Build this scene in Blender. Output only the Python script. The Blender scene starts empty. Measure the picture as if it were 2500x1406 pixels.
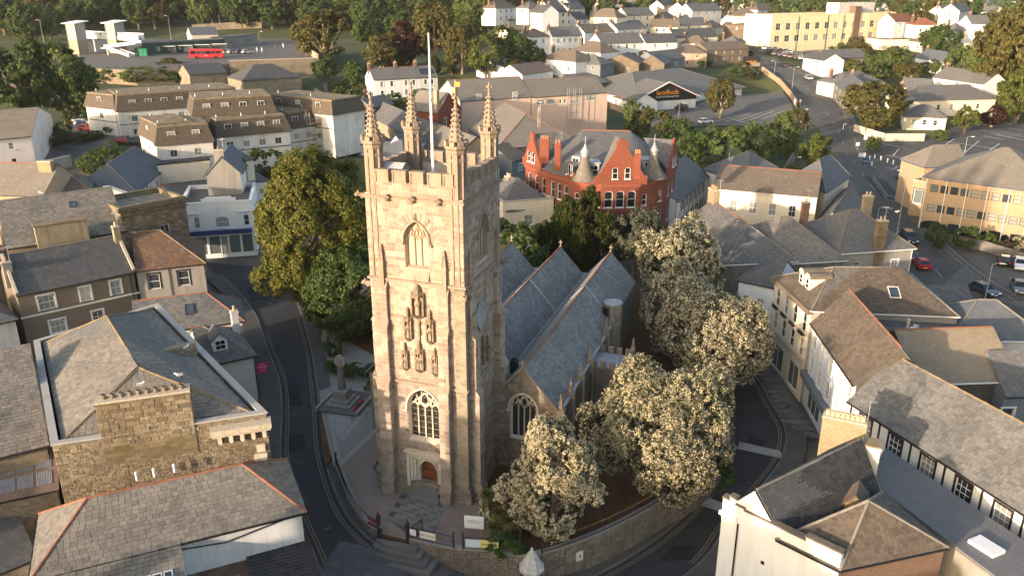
import bpy,math,random
import numpy as np
from mathutils import Matrix,Vector
SC=bpy.context.scene
COL=SC.collection
R=math.radians
# ------------------------------------------------------------------ camera, sky, sun, exposure
CAM_F,CAM_CX,CAM_CY,CAM_H,CAM_P=2000.0,1250.0,703.0,40.0,R(20.5)
cd=bpy.data.cameras.new('camera');cam=bpy.data.objects.new('camera',cd);COL.objects.link(cam)
cd.sensor_fit='HORIZONTAL';cd.sensor_width=36.0;cd.lens=36.0*CAM_F/2500.0
cd.clip_start=1.0;cd.clip_end=9000.0
cam.location=(0,0,CAM_H);cam.rotation_euler=(R(90)-CAM_P,0,0)
SC.camera=cam
SUN_EL,SUN_AZ=R(10.0),R(-48.0) # azimuth from -Y (behind the camera) towards -X
to_sun=Vector((math.sin(SUN_AZ)*math.cos(SUN_EL),-math.cos(SUN_AZ)*math.cos(SUN_EL),math.sin(SUN_EL)))
wd=bpy.data.worlds.new('World');SC.world=wd;wd.use_nodes=True
_n=wd.node_tree.nodes;_l=wd.node_tree.links
_bg=_n['Background'];_sky=_n.new('ShaderNodeTexSky');_sky.sky_type='NISHITA';_sky.sun_disc=False
_sky.sun_elevation=SUN_EL;_sky.sun_rotation=math.atan2(to_sun.x,to_sun.y)
_sky.altitude=100;_sky.dust_density=3.0;_sky.ozone_density=0.6
_l.new(_sky.outputs[0],_bg.inputs[0]);_bg.inputs[1].default_value=0.15
sl=bpy.data.lights.new('sun','SUN');so=bpy.data.objects.new('sun',sl);COL.objects.link(so)
sl.energy=3.0;sl.angle=R(1.0);sl.color=(1.0,0.78,0.58)
so.rotation_euler=to_sun.to_track_quat('Z','Y').to_euler();so.location=(0,0,120)
SC.view_settings.view_transform='Standard';SC.view_settings.look='None'
SC.view_settings.exposure=1.56;SC.view_settings.gamma=1.0
SC.cycles.use_denoising=True
SC.cycles.max_bounces=6;SC.cycles.diffuse_bounces=3;SC.cycles.glossy_bounces=2;SC.cycles.transmission_bounces=2
SC.cycles.transparent_max_bounces=4;SC.cycles.caustics_reflective=False;SC.cycles.caustics_refractive=False
# ------------------------------------------------------------------ survey: photo ray -> place on a level
_s,_c=math.sin(CAM_P),math.cos(CAM_P)
def ray(px,py):
 u=(px-CAM_CX)/CAM_F;v=(py-CAM_CY)/CAM_F
 return(u,_c-v*_s,-_s-v*_c)
def at(px,py,z=0.0):
 d=ray(px,py);t=(z-CAM_H)/d[2]
 return Vector((d[0]*t,d[1]*t,z))
# ground levels surveyed at spots of the town (pixel x, pixel y, level)
GP=[(690,900,0),(700,1200,-.3),(640,1000,-.1),(620,800,0),(850,1350,-.45),(895,1325,-.3),(940,1350,-.65),(965,1400,-1.05),(1060,1190,-.3),(1010,1400,-1.5),(1200,1404,-2.2),(1500,1390,-2.6),(1700,1300,-2.7),(1780,1150,-2.6),(1850,1000,-2.2),(1830,930,-2),
(1680,640,-.6),(1250,800,-.5),(1500,800,-1),(400,1000,0),(100,1300,0),(560,650,.3),(540,625,.6),(300,700,1),(60,700,2),(2250,640,0),(2400,710,-.5),(2480,800,-1.2),(2100,1000,-2),
(2400,1300,-3),(2000,1300,-2.7),(1520,590,.8),(1900,560,0),(2150,440,1),(2100,400,1.5),(2060,330,2.5),(1990,250,5),(1973,192,8),(1913,160,10),(1860,135,12),(2300,420,1),
(2450,300,2.5),(2400,560,0),(1663,268,3.5),(1850,230,4),(1800,300,3),(1650,400,1),(1900,400,.5),(1600,340,1),(1500,340,1.5),(1300,335,2),(1150,330,3),(1000,290,5.5),(1000,232,9.5),(850,250,9),
(780,180,12.5),(790,130,16),(430,390,8),(700,385,7),(250,330,9),(100,400,8),(40,440,8),(200,470,6),(450,400,7.5),(300,201,12.2),(560,199,11.5),(420,201,12),(400,130,16),(720,130,16),(150,150,13),
(600,60,20),(300,40,22),(60,60,20),(900,110,17),(1150,150,14),(1250,100,18),(1350,150,13),(1550,140,14),(1500,60,21),(1700,170,9.5),(1800,110,15),(2050,125,11.5),(2000,145,10),
(2250,200,8),(2380,250,6.5),(2450,200,11),(2150,250,5),(2300,130,11),(2450,100,17),(2200,60,18),(1900,50,19),(1700,30,24),(1300,20,27),(800,30,25),(2300,40,23),(2480,30,27)]
_gx=[];
for(a,b,z)in GP:
 p=at(a,b,z);_gx.append((p.x,p.y,z))
for X in range(-1500,1501,300):
 _gx.append((X,1000,27+4*math.sin(X*.013)));_gx.append((X,1500,38));_gx.append((X,2200,55));_gx.append((X,3200,75))
for X in(-500,-300,300,500):_gx+=[(X,450,21),(X,700,24)]
for X in(-200,-120,-60,0,60,120,200):_gx+=[(X,-60,-1),(X,10,-1.5)]
for X,Y,Zz in((-140,60,3),(-140,120,6),(-200,200,12),(140,60,-3),(170,120,0),(230,200,6)):_gx.append((X,Y,Zz))
_G=np.array(_gx)
def ground_np(x,y):
 x=np.asarray(x,float)[...,None];y=np.asarray(y,float)[...,None]
 d2=(x-_G[:,0])**2+(y-_G[:,1])**2+4.0
 w=d2**-1.7
 return(w*_G[:,2]).sum(-1)/w.sum(-1)
def ground(x,y):return float(ground_np(x,y))
def atg(px,py,dz=0.0):
 d=ray(px,py);z=0.0
 lo,hi=5.0,6000.0
 # march outwards until the ray meets the land
 t=20.0;prev=t
 while t<4000:
  h=CAM_H+d[2]*t-ground(d[0]*t,d[1]*t)-dz
  if h<0:break
  prev=t;t*=1.03
 a,b=prev,t
 for _ in range(24):
  m=(a+b)/2
  if CAM_H+d[2]*m-ground(d[0]*m,d[1]*m)-dz<0:b=m
  else:a=m
 return Vector((d[0]*b,d[1]*b,CAM_H+d[2]*b))
# ------------------------------------------------------------------ mesh building
class MB:
 """collects faces, then links them as ONE mesh object; tangent-aligned UVs in metres"""
 def __init__(s):s.v=[];s.f=[];s.mi=[];s.tone=[];s.sm=[]
 def poly(s,pts,m=0,tone=0.0,smooth=False):
  n=len(s.v);s.v.extend([tuple(p)for p in pts]);s.f.append(list(range(n,n+len(pts))));s.mi.append(m);s.tone.append(tone);s.sm.append(smooth)
 def box(s,x0,x1,y0,y1,z0,z1,m=0,tone=0.0,bottom=True):
  if x1<x0:x0,x1=x1,x0
  if y1<y0:y0,y1=y1,y0
  if z1<z0:z0,z1=z1,z0
  P=[(x0,y0,z0),(x1,y0,z0),(x1,y1,z0),(x0,y1,z0),(x0,y0,z1),(x1,y0,z1),(x1,y1,z1),(x0,y1,z1)]
  F=[(4,5,6,7),(0,1,5,4),(1,2,6,5),(2,3,7,6),(3,0,4,7)]+([(3,2,1,0)]if bottom else[])
  for f in F:s.poly([P[i]for i in f],m,tone)
 def obox(s,c,ax,ay,az,m=0,tone=0.0):
  """oriented box: centre and three half-axis vectors"""
  c=Vector(c);ax=Vector(ax);ay=Vector(ay);az=Vector(az)
  P=[c+sx*ax+sy*ay+sz*az for sz in(-1,1)for sx,sy in((-1,-1),(1,-1),(1,1),(-1,1))]
  for f in((4,5,6,7),(0,1,5,4),(1,2,6,5),(2,3,7,6),(3,0,4,7),(3,2,1,0)):s.poly([P[i]for i in f],m,tone)
 def bar(s,p,q,w,h=None,m=0):
  p=Vector(p);q=Vector(q);d=(q-p);L=d.length
  if L<1e-6:return
  d=d/L;up=Vector((0,0,1))if abs(d.z)<.95 else Vector((0,1,0))
  a=d.cross(up).normalized();b=a.cross(d);h=h or w
  s.obox((p+q)/2,d*L/2,a*w/2,b*h/2,m)
 def tube(s,pts,rad,n=6,m=0,cap=True,smooth=True):
  """tapered tube through points with radii"""
  pts=[Vector(p)for p in pts];rings=[]
  if not isinstance(rad,(list,tuple)):rad=[rad]*len(pts)
  for i,p in enumerate(pts):
   d=(pts[min(i+1,len(pts)-1)]-pts[max(i-1,0)]).normalized()
   a=d.cross(Vector((0,0,1))if abs(d.z)<.9 else Vector((1,0,0))).normalized();b=d.cross(a)
   rings.append([p+(a*math.cos(2*math.pi*k/n)+b*math.sin(2*math.pi*k/n))*rad[i]for k in range(n)])
  for i in range(len(rings)-1):
   for k in range(n):
    s.poly([rings[i][k],rings[i][(k+1)%n],rings[i+1][(k+1)%n],rings[i+1][k]][::-1],m,0,smooth)
  if cap:s.poly(rings[0],m);s.poly(rings[-1][::-1],m)
 def lathe(s,prof,n=8,c=(0,0),m=0,rot=0.0,smooth=False,cap=True):
  """prof: list of (radius, z)"""
  rings=[[(c[0]+r*math.cos(rot+2*math.pi*k/n),c[1]+r*math.sin(rot+2*math.pi*k/n),z)for k in range(n)]for r,z in prof]
  for i in range(len(rings)-1):
   for k in range(n):s.poly([rings[i][k],rings[i][(k+1)%n],rings[i+1][(k+1)%n],rings[i+1][k]],m,0,smooth)
  if cap:s.poly(rings[-1],m);s.poly(rings[0][::-1],m)
 def prism(s,pts,z0,z1,m=0,mt=None,bottom=False):
  """vertical prism over a CCW polygon"""
  n=len(pts)
  s.poly([(p[0],p[1],z1)for p in pts],m if mt is None else mt)
  if bottom:s.poly([(p[0],p[1],z0)for p in pts][::-1],m)
  for i in range(n):
   a,b=pts[i],pts[(i+1)%n]
   s.poly([(a[0],a[1],z0),(b[0],b[1],z0),(b[0],b[1],z1),(a[0],a[1],z1)],m)
 def mesh(s,name,mats):
  me=bpy.data.meshes.new(name);me.from_pydata(s.v,[],s.f)
  for m in(mats if isinstance(mats,(list,tuple))else[mats]):me.materials.append(M(m)if isinstance(m,str)else m)
  n=len(s.f)
  if n:
   me.polygons.foreach_set('material_index',s.mi);me.polygons.foreach_set('use_smooth',s.sm)
   if any(s.tone):
    me.attributes.new('tone','FLOAT','FACE').data.foreach_set('value',s.tone)
   uvs(me)
  me.update();return me
 def build(s,name,mats,parent=None,**k):return obj(name,s.mesh(name,mats),parent,**k)
def uvs(me):
 nl=len(me.loops);npol=len(me.polygons)
 nor=np.empty(npol*3);me.polygons.foreach_get('normal',nor);nor=nor.reshape(-1,3)
 co=np.empty(len(me.vertices)*3);me.vertices.foreach_get('co',co);co=co.reshape(-1,3)
 vi=np.empty(nl,int);me.loops.foreach_get('vertex_index',vi)
 lt=np.empty(npol,int);me.polygons.foreach_get('loop_total',lt)
 t=np.stack([-nor[:,1],nor[:,0],np.zeros(npol)],1);L=np.linalg.norm(t,axis=1)
 flat=L<0.05;t[flat]=(1,0,0);L[flat]=1;t/=L[:,None]
 b=np.cross(nor,t);T=np.repeat(t,lt,0);Bv=np.repeat(b,lt,0);P=co[vi]
 uv=np.stack([(P*T).sum(1),(P*Bv).sum(1)],1)
 me.uv_layers.new(name='UVMap').data.foreach_set('uv',uv.ravel())
def obj(name,me,parent=None,loc=None,rz=None,mat4=None,scale=None):
 o=bpy.data.objects.new(name,me);COL.objects.link(o)
 if parent is not None:o.parent=parent
 if loc is not None:o.location=loc
 if rz is not None:o.rotation_euler=(0,0,rz)
 if scale is not None:o.scale=scale
 if mat4 is not None:o.matrix_basis=mat4
 return o
LABELS={}
def tag(o,label,cat,group=None,kind=None):
 if label:o['label']=label
 if cat:o['category']=cat
 if group:o['group']=group
 if kind:o['kind']=kind
 return o
def thing(name,label,cat,loc=(0,0,0),rz=0.0,group=None):
 o=bpy.data.objects.new(name,None);COL.objects.link(o);o.empty_display_size=.3
 o.location=loc;o.rotation_euler=(0,0,rz);return tag(o,label,cat,group)
def struct(name,mb,mats):
 o=mb.build(name,mats);o['kind']='structure';return o
def copy_tree(o,parent=None):
 c=o.copy();COL.objects.link(c);c.parent=parent
 for ch in list(o.children):copy_tree(ch,c)
 return c
def fastmesh(name,V,nper,mats,tone=None,smooth=False):
 """V: (n*nper,3) array of separate faces with nper corners each"""
 me=bpy.data.meshes.new(name);n=len(V)//nper
 me.vertices.add(len(V));me.vertices.foreach_set('co',np.ascontiguousarray(V,dtype=np.float32).ravel())
 me.loops.add(len(V));me.loops.foreach_set('vertex_index',np.arange(len(V),dtype=np.int32))
 me.polygons.add(n);me.polygons.foreach_set('loop_start',np.arange(0,len(V),nper,dtype=np.int32))
 if tone is not None:me.attributes.new('tone','FLOAT','FACE').data.foreach_set('value',np.asarray(tone,dtype=np.float32))
 for m in(mats if isinstance(mats,(list,tuple))else[mats]):me.materials.append(M(m)if isinstance(m,str)else m)
 me.update(calc_edges=True);return me
# ---- loose laid pieces (slates, stones, bricks): up to 300 are objects, the others one part of kind stuff
_UNIT={}
def unit(kind,mat):
 k=(kind,mat)
 if k in _UNIT:return _UNIT[k]
 mb=MB()
 if kind=='stone':
  b=.06
  P=[(0,.0,0),(1,.0,0),(1,.0,1),(0,.0,1)];Q=[(b,-1,b),(1-b,-1,b),(1-b,-1,1-b),(b,-1,1-b)]
  mb.poly(Q)
  for i in range(4):mb.poly([P[i],P[(i+1)%4],Q[(i+1)%4],Q[i]])
 elif kind=='slate': # x across, y up the slope, z off the roof
  P=[(0,0,0),(1,0,0),(1,1,0),(0,1,0)];Q=[(0,0,1),(1,0,1),(1,1,.25),(0,1,.25)]
  mb.poly(Q)
  for i in(0,1,3):mb.poly([P[i],P[(i+1)%4],Q[(i+1)%4],Q[i]])
 elif kind=='ridge': # x along, arched over y
  A=[(-1,0),(-.75,.55),(-.3,.9),(.3,.9),(.75,.55),(1,0)]
  for i in range(5):mb.poly([(0,A[i][0],A[i][1]),(0,A[i+1][0],A[i+1][1]),(1,A[i+1][0],A[i+1][1]),(1,A[i][0],A[i][1])][::-1])
  mb.poly([(0,a,b)for a,b in A][::-1]);mb.poly([(1,a,b)for a,b in A])
 elif kind=='slab':
  mb.box(0,1,0,1,0,1,bottom=False)
 _UNIT[k]=mb.mesh(kind,mat);return _UNIT[k]
def pieces(parent,name,kind,mat,items,nmax=300,key=None,stuffname=None):
 """items: (origin, ax, ay, az) - piece frame vectors scaled to its size"""
 if not items:return
 me=unit(kind,mat)
 if key and len(items)>nmax:items=sorted(items,key=key)
 for o,ax,ay,az in items[:nmax]:
  m=Matrix(((ax[0],ay[0],az[0],o[0]),(ax[1],ay[1],az[1],o[1]),(ax[2],ay[2],az[2],o[2]),(0,0,0,1)))
  obj(name,me,parent,mat4=m)
 rest=items[nmax:]
 if rest:
  n=len(me.vertices);uvv=np.empty(n*3);me.vertices.foreach_get('co',uvv);uvv=uvv.reshape(-1,3)
  O=np.array([list(r[0])for r in rest]);A=np.array([[list(r[1]),list(r[2]),list(r[3])]for r in rest])
  W=O[:,None,:]+np.einsum('vk,nkj->nvj',uvv,A)
  F=[list(p.vertices)for p in me.polygons]
  V=np.concatenate([W[:,f,:]for f in F if len(f)==4],1).reshape(-1,3)
  nf=sum(1 for f in F if len(f)==4)
  o=obj(stuffname or name+'s',fastmesh(name+'s',V,4,mat,np.repeat(np.random.RandomState(len(rest)).rand(len(rest)),nf)),parent);o['kind']='stuff'
# ------------------------------------------------------------------ materials
_M={}
def M(name):return _M[name]
class NT:
 def __init__(s,name):
  s.m=bpy.data.materials.new(name);s.m.use_nodes=True;s.t=s.m.node_tree;s.n=s.t.nodes;s.b=s.n['Principled BSDF'];_M[name]=s.m
  s.b.inputs['Specular IOR Level'].default_value=.3
 def N(s,t,**k):
  x=s.n.new('ShaderNode'+t)
  for a,v in k.items():
   if a.startswith('i_'):x.inputs[a[2:].replace('_',' ')].default_value=v
   else:setattr(x,a,v)
  return x
 def L(s,a,b):s.t.links.new(a,b)
 def pos(s):return s.N('NewGeometry').outputs['Position']
 def uv(s):return s.N('UVMap').outputs[0]
 def noise(s,scale,detail=3,vec=None,rough=.6):
  x=s.N('TexNoise');x.inputs['Scale'].default_value=scale;x.inputs['Detail'].default_value=detail;x.inputs['Roughness'].default_value=rough
  s.L(vec if vec is not None else s.pos(),x.inputs['Vector']);return x.outputs['Fac']
 def ramp(s,fac,stops):
  x=s.N('ValToRGB');e=x.color_ramp.elements
  e[0].position,e[0].color=stops[0][0],C4(stops[0][1]);e[1].position,e[1].color=stops[-1][0],C4(stops[-1][1])
  for p,c in stops[1:-1]:q=e.new(p);q.color=C4(c)
  s.L(fac,x.inputs[0]);return x.outputs[0]
 def mix(s,fac,a,b,mode='MIX'):
  x=s.N('Mix',data_type='RGBA',blend_type=mode)
  for sock,v in((x.inputs[0],fac),(x.inputs[6],a),(x.inputs[7],b)):
   if isinstance(v,(int,float)):sock.default_value=v
   elif isinstance(v,tuple):sock.default_value=C4(v)
   else:s.L(v,sock)
  return x.outputs[2]
 def math(s,op,a,b=0.0,c=None):
  x=s.N('Math',operation=op)
  for i,v in enumerate((a,b,c)):
   if v is None:continue
   if isinstance(v,(int,float)):x.inputs[i].default_value=v
   else:s.L(v,x.inputs[i])
  return x.outputs[0]
 def tone(s):
  a=s.N('Attribute');a.attribute_name='tone';o=s.N('ObjectInfo')
  return s.math('FRACT',s.math('ADD',a.outputs['Fac'],o.outputs['Random']))
 def bump(s,h,strength=.4,dist=.03):
  x=s.N('Bump');x.inputs['Strength'].default_value=strength;x.inputs['Distance'].default_value=dist
  s.L(h,x.inputs['Height']);s.L(x.outputs[0],s.b.inputs['Normal'])
 def col(s,c,rough=.85):
  if isinstance(c,tuple):s.b.inputs['Base Color'].default_value=C4(c)
  else:s.L(c,s.b.inputs['Base Color'])
  s.b.inputs['Roughness'].default_value=rough
  return s
def C4(c):return(c[0],c[1],c[2],1.0)if len(c)==3 else c
def sc(c,f):return tuple(min(1,x*f)for x in c)
def plain(name,c,rough=.7,var=.25,scale=3.0,metal=0.0):
 t=NT(name);f=t.noise(scale,4);k=t.ramp(f,[(.25,sc(c,1-var)),(.75,sc(c,1+var))]);t.col(k,rough);t.b.inputs['Metallic'].default_value=metal;return t
def laid(name,c1,c2,lichen=(.42,.40,.33),lam=.35,stain=(.06,.06,.065),rough=.8):
 """pieces laid one by one: each piece its own tone, then lichen and weather stains"""
 t=NT(name);k=t.ramp(t.tone(),[(0,c1),(.5,sc(tuple((a+b)/2 for a,b in zip(c1,c2)),1.05)),(1,c2)])
 big=t.noise(.35,4);k=t.mix(t.math('MULTIPLY',t.ramp(big,[(.45,(0,0,0)),(.75,(1,1,1))]),.55),k,stain)
 sp=t.noise(6.5,6,rough=.75);k=t.mix(t.math('MULTIPLY',t.ramp(sp,[(.55,(0,0,0)),(.66,(1,1,1))]),lam),k,lichen)
 fine=t.noise(22,3);k=t.mix(.35,k,t.ramp(fine,[(.3,(.25,.25,.25)),(.7,(1,1,1))]),'MULTIPLY')
 t.col(k,rough);t.bump(fine,.35,.02);return t
def rooftex(name,c1,c2,w=.34,h=.22,lichen=(.40,.38,.31),lam=.35,moss=None,joint=.55):
 """courses too fine to pick apart: slates as relief of the material"""
 t=NT(name);b=t.N('TexBrick');uv=t.uv();t.L(uv,b.inputs['Vector'])
 b.inputs['Scale'].default_value=1.0;b.inputs['Brick Width'].default_value=w;b.inputs['Row Height'].default_value=h
 b.inputs['Mortar Size'].default_value=.012;b.inputs['Mortar Smooth'].default_value=.3
 b.inputs['Color1'].default_value=C4(c1);b.inputs['Color2'].default_value=C4(c2);b.inputs['Mortar'].default_value=C4(sc(c1,joint))
 k=b.outputs['Color'];big=t.noise(.3,5)
 k=t.mix(t.math('MULTIPLY',t.ramp(big,[(.4,(0,0,0)),(.7,(1,1,1))]),.6),k,sc(c2,.65))
 sp=t.noise(1.7,6,rough=.75);k=t.mix(t.math('MULTIPLY',t.ramp(sp,[(.53,(0,0,0)),(.68,(1,1,1))]),lam),k,lichen)
 if moss:ms=t.noise(.8,5,rough=.8);k=t.mix(t.ramp(ms,[(.45,(0,0,0)),(.62,(.85,.85,.85))]),k,moss)
 fine=t.noise(16,3);k=t.mix(.35,k,t.ramp(fine,[(.3,(.3,.3,.3)),(.7,(1,1,1))]),'MULTIPLY')
 t.col(k,.8);t.bump(t.math('ADD',t.math('MULTIPLY',b.outputs['Fac'],-1.0),t.math('MULTIPLY',fine,.6)),.5,.03);return t
def masonry(name,c1,c2,mortar,w=.5,h=.25,stain=(.09,.075,.055),amt=.5,ms=.02,bumpy=.5):
 t=NT(name);b=t.N('TexBrick');uv=t.uv()
 wob=t.N('VectorMath',operation='MULTIPLY_ADD');nz=t.N('TexNoise');nz.inputs['Scale'].default_value=1.6;t.L(uv,nz.inputs['Vector'])
 t.L(nz.outputs['Color'],wob.inputs[0]);wob.inputs[1].default_value=(.12,.08,0);t.L(uv,wob.inputs[2]);t.L(wob.outputs[0],b.inputs['Vector'])
 b.inputs['Scale'].default_value=1.0;b.inputs['Brick Width'].default_value=w;b.inputs['Row Height'].default_value=h
 b.inputs['Mortar Size'].default_value=ms;b.inputs['Mortar Smooth'].default_value=.4;b.inputs['Bias'].default_value=0.0
 b.inputs['Color1'].default_value=C4(c1);b.inputs['Color2'].default_value=C4(c2);b.inputs['Mortar'].default_value=C4(mortar)
 k=b.outputs['Color'];big=t.noise(.5,5);k=t.mix(t.math('MULTIPLY',t.ramp(big,[(.42,(0,0,0)),(.72,(1,1,1))]),amt),k,stain)
 fine=t.noise(9,4);k=t.mix(.4,k,t.ramp(fine,[(.3,(.35,.35,.35)),(.7,(1,1,1))]),'MULTIPLY')
 t.col(k,.9);t.bump(t.math('ADD',t.math('MULTIPLY',b.outputs['Fac'],-1.0),t.math('MULTIPLY',fine,.7)),bumpy,.03);return t
def render_wall(name,c,stain=None,amt=.45,rough=.85,grit=0.0):
 """painted or cement render with rain streaks"""
 t=NT(name);stain=stain or sc(c,.55)
 sx=t.N('Mapping');sx.inputs['Scale'].default_value=(1.3,1.3,.12);t.L(t.pos(),sx.inputs[0])
 st=t.noise(1.0,5,sx.outputs[0],.7);big=t.noise(.45,4)
 k=t.mix(t.math('MULTIPLY',t.ramp(st,[(.5,(0,0,0)),(.75,(1,1,1))]),amt),c,stain)
 k=t.mix(t.math('MULTIPLY',t.ramp(big,[(.45,(0,0,0)),(.8,(1,1,1))]),amt*.8),k,sc(stain,1.15))
 fine=t.noise(14,3)
 if grit:g=t.noise(30,2);k=t.mix(grit,k,t.ramp(g,[(.35,(.25,.25,.25)),(.65,(1.0,1.0,1.0))]),'MULTIPLY')
 t.col(k,rough);t.bump(fine,.2+grit*.6,.02);return t
def streaked(name,c1,c2,pale,dark):
 """old weathered ashlar: own tone per block, grey lichen, brown-pink blotches and dark rain streaks"""
 t=NT(name);k=t.ramp(t.tone(),[(0,c1),(.6,tuple((a+b)/2 for a,b in zip(c1,c2))),(1,c2)])
 k=t.mix(t.math('MULTIPLY',t.ramp(t.noise(.55,5,rough=.7),[(.42,(0,0,0)),(.62,(1,1,1))]),.6),k,(c2[0]*.95,c2[1]*.84,c2[2]*.8))
 mp=t.N('Mapping');mp.inputs['Scale'].default_value=(1.6,1.6,.14);t.L(t.pos(),mp.inputs[0])
 k=t.mix(t.math('MULTIPLY',t.ramp(t.noise(1.0,6,mp.outputs[0],.75),[(.52,(0,0,0)),(.68,(1,1,1))]),.6),k,dark)
 k=t.mix(t.math('MULTIPLY',t.ramp(t.noise(7.5,5,rough=.8),[(.58,(0,0,0)),(.66,(1,1,1))]),.55),k,pale)
 f=t.noise(20,3);k=t.mix(.4,k,t.ramp(f,[(.3,(.35,.35,.35)),(.7,(1,1,1))]),'MULTIPLY');t.col(k,.92);t.bump(f,.5,.03);return t
def glassy(name,c=(.018,.022,.028),rough=.08,cur=None):
 t=NT(name);o=t.N('ObjectInfo').outputs['Random']
 k=t.ramp(o,[(0,sc(c,.6)),(.6,c),(1,sc(c,2.2))]if not cur else[(0,c),(.45,sc(c,1.6)),(.5,cur),(1,sc(cur,.8))])
 t.col(k,rough);t.b.inputs['Specular IOR Level'].default_value=.6;return t
def leafy(name,stops,trans=.45,attr=False):
 t=NT(name);g=t.N('NewGeometry').outputs['Random Per Island']
 o=t.N('ObjectInfo').outputs['Random']
 if attr:
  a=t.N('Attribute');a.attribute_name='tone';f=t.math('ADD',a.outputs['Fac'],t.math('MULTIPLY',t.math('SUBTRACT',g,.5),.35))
 else:f=g
 k=t.ramp(f,stops)
 k=t.mix(.5,k,t.ramp(o,[(0,(.75,.8,.7)),(1,(1.0,1.0,1.0))]),'MULTIPLY')
 t.col(k,.6);t.b.inputs['Specular IOR Level'].default_value=.25
 tr=t.N('BsdfTranslucent');t.L(k,tr.inputs[0]);mx=t.N('MixShader');mx.inputs[0].default_value=trans
 t.L(t.b.outputs[0],mx.inputs[1]);t.L(tr.outputs[0],mx.inputs[2]);t.L(mx.outputs[0],t.n['Material Output'].inputs[0]);return t
# stone and masonry
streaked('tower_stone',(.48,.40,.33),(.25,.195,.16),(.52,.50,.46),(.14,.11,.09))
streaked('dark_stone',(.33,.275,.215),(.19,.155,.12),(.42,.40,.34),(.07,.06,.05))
streaked('rubble_stone',(.36,.295,.205),(.15,.118,.08),(.42,.36,.24),(.075,.058,.035))
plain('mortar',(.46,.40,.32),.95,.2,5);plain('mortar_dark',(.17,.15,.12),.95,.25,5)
streaked('carved_stone',(.36,.29,.225),(.30,.235,.185),(.55,.53,.49),(.12,.095,.075));plain('carved_dark',(.19,.14,.10),.9,.4,5)
laid('kerb',(.13,.125,.117),(.19,.182,.17),(.24,.23,.21),.3,(.09,.088,.085));plain('bay_white',(.62,.62,.6),.8,.2,4);plain('fountain_stone',(.50,.48,.45),.85,.35,4);plain('granite',(.28,.265,.245),.85,.25,8);plain('pale_stone',(.55,.48,.38),.9,.25,4)
masonry('stone_wall',(.34,.29,.22),(.22,.185,.14),(.33,.29,.23),.55,.27)
masonry('rubble_wall',(.30,.25,.185),(.17,.14,.10),(.27,.23,.17),.42,.2,ms=.03)
masonry('grey_stone',(.24,.22,.19),(.16,.15,.13),(.24,.22,.2),.5,.22)
masonry('brown_stone',(.23,.18,.13),(.15,.12,.09),(.22,.19,.15),.5,.22)
masonry('lichen_wall',(.25,.195,.12),(.13,.10,.06),(.19,.15,.10),.5,.26,(.10,.08,.03),.6)
masonry('dark_brown_stone',(.135,.115,.095),(.09,.077,.065),(.13,.115,.1),.5,.22);masonry('red_brick',(.29,.085,.047),(.21,.06,.035),(.22,.085,.06),.23,.075,(.15,.045,.03),.55,.008,.2)
masonry('red_brick_trim',(.30,.09,.055),(.23,.07,.042),(.3,.11,.08),.23,.3,(.18,.06,.04),.5,.008,.2)
masonry('buff_brick',(.46,.33,.21),(.40,.285,.18),(.40,.31,.22),.23,.075,(.3,.2,.12),.2,.008,.2)
masonry('yellow_brick',(.40,.32,.205),(.27,.21,.13),(.34,.29,.21),.23,.075,(.2,.15,.08),.35,.01,.3)
masonry('brown_brick',(.22,.13,.09),(.16,.095,.065),(.2,.15,.11),.23,.075,(.1,.06,.05),.3,.01,.2)
# painted walls
render_wall('white_paint',(.74,.73,.71),amt=.6);render_wall('white_clean',(.77,.77,.76),amt=.35);render_wall('cream_paint',(.76,.67,.52),amt=.3)
render_wall('blue_white',(.62,.66,.72),amt=.2);render_wall('pink_paint',(.70,.50,.40),(.54,.37,.29),.4);render_wall('yellow_paint',(.80,.70,.44),(.55,.45,.26),.4)
render_wall('grey_render',(.33,.31,.28),(.16,.15,.13),.6,grit=.3);render_wall('pebbledash',(.26,.21,.155),(.19,.16,.12),.35,grit=.75)
render_wall('brown_render',(.36,.28,.20),(.24,.17,.1),.5);render_wall('slate_grey_paint',(.17,.19,.21),amt=.3);render_wall('sandstone',(.42,.30,.20),(.22,.15,.09),.6)
render_wall('stained_render',(.34,.28,.19),(.12,.10,.05),.9,grit=.3);render_wall('concrete',(.37,.36,.34),(.24,.23,.2),.5);render_wall('white_stained',(.66,.63,.58),(.34,.32,.28),.8)
render_wall('dull_white',(.60,.58,.55),amt=.4);render_wall('pink_white',(.72,.66,.62),amt=.3)
# roofs
laid('slate_grey',(.12,.12,.122),(.195,.19,.183),(.44,.42,.35),.32,(.07,.073,.077))
laid('slate_church',(.165,.165,.165),(.27,.268,.262),(.42,.41,.38),.4,(.105,.107,.11))
laid('slate_brown',(.10,.078,.062),(.16,.128,.10),(.42,.38,.32),.22,(.055,.045,.038));laid('slate_black',(.032,.033,.037),(.06,.06,.064),(.3,.28,.25),.12,(.022,.022,.025))
laid('slate_warm',(.175,.16,.142),(.275,.25,.22),(.46,.42,.33),.42,(.10,.092,.085))
laid('clay_ridge',(.36,.15,.085),(.26,.105,.065),(.30,.24,.17),.45,(.13,.08,.06))
laid('lichen_ridge',(.28,.21,.12),(.20,.15,.09),(.36,.32,.22),.5,(.13,.1,.06))
laid('stone_ridge',(.26,.235,.2),(.2,.18,.155),(.4,.37,.3),.45,(.12,.1,.09))
rooftex('roof_slate',(.135,.135,.138),(.18,.176,.17));rooftex('roof_dark',(.085,.088,.095),(.115,.115,.118),lam=.18);rooftex('roof_brown',(.155,.12,.092),(.20,.16,.125))
rooftex('roof_warm',(.20,.178,.152),(.25,.222,.19),lam=.4);rooftex('roof_moss',(.14,.10,.075),(.18,.13,.10),moss=(.16,.085,.03));rooftex('roof_mansard',(.105,.085,.066),(.14,.112,.086),.2,.14,lam=.15)
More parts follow.
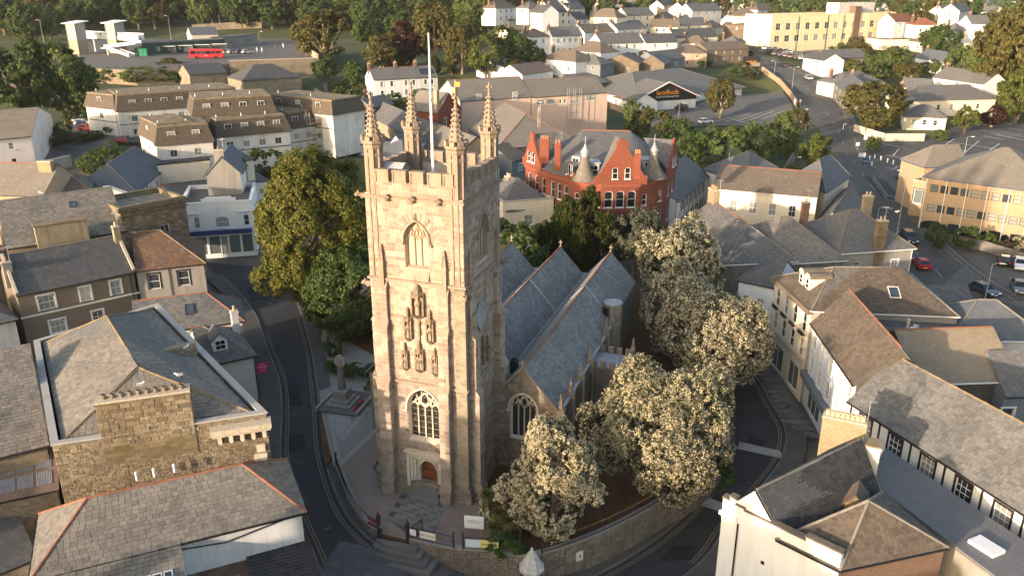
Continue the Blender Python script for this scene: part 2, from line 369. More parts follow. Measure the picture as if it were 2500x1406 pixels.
rooftex('roof_red',(.33,.13,.075),(.27,.10,.06),.25,.3,lam=.15);rooftex('roof_blue',(.115,.13,.15),(.15,.165,.185),.4,.25,lam=.1);rooftex('roof_black',(.055,.05,.048),(.08,.07,.062),lam=.3,moss=(.12,.085,.05))
rooftex('roof_tan',(.36,.29,.21),(.30,.24,.17),.3,.12,lam=.5);rooftex('roof_mossy',(.15,.095,.07),(.11,.07,.05),lam=.45,moss=(.19,.10,.05))
plain('felt',(.11,.105,.1),.9,.4,1.5);plain('lead',(.33,.34,.36),.6,.25,3);laid('felt_grey',(.17,.17,.175),(.18,.18,.185),(.5,.5,.48),.3,(.11,.11,.115));plain('moss_felt',(.20,.155,.10),.95,.5,.8);plain('roof_stain',(.26,.22,.16),.9,.4,1)
plain('corrugated',(.17,.12,.10),.75,.3,1.2);plain('translucent_sheet',(.20,.21,.25),.4,.2,2)
# metals, paint, joinery
plain('white_trim',(.74,.73,.70),.55,.08,2);plain('black_trim',(.02,.02,.022),.5,.3,3);plain('dark_metal',(.035,.036,.04),.5,.3,3);plain('grey_metal',(.34,.35,.36),.45,.12,2,.3)
plain('cream_trim',(.72,.66,.54),.6,.1,2);plain('stone_trim',(.46,.40,.31),.85,.25,4);plain('navy_paint',(.02,.05,.17),.5,.1,2);plain('green_paint',(.02,.22,.12),.5,.1,2)
plain('dark_green',(.03,.06,.055),.6,.2,2);plain('gold',(.62,.36,.06),.4,.1,2);plain('white_pole',(.82,.82,.82),.35,.04,2);plain('clay_pot',(.42,.2,.11),.85,.3,5);plain('buff_pot',(.5,.4,.25),.85,.25,5)
plain('wood_door',(.19,.055,.02),.6,.4,3);plain('timber',(.36,.26,.17),.85,.3,3);plain('scaffold',(.42,.36,.32),.5,.2,2);plain('red_paint',(.55,.035,.03),.4,.08,2);plain('magenta',(.50,.02,.14),.5,.05,2)
plain('blue_clock',(.27,.36,.46),.6,.2,3);plain('orange_paint',(.85,.33,.03),.5,.05,2);plain('black_board',(.022,.02,.022),.5,.2,2);plain('yellow_board',(.70,.60,.22),.6,.1,2);plain('plum_paint',(.22,.035,.08),.6,.1,2)
plain('white_board',(.74,.74,.74),.6,.05,2);plain('pvc_white',(.70,.71,.72),.5,.06,2);plain('flower_red',(.5,.02,.03),.6,.2,9);plain('yellow_line',(.17,.145,.085),.85,.5,5);plain('white_line',(.34,.34,.33),.85,.35,3)
plain('tyre',(.018,.018,.018),.8,.2,5);plain('chrome',(.5,.5,.52),.25,.1,2,.8);plain('gull_white',(.72,.72,.70),.7,.1,8);plain('gull_grey',(.30,.32,.35),.7,.1,8);plain('skin_cloth',(.12,.12,.16),.8,.3,5);plain('pale_cloth',(.62,.62,.62),.8,.2,5)
glassy('glass');glassy('glass_pale',(.03,.035,.042),.1,(.30,.30,.28));glassy('glass_shop',(.16,.19,.19),.15);glassy('glass_blue',(.05,.07,.10),.12);glassy('solar',(.02,.028,.05),.2)
for nm,c in dict(car_black=(.012,.014,.018),car_red=(.42,.015,.02),car_white=(.72,.72,.73),car_blue=(.03,.07,.2),car_silver=(.38,.39,.41),car_grey=(.12,.125,.13),car_navy=(.02,.03,.05),car_green=(.06,.1,.06),car_orange=(.5,.09,.02),bus_red=(.5,.02,.03)).items():
 t=NT(nm);t.col(c,.3);t.b.inputs['Coat Weight'].default_value=.5;t.b.inputs['Coat Roughness'].default_value=.08
# ground
def surf(name,c,c2,s1,s2,rough=.95,speck=.3,worn=None):
 t=NT(name);k=t.ramp(t.noise(s1,5),[(.3,c),(.7,c2)])
 if worn:k=t.mix(t.math('MULTIPLY',t.ramp(t.noise(.25,6,rough=.7),[(.5,(0,0,0)),(.62,(1,1,1))]),.5),k,worn)
 f=t.noise(s2,2);k=t.mix(speck,k,t.ramp(f,[(.3,(.35,.35,.35)),(.7,(1,1,1))]),'MULTIPLY');t.col(k,rough);t.bump(f,.25,.02);return t
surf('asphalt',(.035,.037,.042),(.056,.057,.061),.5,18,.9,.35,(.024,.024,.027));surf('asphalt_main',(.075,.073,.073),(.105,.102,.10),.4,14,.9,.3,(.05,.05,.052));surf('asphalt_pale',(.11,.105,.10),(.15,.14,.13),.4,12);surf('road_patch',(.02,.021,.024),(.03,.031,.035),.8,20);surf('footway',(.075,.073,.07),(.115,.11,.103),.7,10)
surf('town_ground',(.10,.088,.07),(.15,.135,.11),.3,4);surf('gravel_pink',(.24,.185,.155),(.31,.25,.21),.6,14,.95,.4);surf('plaza',(.215,.205,.19),(.27,.26,.24),.4,9,.9,.2);surf('cobble',(.05,.055,.063),(.075,.08,.088),.7,14,.85,.4)
surf('soil',(.075,.04,.02),(.14,.075,.035),.8,7);surf('grass',(.05,.075,.022),(.10,.115,.04),.25,6,.95,.4);surf('hill',(.045,.06,.022),(.10,.11,.045),.05,.6,.95,.4);surf('pale_paving',(.28,.265,.245),(.35,.335,.31),1.2,8,.9,.2)
laid('paving',(.13,.125,.117),(.20,.19,.175),(.2,.19,.17),.25,(.15,.145,.14));laid('flag_stone',(.19,.175,.16),(.26,.245,.225),(.22,.2,.18),.3,(.17,.16,.15));laid('sett',(.085,.092,.10),(.125,.13,.138),(.1,.1,.1),.2,(.06,.065,.07))
laid('bronze_plank',(.30,.27,.24),(.38,.35,.31),(.3,.28,.25),.2,(.2,.18,.16))
# leaves
leafy('leaf_oak',[(0,(.06,.085,.016)),(.5,(.135,.145,.026)),(1,(.21,.18,.035))]);leafy('leaf_dark',[(0,(.045,.082,.022)),(.5,(.085,.135,.034)),(1,(.15,.185,.06))]);leafy('leaf_mid',[(0,(.07,.115,.03)),(.5,(.125,.17,.045)),(1,(.20,.22,.075))])
leafy('leaf_olive',[(0,(.07,.07,.02)),(.5,(.125,.115,.032)),(1,(.19,.16,.05))]);leafy('leaf_lime',[(0,(.07,.10,.018)),(.5,(.125,.155,.032)),(1,(.20,.20,.05))]);leafy('leaf_copper',[(0,(.035,.014,.012)),(.5,(.07,.026,.022)),(1,(.11,.045,.03))])
leafy('leaf_yew',[(0,(.02,.04,.01)),(.5,(.045,.065,.013)),(1,(.10,.10,.018))]);leafy('leaf_palm',[(0,(.07,.09,.03)),(.6,(.14,.15,.05)),(1,(.25,.2,.09))],.2);leafy('leaf_grey',[(0,(.06,.075,.045)),(.5,(.12,.13,.085)),(1,(.2,.2,.14))])
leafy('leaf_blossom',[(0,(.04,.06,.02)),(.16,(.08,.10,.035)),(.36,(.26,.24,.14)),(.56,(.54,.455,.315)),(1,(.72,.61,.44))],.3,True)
leafy('leaf_brown',[(0,(.07,.05,.02)),(.5,(.14,.09,.035)),(1,(.22,.15,.06))]);plain('bark',(.13,.10,.075),.95,.35,3);plain('bark_pale',(.27,.22,.15),.95,.3,3)
# ------------------------------------------------------------------ windows, walls, roofs, buildings
_WC={}
def arch_pts(w,z0,rise,n=8,pointed=False):
 """points of an arch head from left spring to right spring, x in -w/2..w/2"""
 if pointed:
  r=(w*w/4+rise*rise)/w;cx=-w/2+r;P=[]
  a1=math.atan2(rise,-cx);
  for i in range(n+1):
   a=math.pi+(a1-math.pi)*i/n;P.append((cx+r*math.cos(a),z0+r*math.sin(a)))
  return P+[(-x,z)for x,z in P[::-1][1:]]
 return[(-w/2*math.cos(math.pi*i/(2*n)),z0+rise*math.sin(math.pi*i/(2*n)))for i in range(2*n+1)]
def win_mesh(w,h,nx,nz,flags,fm,wm,gm):
 k=(round(w,2),round(h,2),nx,nz,flags,fm,wm,gm)
 if k in _WC:return _WC[k]
 f=MB();b=.07 if w<1.6 else .09;t=.035;d0,d1=.05,.13
 rise=0.0
 if 'a' in flags:rise=min(.28*w,h*.3)if 'r' not in flags else w/2
 def bar(x0,x1,z0,z1,a=d0,c=d1):f.box(x0,x1,a,c,z0,z1)
 bar(-w/2,-w/2+b,0,h-rise);bar(w/2-b,w/2,0,h-rise);bar(-w/2+b,w/2-b,0,b)
 if rise:
  P=arch_pts(w,h-rise,rise,4);Q=[(x*(1-2*b/w),(h-rise)+(z-h+rise)*(1-b/max(rise,.1)))for x,z in P]
  for i in range(len(P)-1):
   f.poly([(Q[i][0],d0,Q[i][1]),(Q[i+1][0],d0,Q[i+1][1]),(P[i+1][0],d0,P[i+1][1]),(P[i][0],d0,P[i][1])])
   f.poly([(Q[i][0],d1,Q[i][1]),(Q[i+1][0],d1,Q[i+1][1]),(Q[i+1][0],d0,Q[i+1][1]),(Q[i][0],d0,Q[i][1])])
  for sgn in(-1,1): # spandrels of the wall beside the arch head
   S=[p for p in P if p[0]*sgn>=-1e-6]
   S=S if sgn>0 else S[::-1] # from crown to spring
   for i in range(len(S)-1):
    q=[(S[i][0],0,S[i][1]),(S[i+1][0],0,S[i+1][1]),(S[i+1][0],0,h),(S[i][0],0,h)]
    f.poly(q if sgn>0 else q[::-1],1)
    q=[(S[i][0],0,S[i][1]),(S[i+1][0],0,S[i+1][1]),(S[i+1][0],d0,S[i+1][1]),(S[i][0],d0,S[i][1])]
    f.poly(q if sgn<0 else q[::-1],1)
 else:bar(-w/2+b,w/2-b,h-b,h)
 for i in range(1,nx):
  x=-w/2+w*i/nx;bar(x-t/2,x+t/2,b,h-b-rise*.4,d0+.01,d1-.02)
 for i in range(1,nz):
  z=h*i/nz;tt=t*(1.6 if nz==2 or i==nz//2 else 1);bar(-w/2+b,w/2-b,z-tt/2,z+tt/2,d0+.005,d1-.025)
 sur=None
 if 'w' in flags or 'k' in flags or 'o' in flags:
  s_=MB();q=.16
  s_.box(-w/2-q,-w/2,-.05,.04,-.02,h+(0 if 'a' in flags else 0));s_.box(w/2,w/2+q,-.05,.04,-.02,h);s_.box(-w/2-q,w/2+q,-.06,.04,h,h+q)
  sur=s_.mesh('surround',{'w':'white_trim','k':'black_trim','o':'stone_trim'}[[c for c in flags if c in 'wko'][0]])
 si=MB();si.box(-w/2-.1,w/2+.1,-.11,.05,-.12,-.005)
 g=MB()
 if rise:g.poly([(x*.97,d1-.03,z)for x,z in([(-w/2,0.02),(w/2,0.02)]+P[::-1])][::1])
 else:g.poly([(-w/2+.01,d1-.03,.01),(w/2-.01,d1-.03,.01),(w/2-.01,d1-.03,h-.01),(-w/2+.01,d1-.03,h-.01)])
 _WC[k]=(f.mesh('window',[fm,wm]),g.mesh('pane',gm),si.mesh('sill',fm if 'g' not in flags else 'stone_trim')if 'n' not in flags else None,sur)
 return _WC[k]
def window(root,P,Q,x,z,w,h,nx=1,nz=2,flags='',fm='white_trim',wm='white_paint',gm='glass',name='window',off=0.0):
 P=Vector(P[:2]);Q=Vector(Q[:2]);d=(Q-P).normalized();a=math.atan2(d.y,d.x)
 me,g,si,su=win_mesh(w,h,nx,nz,flags,fm,wm,'glass_pale' if 'c' in flags else gm)
 loc=P+d*x+Vector((d.y,-d.x))*off
 o=obj(name,me,root,(loc.x,loc.y,z),a)
 obj('pane',g,o)
 if si:obj('sill',si,o)
 if su:obj('surround',su,o)
 return o
def wallface(mb,P,Q,z0,z1,ops,m=0,rec=.16):
 P=Vector(P[:2]);Q=Vector(Q[:2]);L=(Q-P).length;d=(Q-P)/L;n=Vector((d.y,-d.x))
 def pt(x,z,r=0.0):v=P+d*x-n*r;return(v.x,v.y,z)
 ops=[(max(0.0,a),min(L,b),max(z0,c),min(z1,e))for a,b,c,e in ops if b>0 and a<L and c<z1]
 xs=sorted({0.0,L}|{o[0]for o in ops}|{o[1]for o in ops});zs=sorted({z0,z1}|{o[2]for o in ops}|{o[3]for o in ops})
 for j in range(len(zs)-1):
  i=0
  while i<len(xs)-1:
   def solid(i):
    cx,cz=(xs[i]+xs[i+1])/2,(zs[j]+zs[j+1])/2
    return not any(o[0]<cx<o[1]and o[2]<cz<o[3]for o in ops)
   if not solid(i):i+=1;continue
   k=i
   while k<len(xs)-1 and solid(k):k+=1
   mb.poly([pt(xs[i],zs[j]),pt(xs[k],zs[j]),pt(xs[k],zs[j+1]),pt(xs[i],zs[j+1])],m);i=k
 for a,b,c,e in ops:
  mb.poly([pt(a,c,0),pt(b,c,0),pt(b,c,rec),pt(a,c,rec)],m);mb.poly([pt(a,e,rec),pt(b,e,rec),pt(b,e,0),pt(a,e,0)],m)
  mb.poly([pt(a,c,0),pt(a,c,rec),pt(a,e,rec),pt(a,e,0)],m);mb.poly([pt(b,c,rec),pt(b,c,0),pt(b,e,0),pt(b,e,rec)],m)
def clip_poly(sub,clip):
 """convex clip in 2-D; clip is CCW"""
 out=sub
 for i in range(len(clip)):
  a=clip[i];b=clip[(i+1)%len(clip)];ex,ey=b[0]-a[0],b[1]-a[1];inp=out;out=[]
  if not inp:break
  D=[ex*(p[1]-a[1])-ey*(p[0]-a[0])for p in inp]
  for k in range(len(inp)):
   p,q=inp[k],inp[(k+1)%len(inp)];dp,dq=D[k],D[(k+1)%len(inp)]
   if dp>=0:out.append(p)
   if(dp>=0)!=(dq>=0):
    t=dp/(dp-dq);out.append((p[0]+(q[0]-p[0])*t,p[1]+(q[1]-p[1])*t))
 return out
def slates(parent,planes,mat,w=.34,ev=.24,nobj=0,seed=1,name='slate',key=None,th=.045):
 """lay slates over roof planes; planes are CCW-from-outside polygons whose first edge is the eave"""
 rnd=random.Random(seed);full=[];cut=MB()
 for pl in planes:
  pl=[Vector(p)for p in pl];o=pl[0];eu=(pl[1]-pl[0]);eu.z=0;eu.normalize()
  n=Vector((0,0,0))
  for i in range(len(pl)):n+=(pl[i]-o).cross(pl[(i+1)%len(pl)]-o)
  n.normalize();evv=n.cross(eu)
  P2=[((p-o).dot(eu),(p-o).dot(evv))for p in pl]
  u0,u1=min(p[0]for p in P2),max(p[0]for p in P2);v1=max(p[1]for p in P2);v=min(0,min(p[1]for p in P2));row=0
  while v<v1:
   u=u0-rnd.random()*w-(row%2)*w/2
   while u<u1:
    ww=w*rnd.uniform(.85,1.12);dv=rnd.uniform(-.014,.014);l=th*rnd.uniform(.7,1.35)
    rc=[(u+.012,v+dv),(u+ww-.012,v+dv),(u+ww-.012,v+ev*1.12),(u+.012,v+ev*1.12)]
    cl=clip_poly(rc,P2)
    if len(cl)>=3:
     if len(cl)==4 and all(abs(a[0]-b[0])+abs(a[1]-b[1])<1e-6 for a,b in zip(cl,rc)):
      j_=rnd.gauss(0,.012)if rnd.random()>.015 else rnd.choice((-.14,.12));full.append((o+eu*rc[0][0]+evv*rc[0][1],(eu+evv*j_)*(ww-.024),(evv-eu*j_)*(ev*1.12-dv),n*l))
     else:
      tn=rnd.random();cut.poly([o+eu*a+evv*b+n*(l*(1-.75*min(1,max(0,(b-v)/(ev*1.12)))))for a,b in cl],0,max(tn,.01))
    u+=ww
   v+=ev;row+=1
 pieces(parent,name,'slate',mat,full,nobj,key,name+'s')
 if cut.f:o=cut.build('cut_slates',mat,parent);o['kind']='stuff'
def ridges(parent,edges,mat,objs=True,r=.105,step=.45,name='ridge_tile'):
 it=[]
 mb=MB()
 for p,q in edges:
  p=Vector(p);q=Vector(q);L=(q-p).length
  if L<.2:continue
  d=(q-p)/L;side=d.cross(Vector((0,0,1))).normalized();up=side.cross(d)
  n=max(1,round(L/step))if objs else 1
  for i in range(n):it.append((p+d*(L*i/n)+up*.0,d*(L/n*.985),-side*r,up*r*(1.0+.08*((i*7)%3))))
 if objs:pieces(parent,name,'ridge',mat,it,300)
 elif it:pieces(parent,'ridge','ridge',mat,it,300)
def chimney(root,x,y,z0,w,d,h,pots=2,wm='brown_brick',pm='clay_pot',rz=0.0,cap='stone_trim',potr=.13,poth=.5,row='x',name='chimney'):
 mb=MB();mb.box(-w/2,w/2,-d/2,d/2,-1.2,h-.25);mb.box(-w/2-.07,w/2+.07,-d/2-.07,d/2+.07,h-.25,h-.12);mb.box(-w/2-.02,w/2+.02,-d/2-.02,d/2+.02,h-.12,h,1)
 o=mb.build(name,[wm,cap],root,loc=(x,y,z0),rz=rz)
 k=('pot',pm,potr,poth)
 if k not in _WC:
  p=MB();p.lathe([(potr*1.1,0),(potr*1.15,.06),(potr*.95,.1),(potr*.85,poth-.1),(potr*1.08,poth-.07),(potr*1.08,poth),(potr*.75,poth),(potr*.7,poth-.15)],8,smooth=False);_WC[k]=p.mesh('chimney_pot',pm)
 if pots and(int(abs(x*7+y*3+z0*5))%3): # television aerial strapped to the stack
  if 'aerial' not in _WC:
   e=MB();e.bar((0,0,-.6),(0,0,1.6),.05);e.bar((-.7,0,1.5),(.5,0,1.5),.035)
   for j in range(6):e.bar((-.6+.2*j,-.32,1.5),(-.6+.2*j,.32,1.5),.022)
   _WC['aerial']=e.mesh('aerial','grey_metal')
  obj('aerial',_WC['aerial'],o,(w*.5,d*.45,h),R(20+40*(int(x*3)%5)))
 for i in range(pots):
  t=(i+.5)/pots-.5
  obj('chimney_pot',_WC[k],o,(t*w*.92,0,h)if row=='x' else(0,t*d*.92,h))
 return o
def grow(q,e):
 """offset a CCW quad outwards by e"""
 q=[Vector(p[:2])for p in q];n=len(q);out=[]
 for i in range(n):
  a,b,c=q[i-1],q[i],q[(i+1)%n];d1=(b-a).normalized();d2=(c-b).normalized();n1=Vector((d1.y,-d1.x));n2=Vector((d2.y,-d2.x))
  m=(n1+n2);out.append(b+m*(e/max(.3,m.length_squared/2)))
 return out
def roof_planes(q,kind,ze,rise,over,inset=None,verge=.12):
 """q: CCW quad a,b,c,d (a-b front). returns planes, ridge edges, hip edges, gable triangles [(face index, P, Q, apex)]"""
 a,b,c,d=[Vector(p[:2])for p in q]
 if kind=='gablev':
  pl,rg,hp,gt=roof_planes([b,c,d,a],'gable',ze,rise,over,inset,verge);return pl,rg,hp,[((i+1)%4,*r)for i,*r in gt]
 half=max(.5,min(((d-a).length+(c-b).length)/4,99));dz=rise/half*over
 g=grow(q,over)if over else[a,b,c,d]
 V=lambda p,z:Vector((p.x,p.y,z))
 m1,m2=(a+d)/2,(b+c)/2;ax=(m2-m1).normalized();zr=ze+rise;zl=ze-dz
 if kind=='mono':
  s=rise/max(.5,(d-a).length);up=lambda p,z:V(p,z)
  pl=[[V(g[0],ze-s*over),V(g[1],ze-s*over),V(g[2],zr+s*over),V(g[3],zr+s*over)]];return pl,[],[],[]
 if kind=='flat':return[[V(p,ze)for p in(a,b,c,d)]],[],[],[]
 if kind=='mansard':
  t=grow(q,-(inset or .6));pl=[[V(g[i],ze-.1),V(g[(i+1)%4],ze-.1),V(t[(i+1)%4],zr),V(t[i],zr)]for i in range(4)]
  return pl+[[V(p,zr)for p in t]],[],[],[]
 L=(m2-m1).length;k=inset if inset is not None else half
 hl=kind in('hip','hipl');hr=kind in('hip','hipr');k=min(k,L/2-.02 if hl and hr else L-.02)
 r1=m1+ax*k if hl else m1-ax*verge;r2=m2-ax*k if hr else m2+ax*verge
 ga=g[0]if hl else a-(d-a).normalized()*over-ax*verge;gd=g[3]if hl else d+(d-a).normalized()*over-ax*verge
 gb=g[1]if hr else b-(c-b).normalized()*over+ax*verge;gc=g[2]if hr else c+(c-b).normalized()*over+ax*verge
 pl=[[V(ga,zl),V(gb,zl),V(r2,zr),V(r1,zr)],[V(gc,zl),V(gd,zl),V(r1,zr),V(r2,zr)]]
 hp=[];gt=[]
 if hr:pl.append([V(gb,zl),V(gc,zl),V(r2,zr)]);hp+=[(V(gb,zl),V(r2,zr)),(V(gc,zl),V(r2,zr))]
 else:gt.append((1,V(b,ze),V(c,ze),V(m2,zr)))
 if hl:pl.append([V(gd,zl),V(ga,zl),V(r1,zr)]);hp+=[(V(ga,zl),V(r1,zr)),(V(gd,zl),V(r1,zr))]
 else:gt.append((3,V(d,ze),V(a,ze),V(m1,zr)))
 return pl,[(V(r1,zr),V(r2,zr))],hp,gt
def shell(mb,planes,th=.14,m=0):
 for pl in planes:
  mb.poly(pl,m);low=[Vector(p)-Vector((0,0,th))for p in pl];mb.poly(low[::-1],m)
  for i in range(len(pl)):
   j=(i+1)%len(pl);mb.poly([low[i],low[j],pl[j],pl[i]],m)
def quad_px(P,z):
 w=[at(p[0],p[1],z)for p in P[:3 if len(P)==3 else 4]]
 w=[Vector((p.x,p.y))for p in w]
 if len(w)==3:w.append(w[0]+(w[2]-w[1]))
 return w
def rect_px(A,B,z,depth):
 a=at(A[0],A[1],z).to_2d();b=at(B[0],B[1],z).to_2d();d=(b-a).normalized();n=Vector((-d.y,d.x))
 return[a,b,b+n*depth,a+n*depth]
def rows(face,n,z,w,h,nx=1,nz=2,flags='',m=.12):
 """n windows evenly spaced along a face: list of (face, fraction, z, w, h, nx, nz, flags)"""
 return[(face,m+(1-2*m)*((i+.5)/n),z,w,h,nx,nz,flags)for i in range(n)]
FI={'f':0,'r':1,'b':2,'l':3}
def B(name,label,q,z0,ze,roof='gable',rise=2.5,wall='white_paint',rm='roof_slate',over=.3,wins=(),chim=(),cat='building',group=None,slate=None,ridge=None,hipm=None,gutter='black_trim',
inset=None,par=0.0,deck='felt',cope='stone_trim',fm='white_trim',gm='glass_pale',dig=1.5,wallmats=None,verge=.12,trim=None,skip=(),pipes=()):
 """one building: world quad q (a,b front as seen from outside, CCW from above), base z0, eave ze"""
 a=q[0];d=q[1]-q[0];rz=math.atan2(d.y,d.x);root=thing(name,label,cat,(a.x,a.y,0),rz,group)
 cr,sr=math.cos(-rz),math.sin(-rz)
 lq=[Vector(((p-a).x*cr-(p-a).y*sr,(p-a).x*sr+(p-a).y*cr))for p in q]
 pl,rg,hp,gt=roof_planes(lq,roof,ze,rise,over if roof not in('flat',)else 0,inset,verge)
 wb=MB();mats=[wall]+list((wallmats or{}).values());mkeys=list((wallmats or{}).keys())
 ops={0:[],1:[],2:[],3:[]};wl=[]
 for wdef in wins:
  f,t,z,w,h,nx,nz,fl=wdef[:8];i=FI[f];P,Q=lq[i],lq[(i+1)%4];L=(Q-P).length;x=t*L if t<=1 else t
  if z0+z+h<(ze+par if roof!='mono' else ze+(rise if i==2 else 0))+.01 and x-w/2>.02 and x+w/2<L-.02:ops[i].append((x-w/2,x+w/2,z0+z,z0+z+h));off=0
  else:off=.13
  wl.append((i,x,z0+z,w,h,nx,nz,fl,off,wdef[8]if len(wdef)>8 else gm))
 top=ze+par
 for i in range(4):
  if 'frbl'[i]in skip:continue
  P,Q=lq[i],lq[(i+1)%4];mi=1+mkeys.index('frbl'[i])if 'frbl'[i]in mkeys else 0
  if roof=='mono' and i!=0:
   zt=ze+rise
   if i==2:wallface(wb,P,Q,z0-dig,zt,ops[i],mi)
   else:
    wallface(wb,P,Q,z0-dig,ze,ops[i],mi)
    wb.poly([(P.x,P.y,ze),(Q.x,Q.y,ze),(Q.x,Q.y,zt)]if i==1 else[(P.x,P.y,ze),(Q.x,Q.y,ze),(P.x,P.y,zt)],mi)
  else:wallface(wb,P,Q,z0-dig,top,ops[i],mi)
 for(i,P,Q,A)in gt:
  mi=1+mkeys.index('frbl'[i])if 'frbl'[i]in mkeys else 0;wb.poly([P,Q,A-Vector((0,0,.05))],mi)
 if par: # parapet: inner faces and coping
  inn=grow(lq,-.35)
  for i in range(4):
   p,q_=inn[i],inn[(i+1)%4];wb.poly([(q_.x,q_.y,ze-.3),(p.x,p.y,ze-.3),(p.x,p.y,top),(q_.x,q_.y,top)],0)
 wb.build('wall',mats,root)
 if par:
  cb=MB();o_,i_=grow(lq,.08),grow(lq,-.42)
  for k in range(4):
   j=(k+1)%4
   cb.poly([(o_[k].x,o_[k].y,top+.12),(o_[j].x,o_[j].y,top+.12),(i_[j].x,i_[j].y,top+.12),(i_[k].x,i_[k].y,top+.12)])
   cb.poly([(o_[k].x,o_[k].y,top),(o_[j].x,o_[j].y,top),(o_[j].x,o_[j].y,top+.12),(o_[k].x,o_[k].y,top+.12)])
   cb.poly([(i_[j].x,i_[j].y,top),(i_[k].x,i_[k].y,top),(i_[k].x,i_[k].y,top+.12),(i_[j].x,i_[j].y,top+.12)])
   cb.poly([(o_[j].x,o_[j].y,top),(o_[k].x,o_[k].y,top),(i_[k].x,i_[k].y,top),(i_[j].x,i_[j].y,top)])
  cb.build('coping',cope,root)
 rb=MB()
 if roof=='flat':
  inn=grow(lq,-.35)if par else grow(lq,.15)
  if par:rb.poly([(p.x,p.y,ze-.1)for p in inn])
  else:rb.prism([(p.x,p.y)for p in inn],ze-.25,ze+.02)
  r_=rb.build('roof',deck,root)
 elif roof=='mansard':
  shell(rb,pl[:4],.12,0);tp=pl[4];rb.poly(tp,1);e_=grow([p.to_2d()for p in tp],.12)
  for i in range(4):rb.poly([Vector((e_[i].x,e_[i].y,tp[0].z-.2)),Vector((e_[(i+1)%4].x,e_[(i+1)%4].y,tp[0].z-.2)),Vector((e_[(i+1)%4].x,e_[(i+1)%4].y,tp[0].z+.05)),Vector((e_[i].x,e_[i].y,tp[0].z+.05))],1)
  rb.poly([Vector((p.x,p.y,tp[0].z+.05))for p in e_],1)
  r_=rb.build('roof',[rm,deck],root)
 else:
  shell(rb,pl);r_=rb.build('roof',rm if not slate else(slate[5]if len(slate)>5 else 'felt'),root)
  if slate:slates(r_,pl,slate[0],slate[1],slate[2],slate[3],len(label),key=slate[4]if len(slate)>4 else None)
  if ridge:ridges(r_,rg+(hp if hipm in(None,ridge)else[]),ridge,bool(slate)or 'obj' in(trim or ''))
  if hipm and hipm!=ridge:ridges(r_,hp,hipm,bool(slate))
  if gutter and roof in('gable','hip','hipl','hipr','gablev','mono'):
   gb=MB()
   for p_ in(pl if roof in('hip',)else pl[:3]):
    e=(p_[1]-p_[0]);nn=Vector((e.y,-e.x,0)).normalized()*.07
    gb.bar(p_[0]+nn-Vector((0,0,.06)),p_[1]+nn-Vector((0,0,.06)),.11,.1)
   gb.build('gutter',gutter,root)
 for(i,x,z,w,h,nx,nz,fl,off,g_)in wl:
  window(root,lq[i],lq[(i+1)%4],x,z,w,h,nx,nz,fl,fm,mats[1+mkeys.index('frbl'[i])]if 'frbl'[i]in mkeys else wall,g_,off=off,name='door' if 'D' in fl else 'window')
 W=max(p.x for p in lq);D=max(p.y for p in lq)
 for ch in chim: # (tx, ty fractions, zbase offset from eave, w, d, h, pots, wall material, pot material)
  tx,ty,dz,w,dd,h,pots,cm,pm=ch[:9];p=(lq[0]*(1-tx)+lq[1]*tx)*(1-ty)+(lq[3]*(1-tx)+lq[2]*tx)*ty
  chimney(root,p.x,p.y,ze+dz,w,dd,h,pots,cm,pm,row='x' if w>=dd else 'y')
 for f,t in pipes:
  i=FI[f];P,Q=lq[i],lq[(i+1)%4];p=P+(Q-P)*t;n=(Q-P).normalized();n=Vector((n.y,-n.x))*.08
  pb=MB();pb.tube([(p.x+n.x,p.y+n.y,z0),(p.x+n.x,p.y+n.y,ze-.1)],.05,6);pb.build('downpipe',gutter or 'black_trim',root)
 return root,lq,pl
def skylight(root,pl,u,v,w,h,fm='grey_metal'):
 """window lying in a roof plane: u,v fractions along eave and up the slope"""
 o=pl[0].lerp(pl[1],u);t=pl[3 if len(pl)>3 else 2].lerp(pl[2],u);c=o.lerp(t,v);eu=(pl[1]-pl[0]).normalized();ev=(t-o).normalized();ev=(ev-eu*ev.dot(eu)).normalized();n=eu.cross(ev)
 mb=MB();b=.07
 for du,dv,su,sv in((-w/2+b/2,0,b/2,h/2),(w/2-b/2,0,b/2,h/2),(0,-h/2+b/2,w/2-b,b/2),(0,h/2-b/2,w/2-b,b/2)):mb.obox(c+eu*du+ev*dv+n*.07,eu*su,ev*sv,n*.07)
 k=mb.build('skylight',fm,root);g=MB();g.poly([c+eu*a*(w/2-b)+ev*e*(h/2-b)+n*.09 for a,e in((-1,-1),(1,-1),(1,1),(-1,1))]);g.build('pane','glass_blue',k);return k
# ------------------------------------------------------------------ land, roads, pavements
def make_ground():
 xs=np.unique(np.concatenate([np.arange(-130,131,2.5),np.arange(-320,321,8.0),np.arange(-1500,1501,60.0),np.linspace(-4000,4000,41)]))
 ys=np.unique(np.concatenate([np.arange(-40,261,2.5),np.arange(260,520,8.0),np.arange(520,1500,40.0),np.linspace(1500,4500,16)]))
 X,Y=np.meshgrid(xs,ys);Z=np.concatenate([ground_np(X[i:i+8],Y[i:i+8])for i in range(0,len(ys),8)])-.22
 fx,fy=X/900,Y/900;Z=Z+np.clip((Y-700)/800,0,1)*14*np.sin(X*.004+1.0)*np.sin(Y*.003)
 V=np.stack([X,Y,Z],-1).reshape(-1,3);nx=len(xs);F=[];mi=[]
 for j in range(len(ys)-1):
  for i in range(nx-1):
   a=j*nx+i;F.append((a,a+1,a+nx+1,a+nx))
   cx,cy=xs[i],ys[j];mi.append(1 if cy>150+14*math.sin(cx*.07)else 0)
 me=bpy.data.meshes.new('ground');me.from_pydata(V.tolist(),[],F);me.materials.append(M('town_ground'));me.materials.append(M('hill'));me.polygons.foreach_set('material_index',mi);me.polygons.foreach_set('use_smooth',[True]*len(F));me.update()
 o=obj('ground',me);o['kind']='structure'
make_ground()
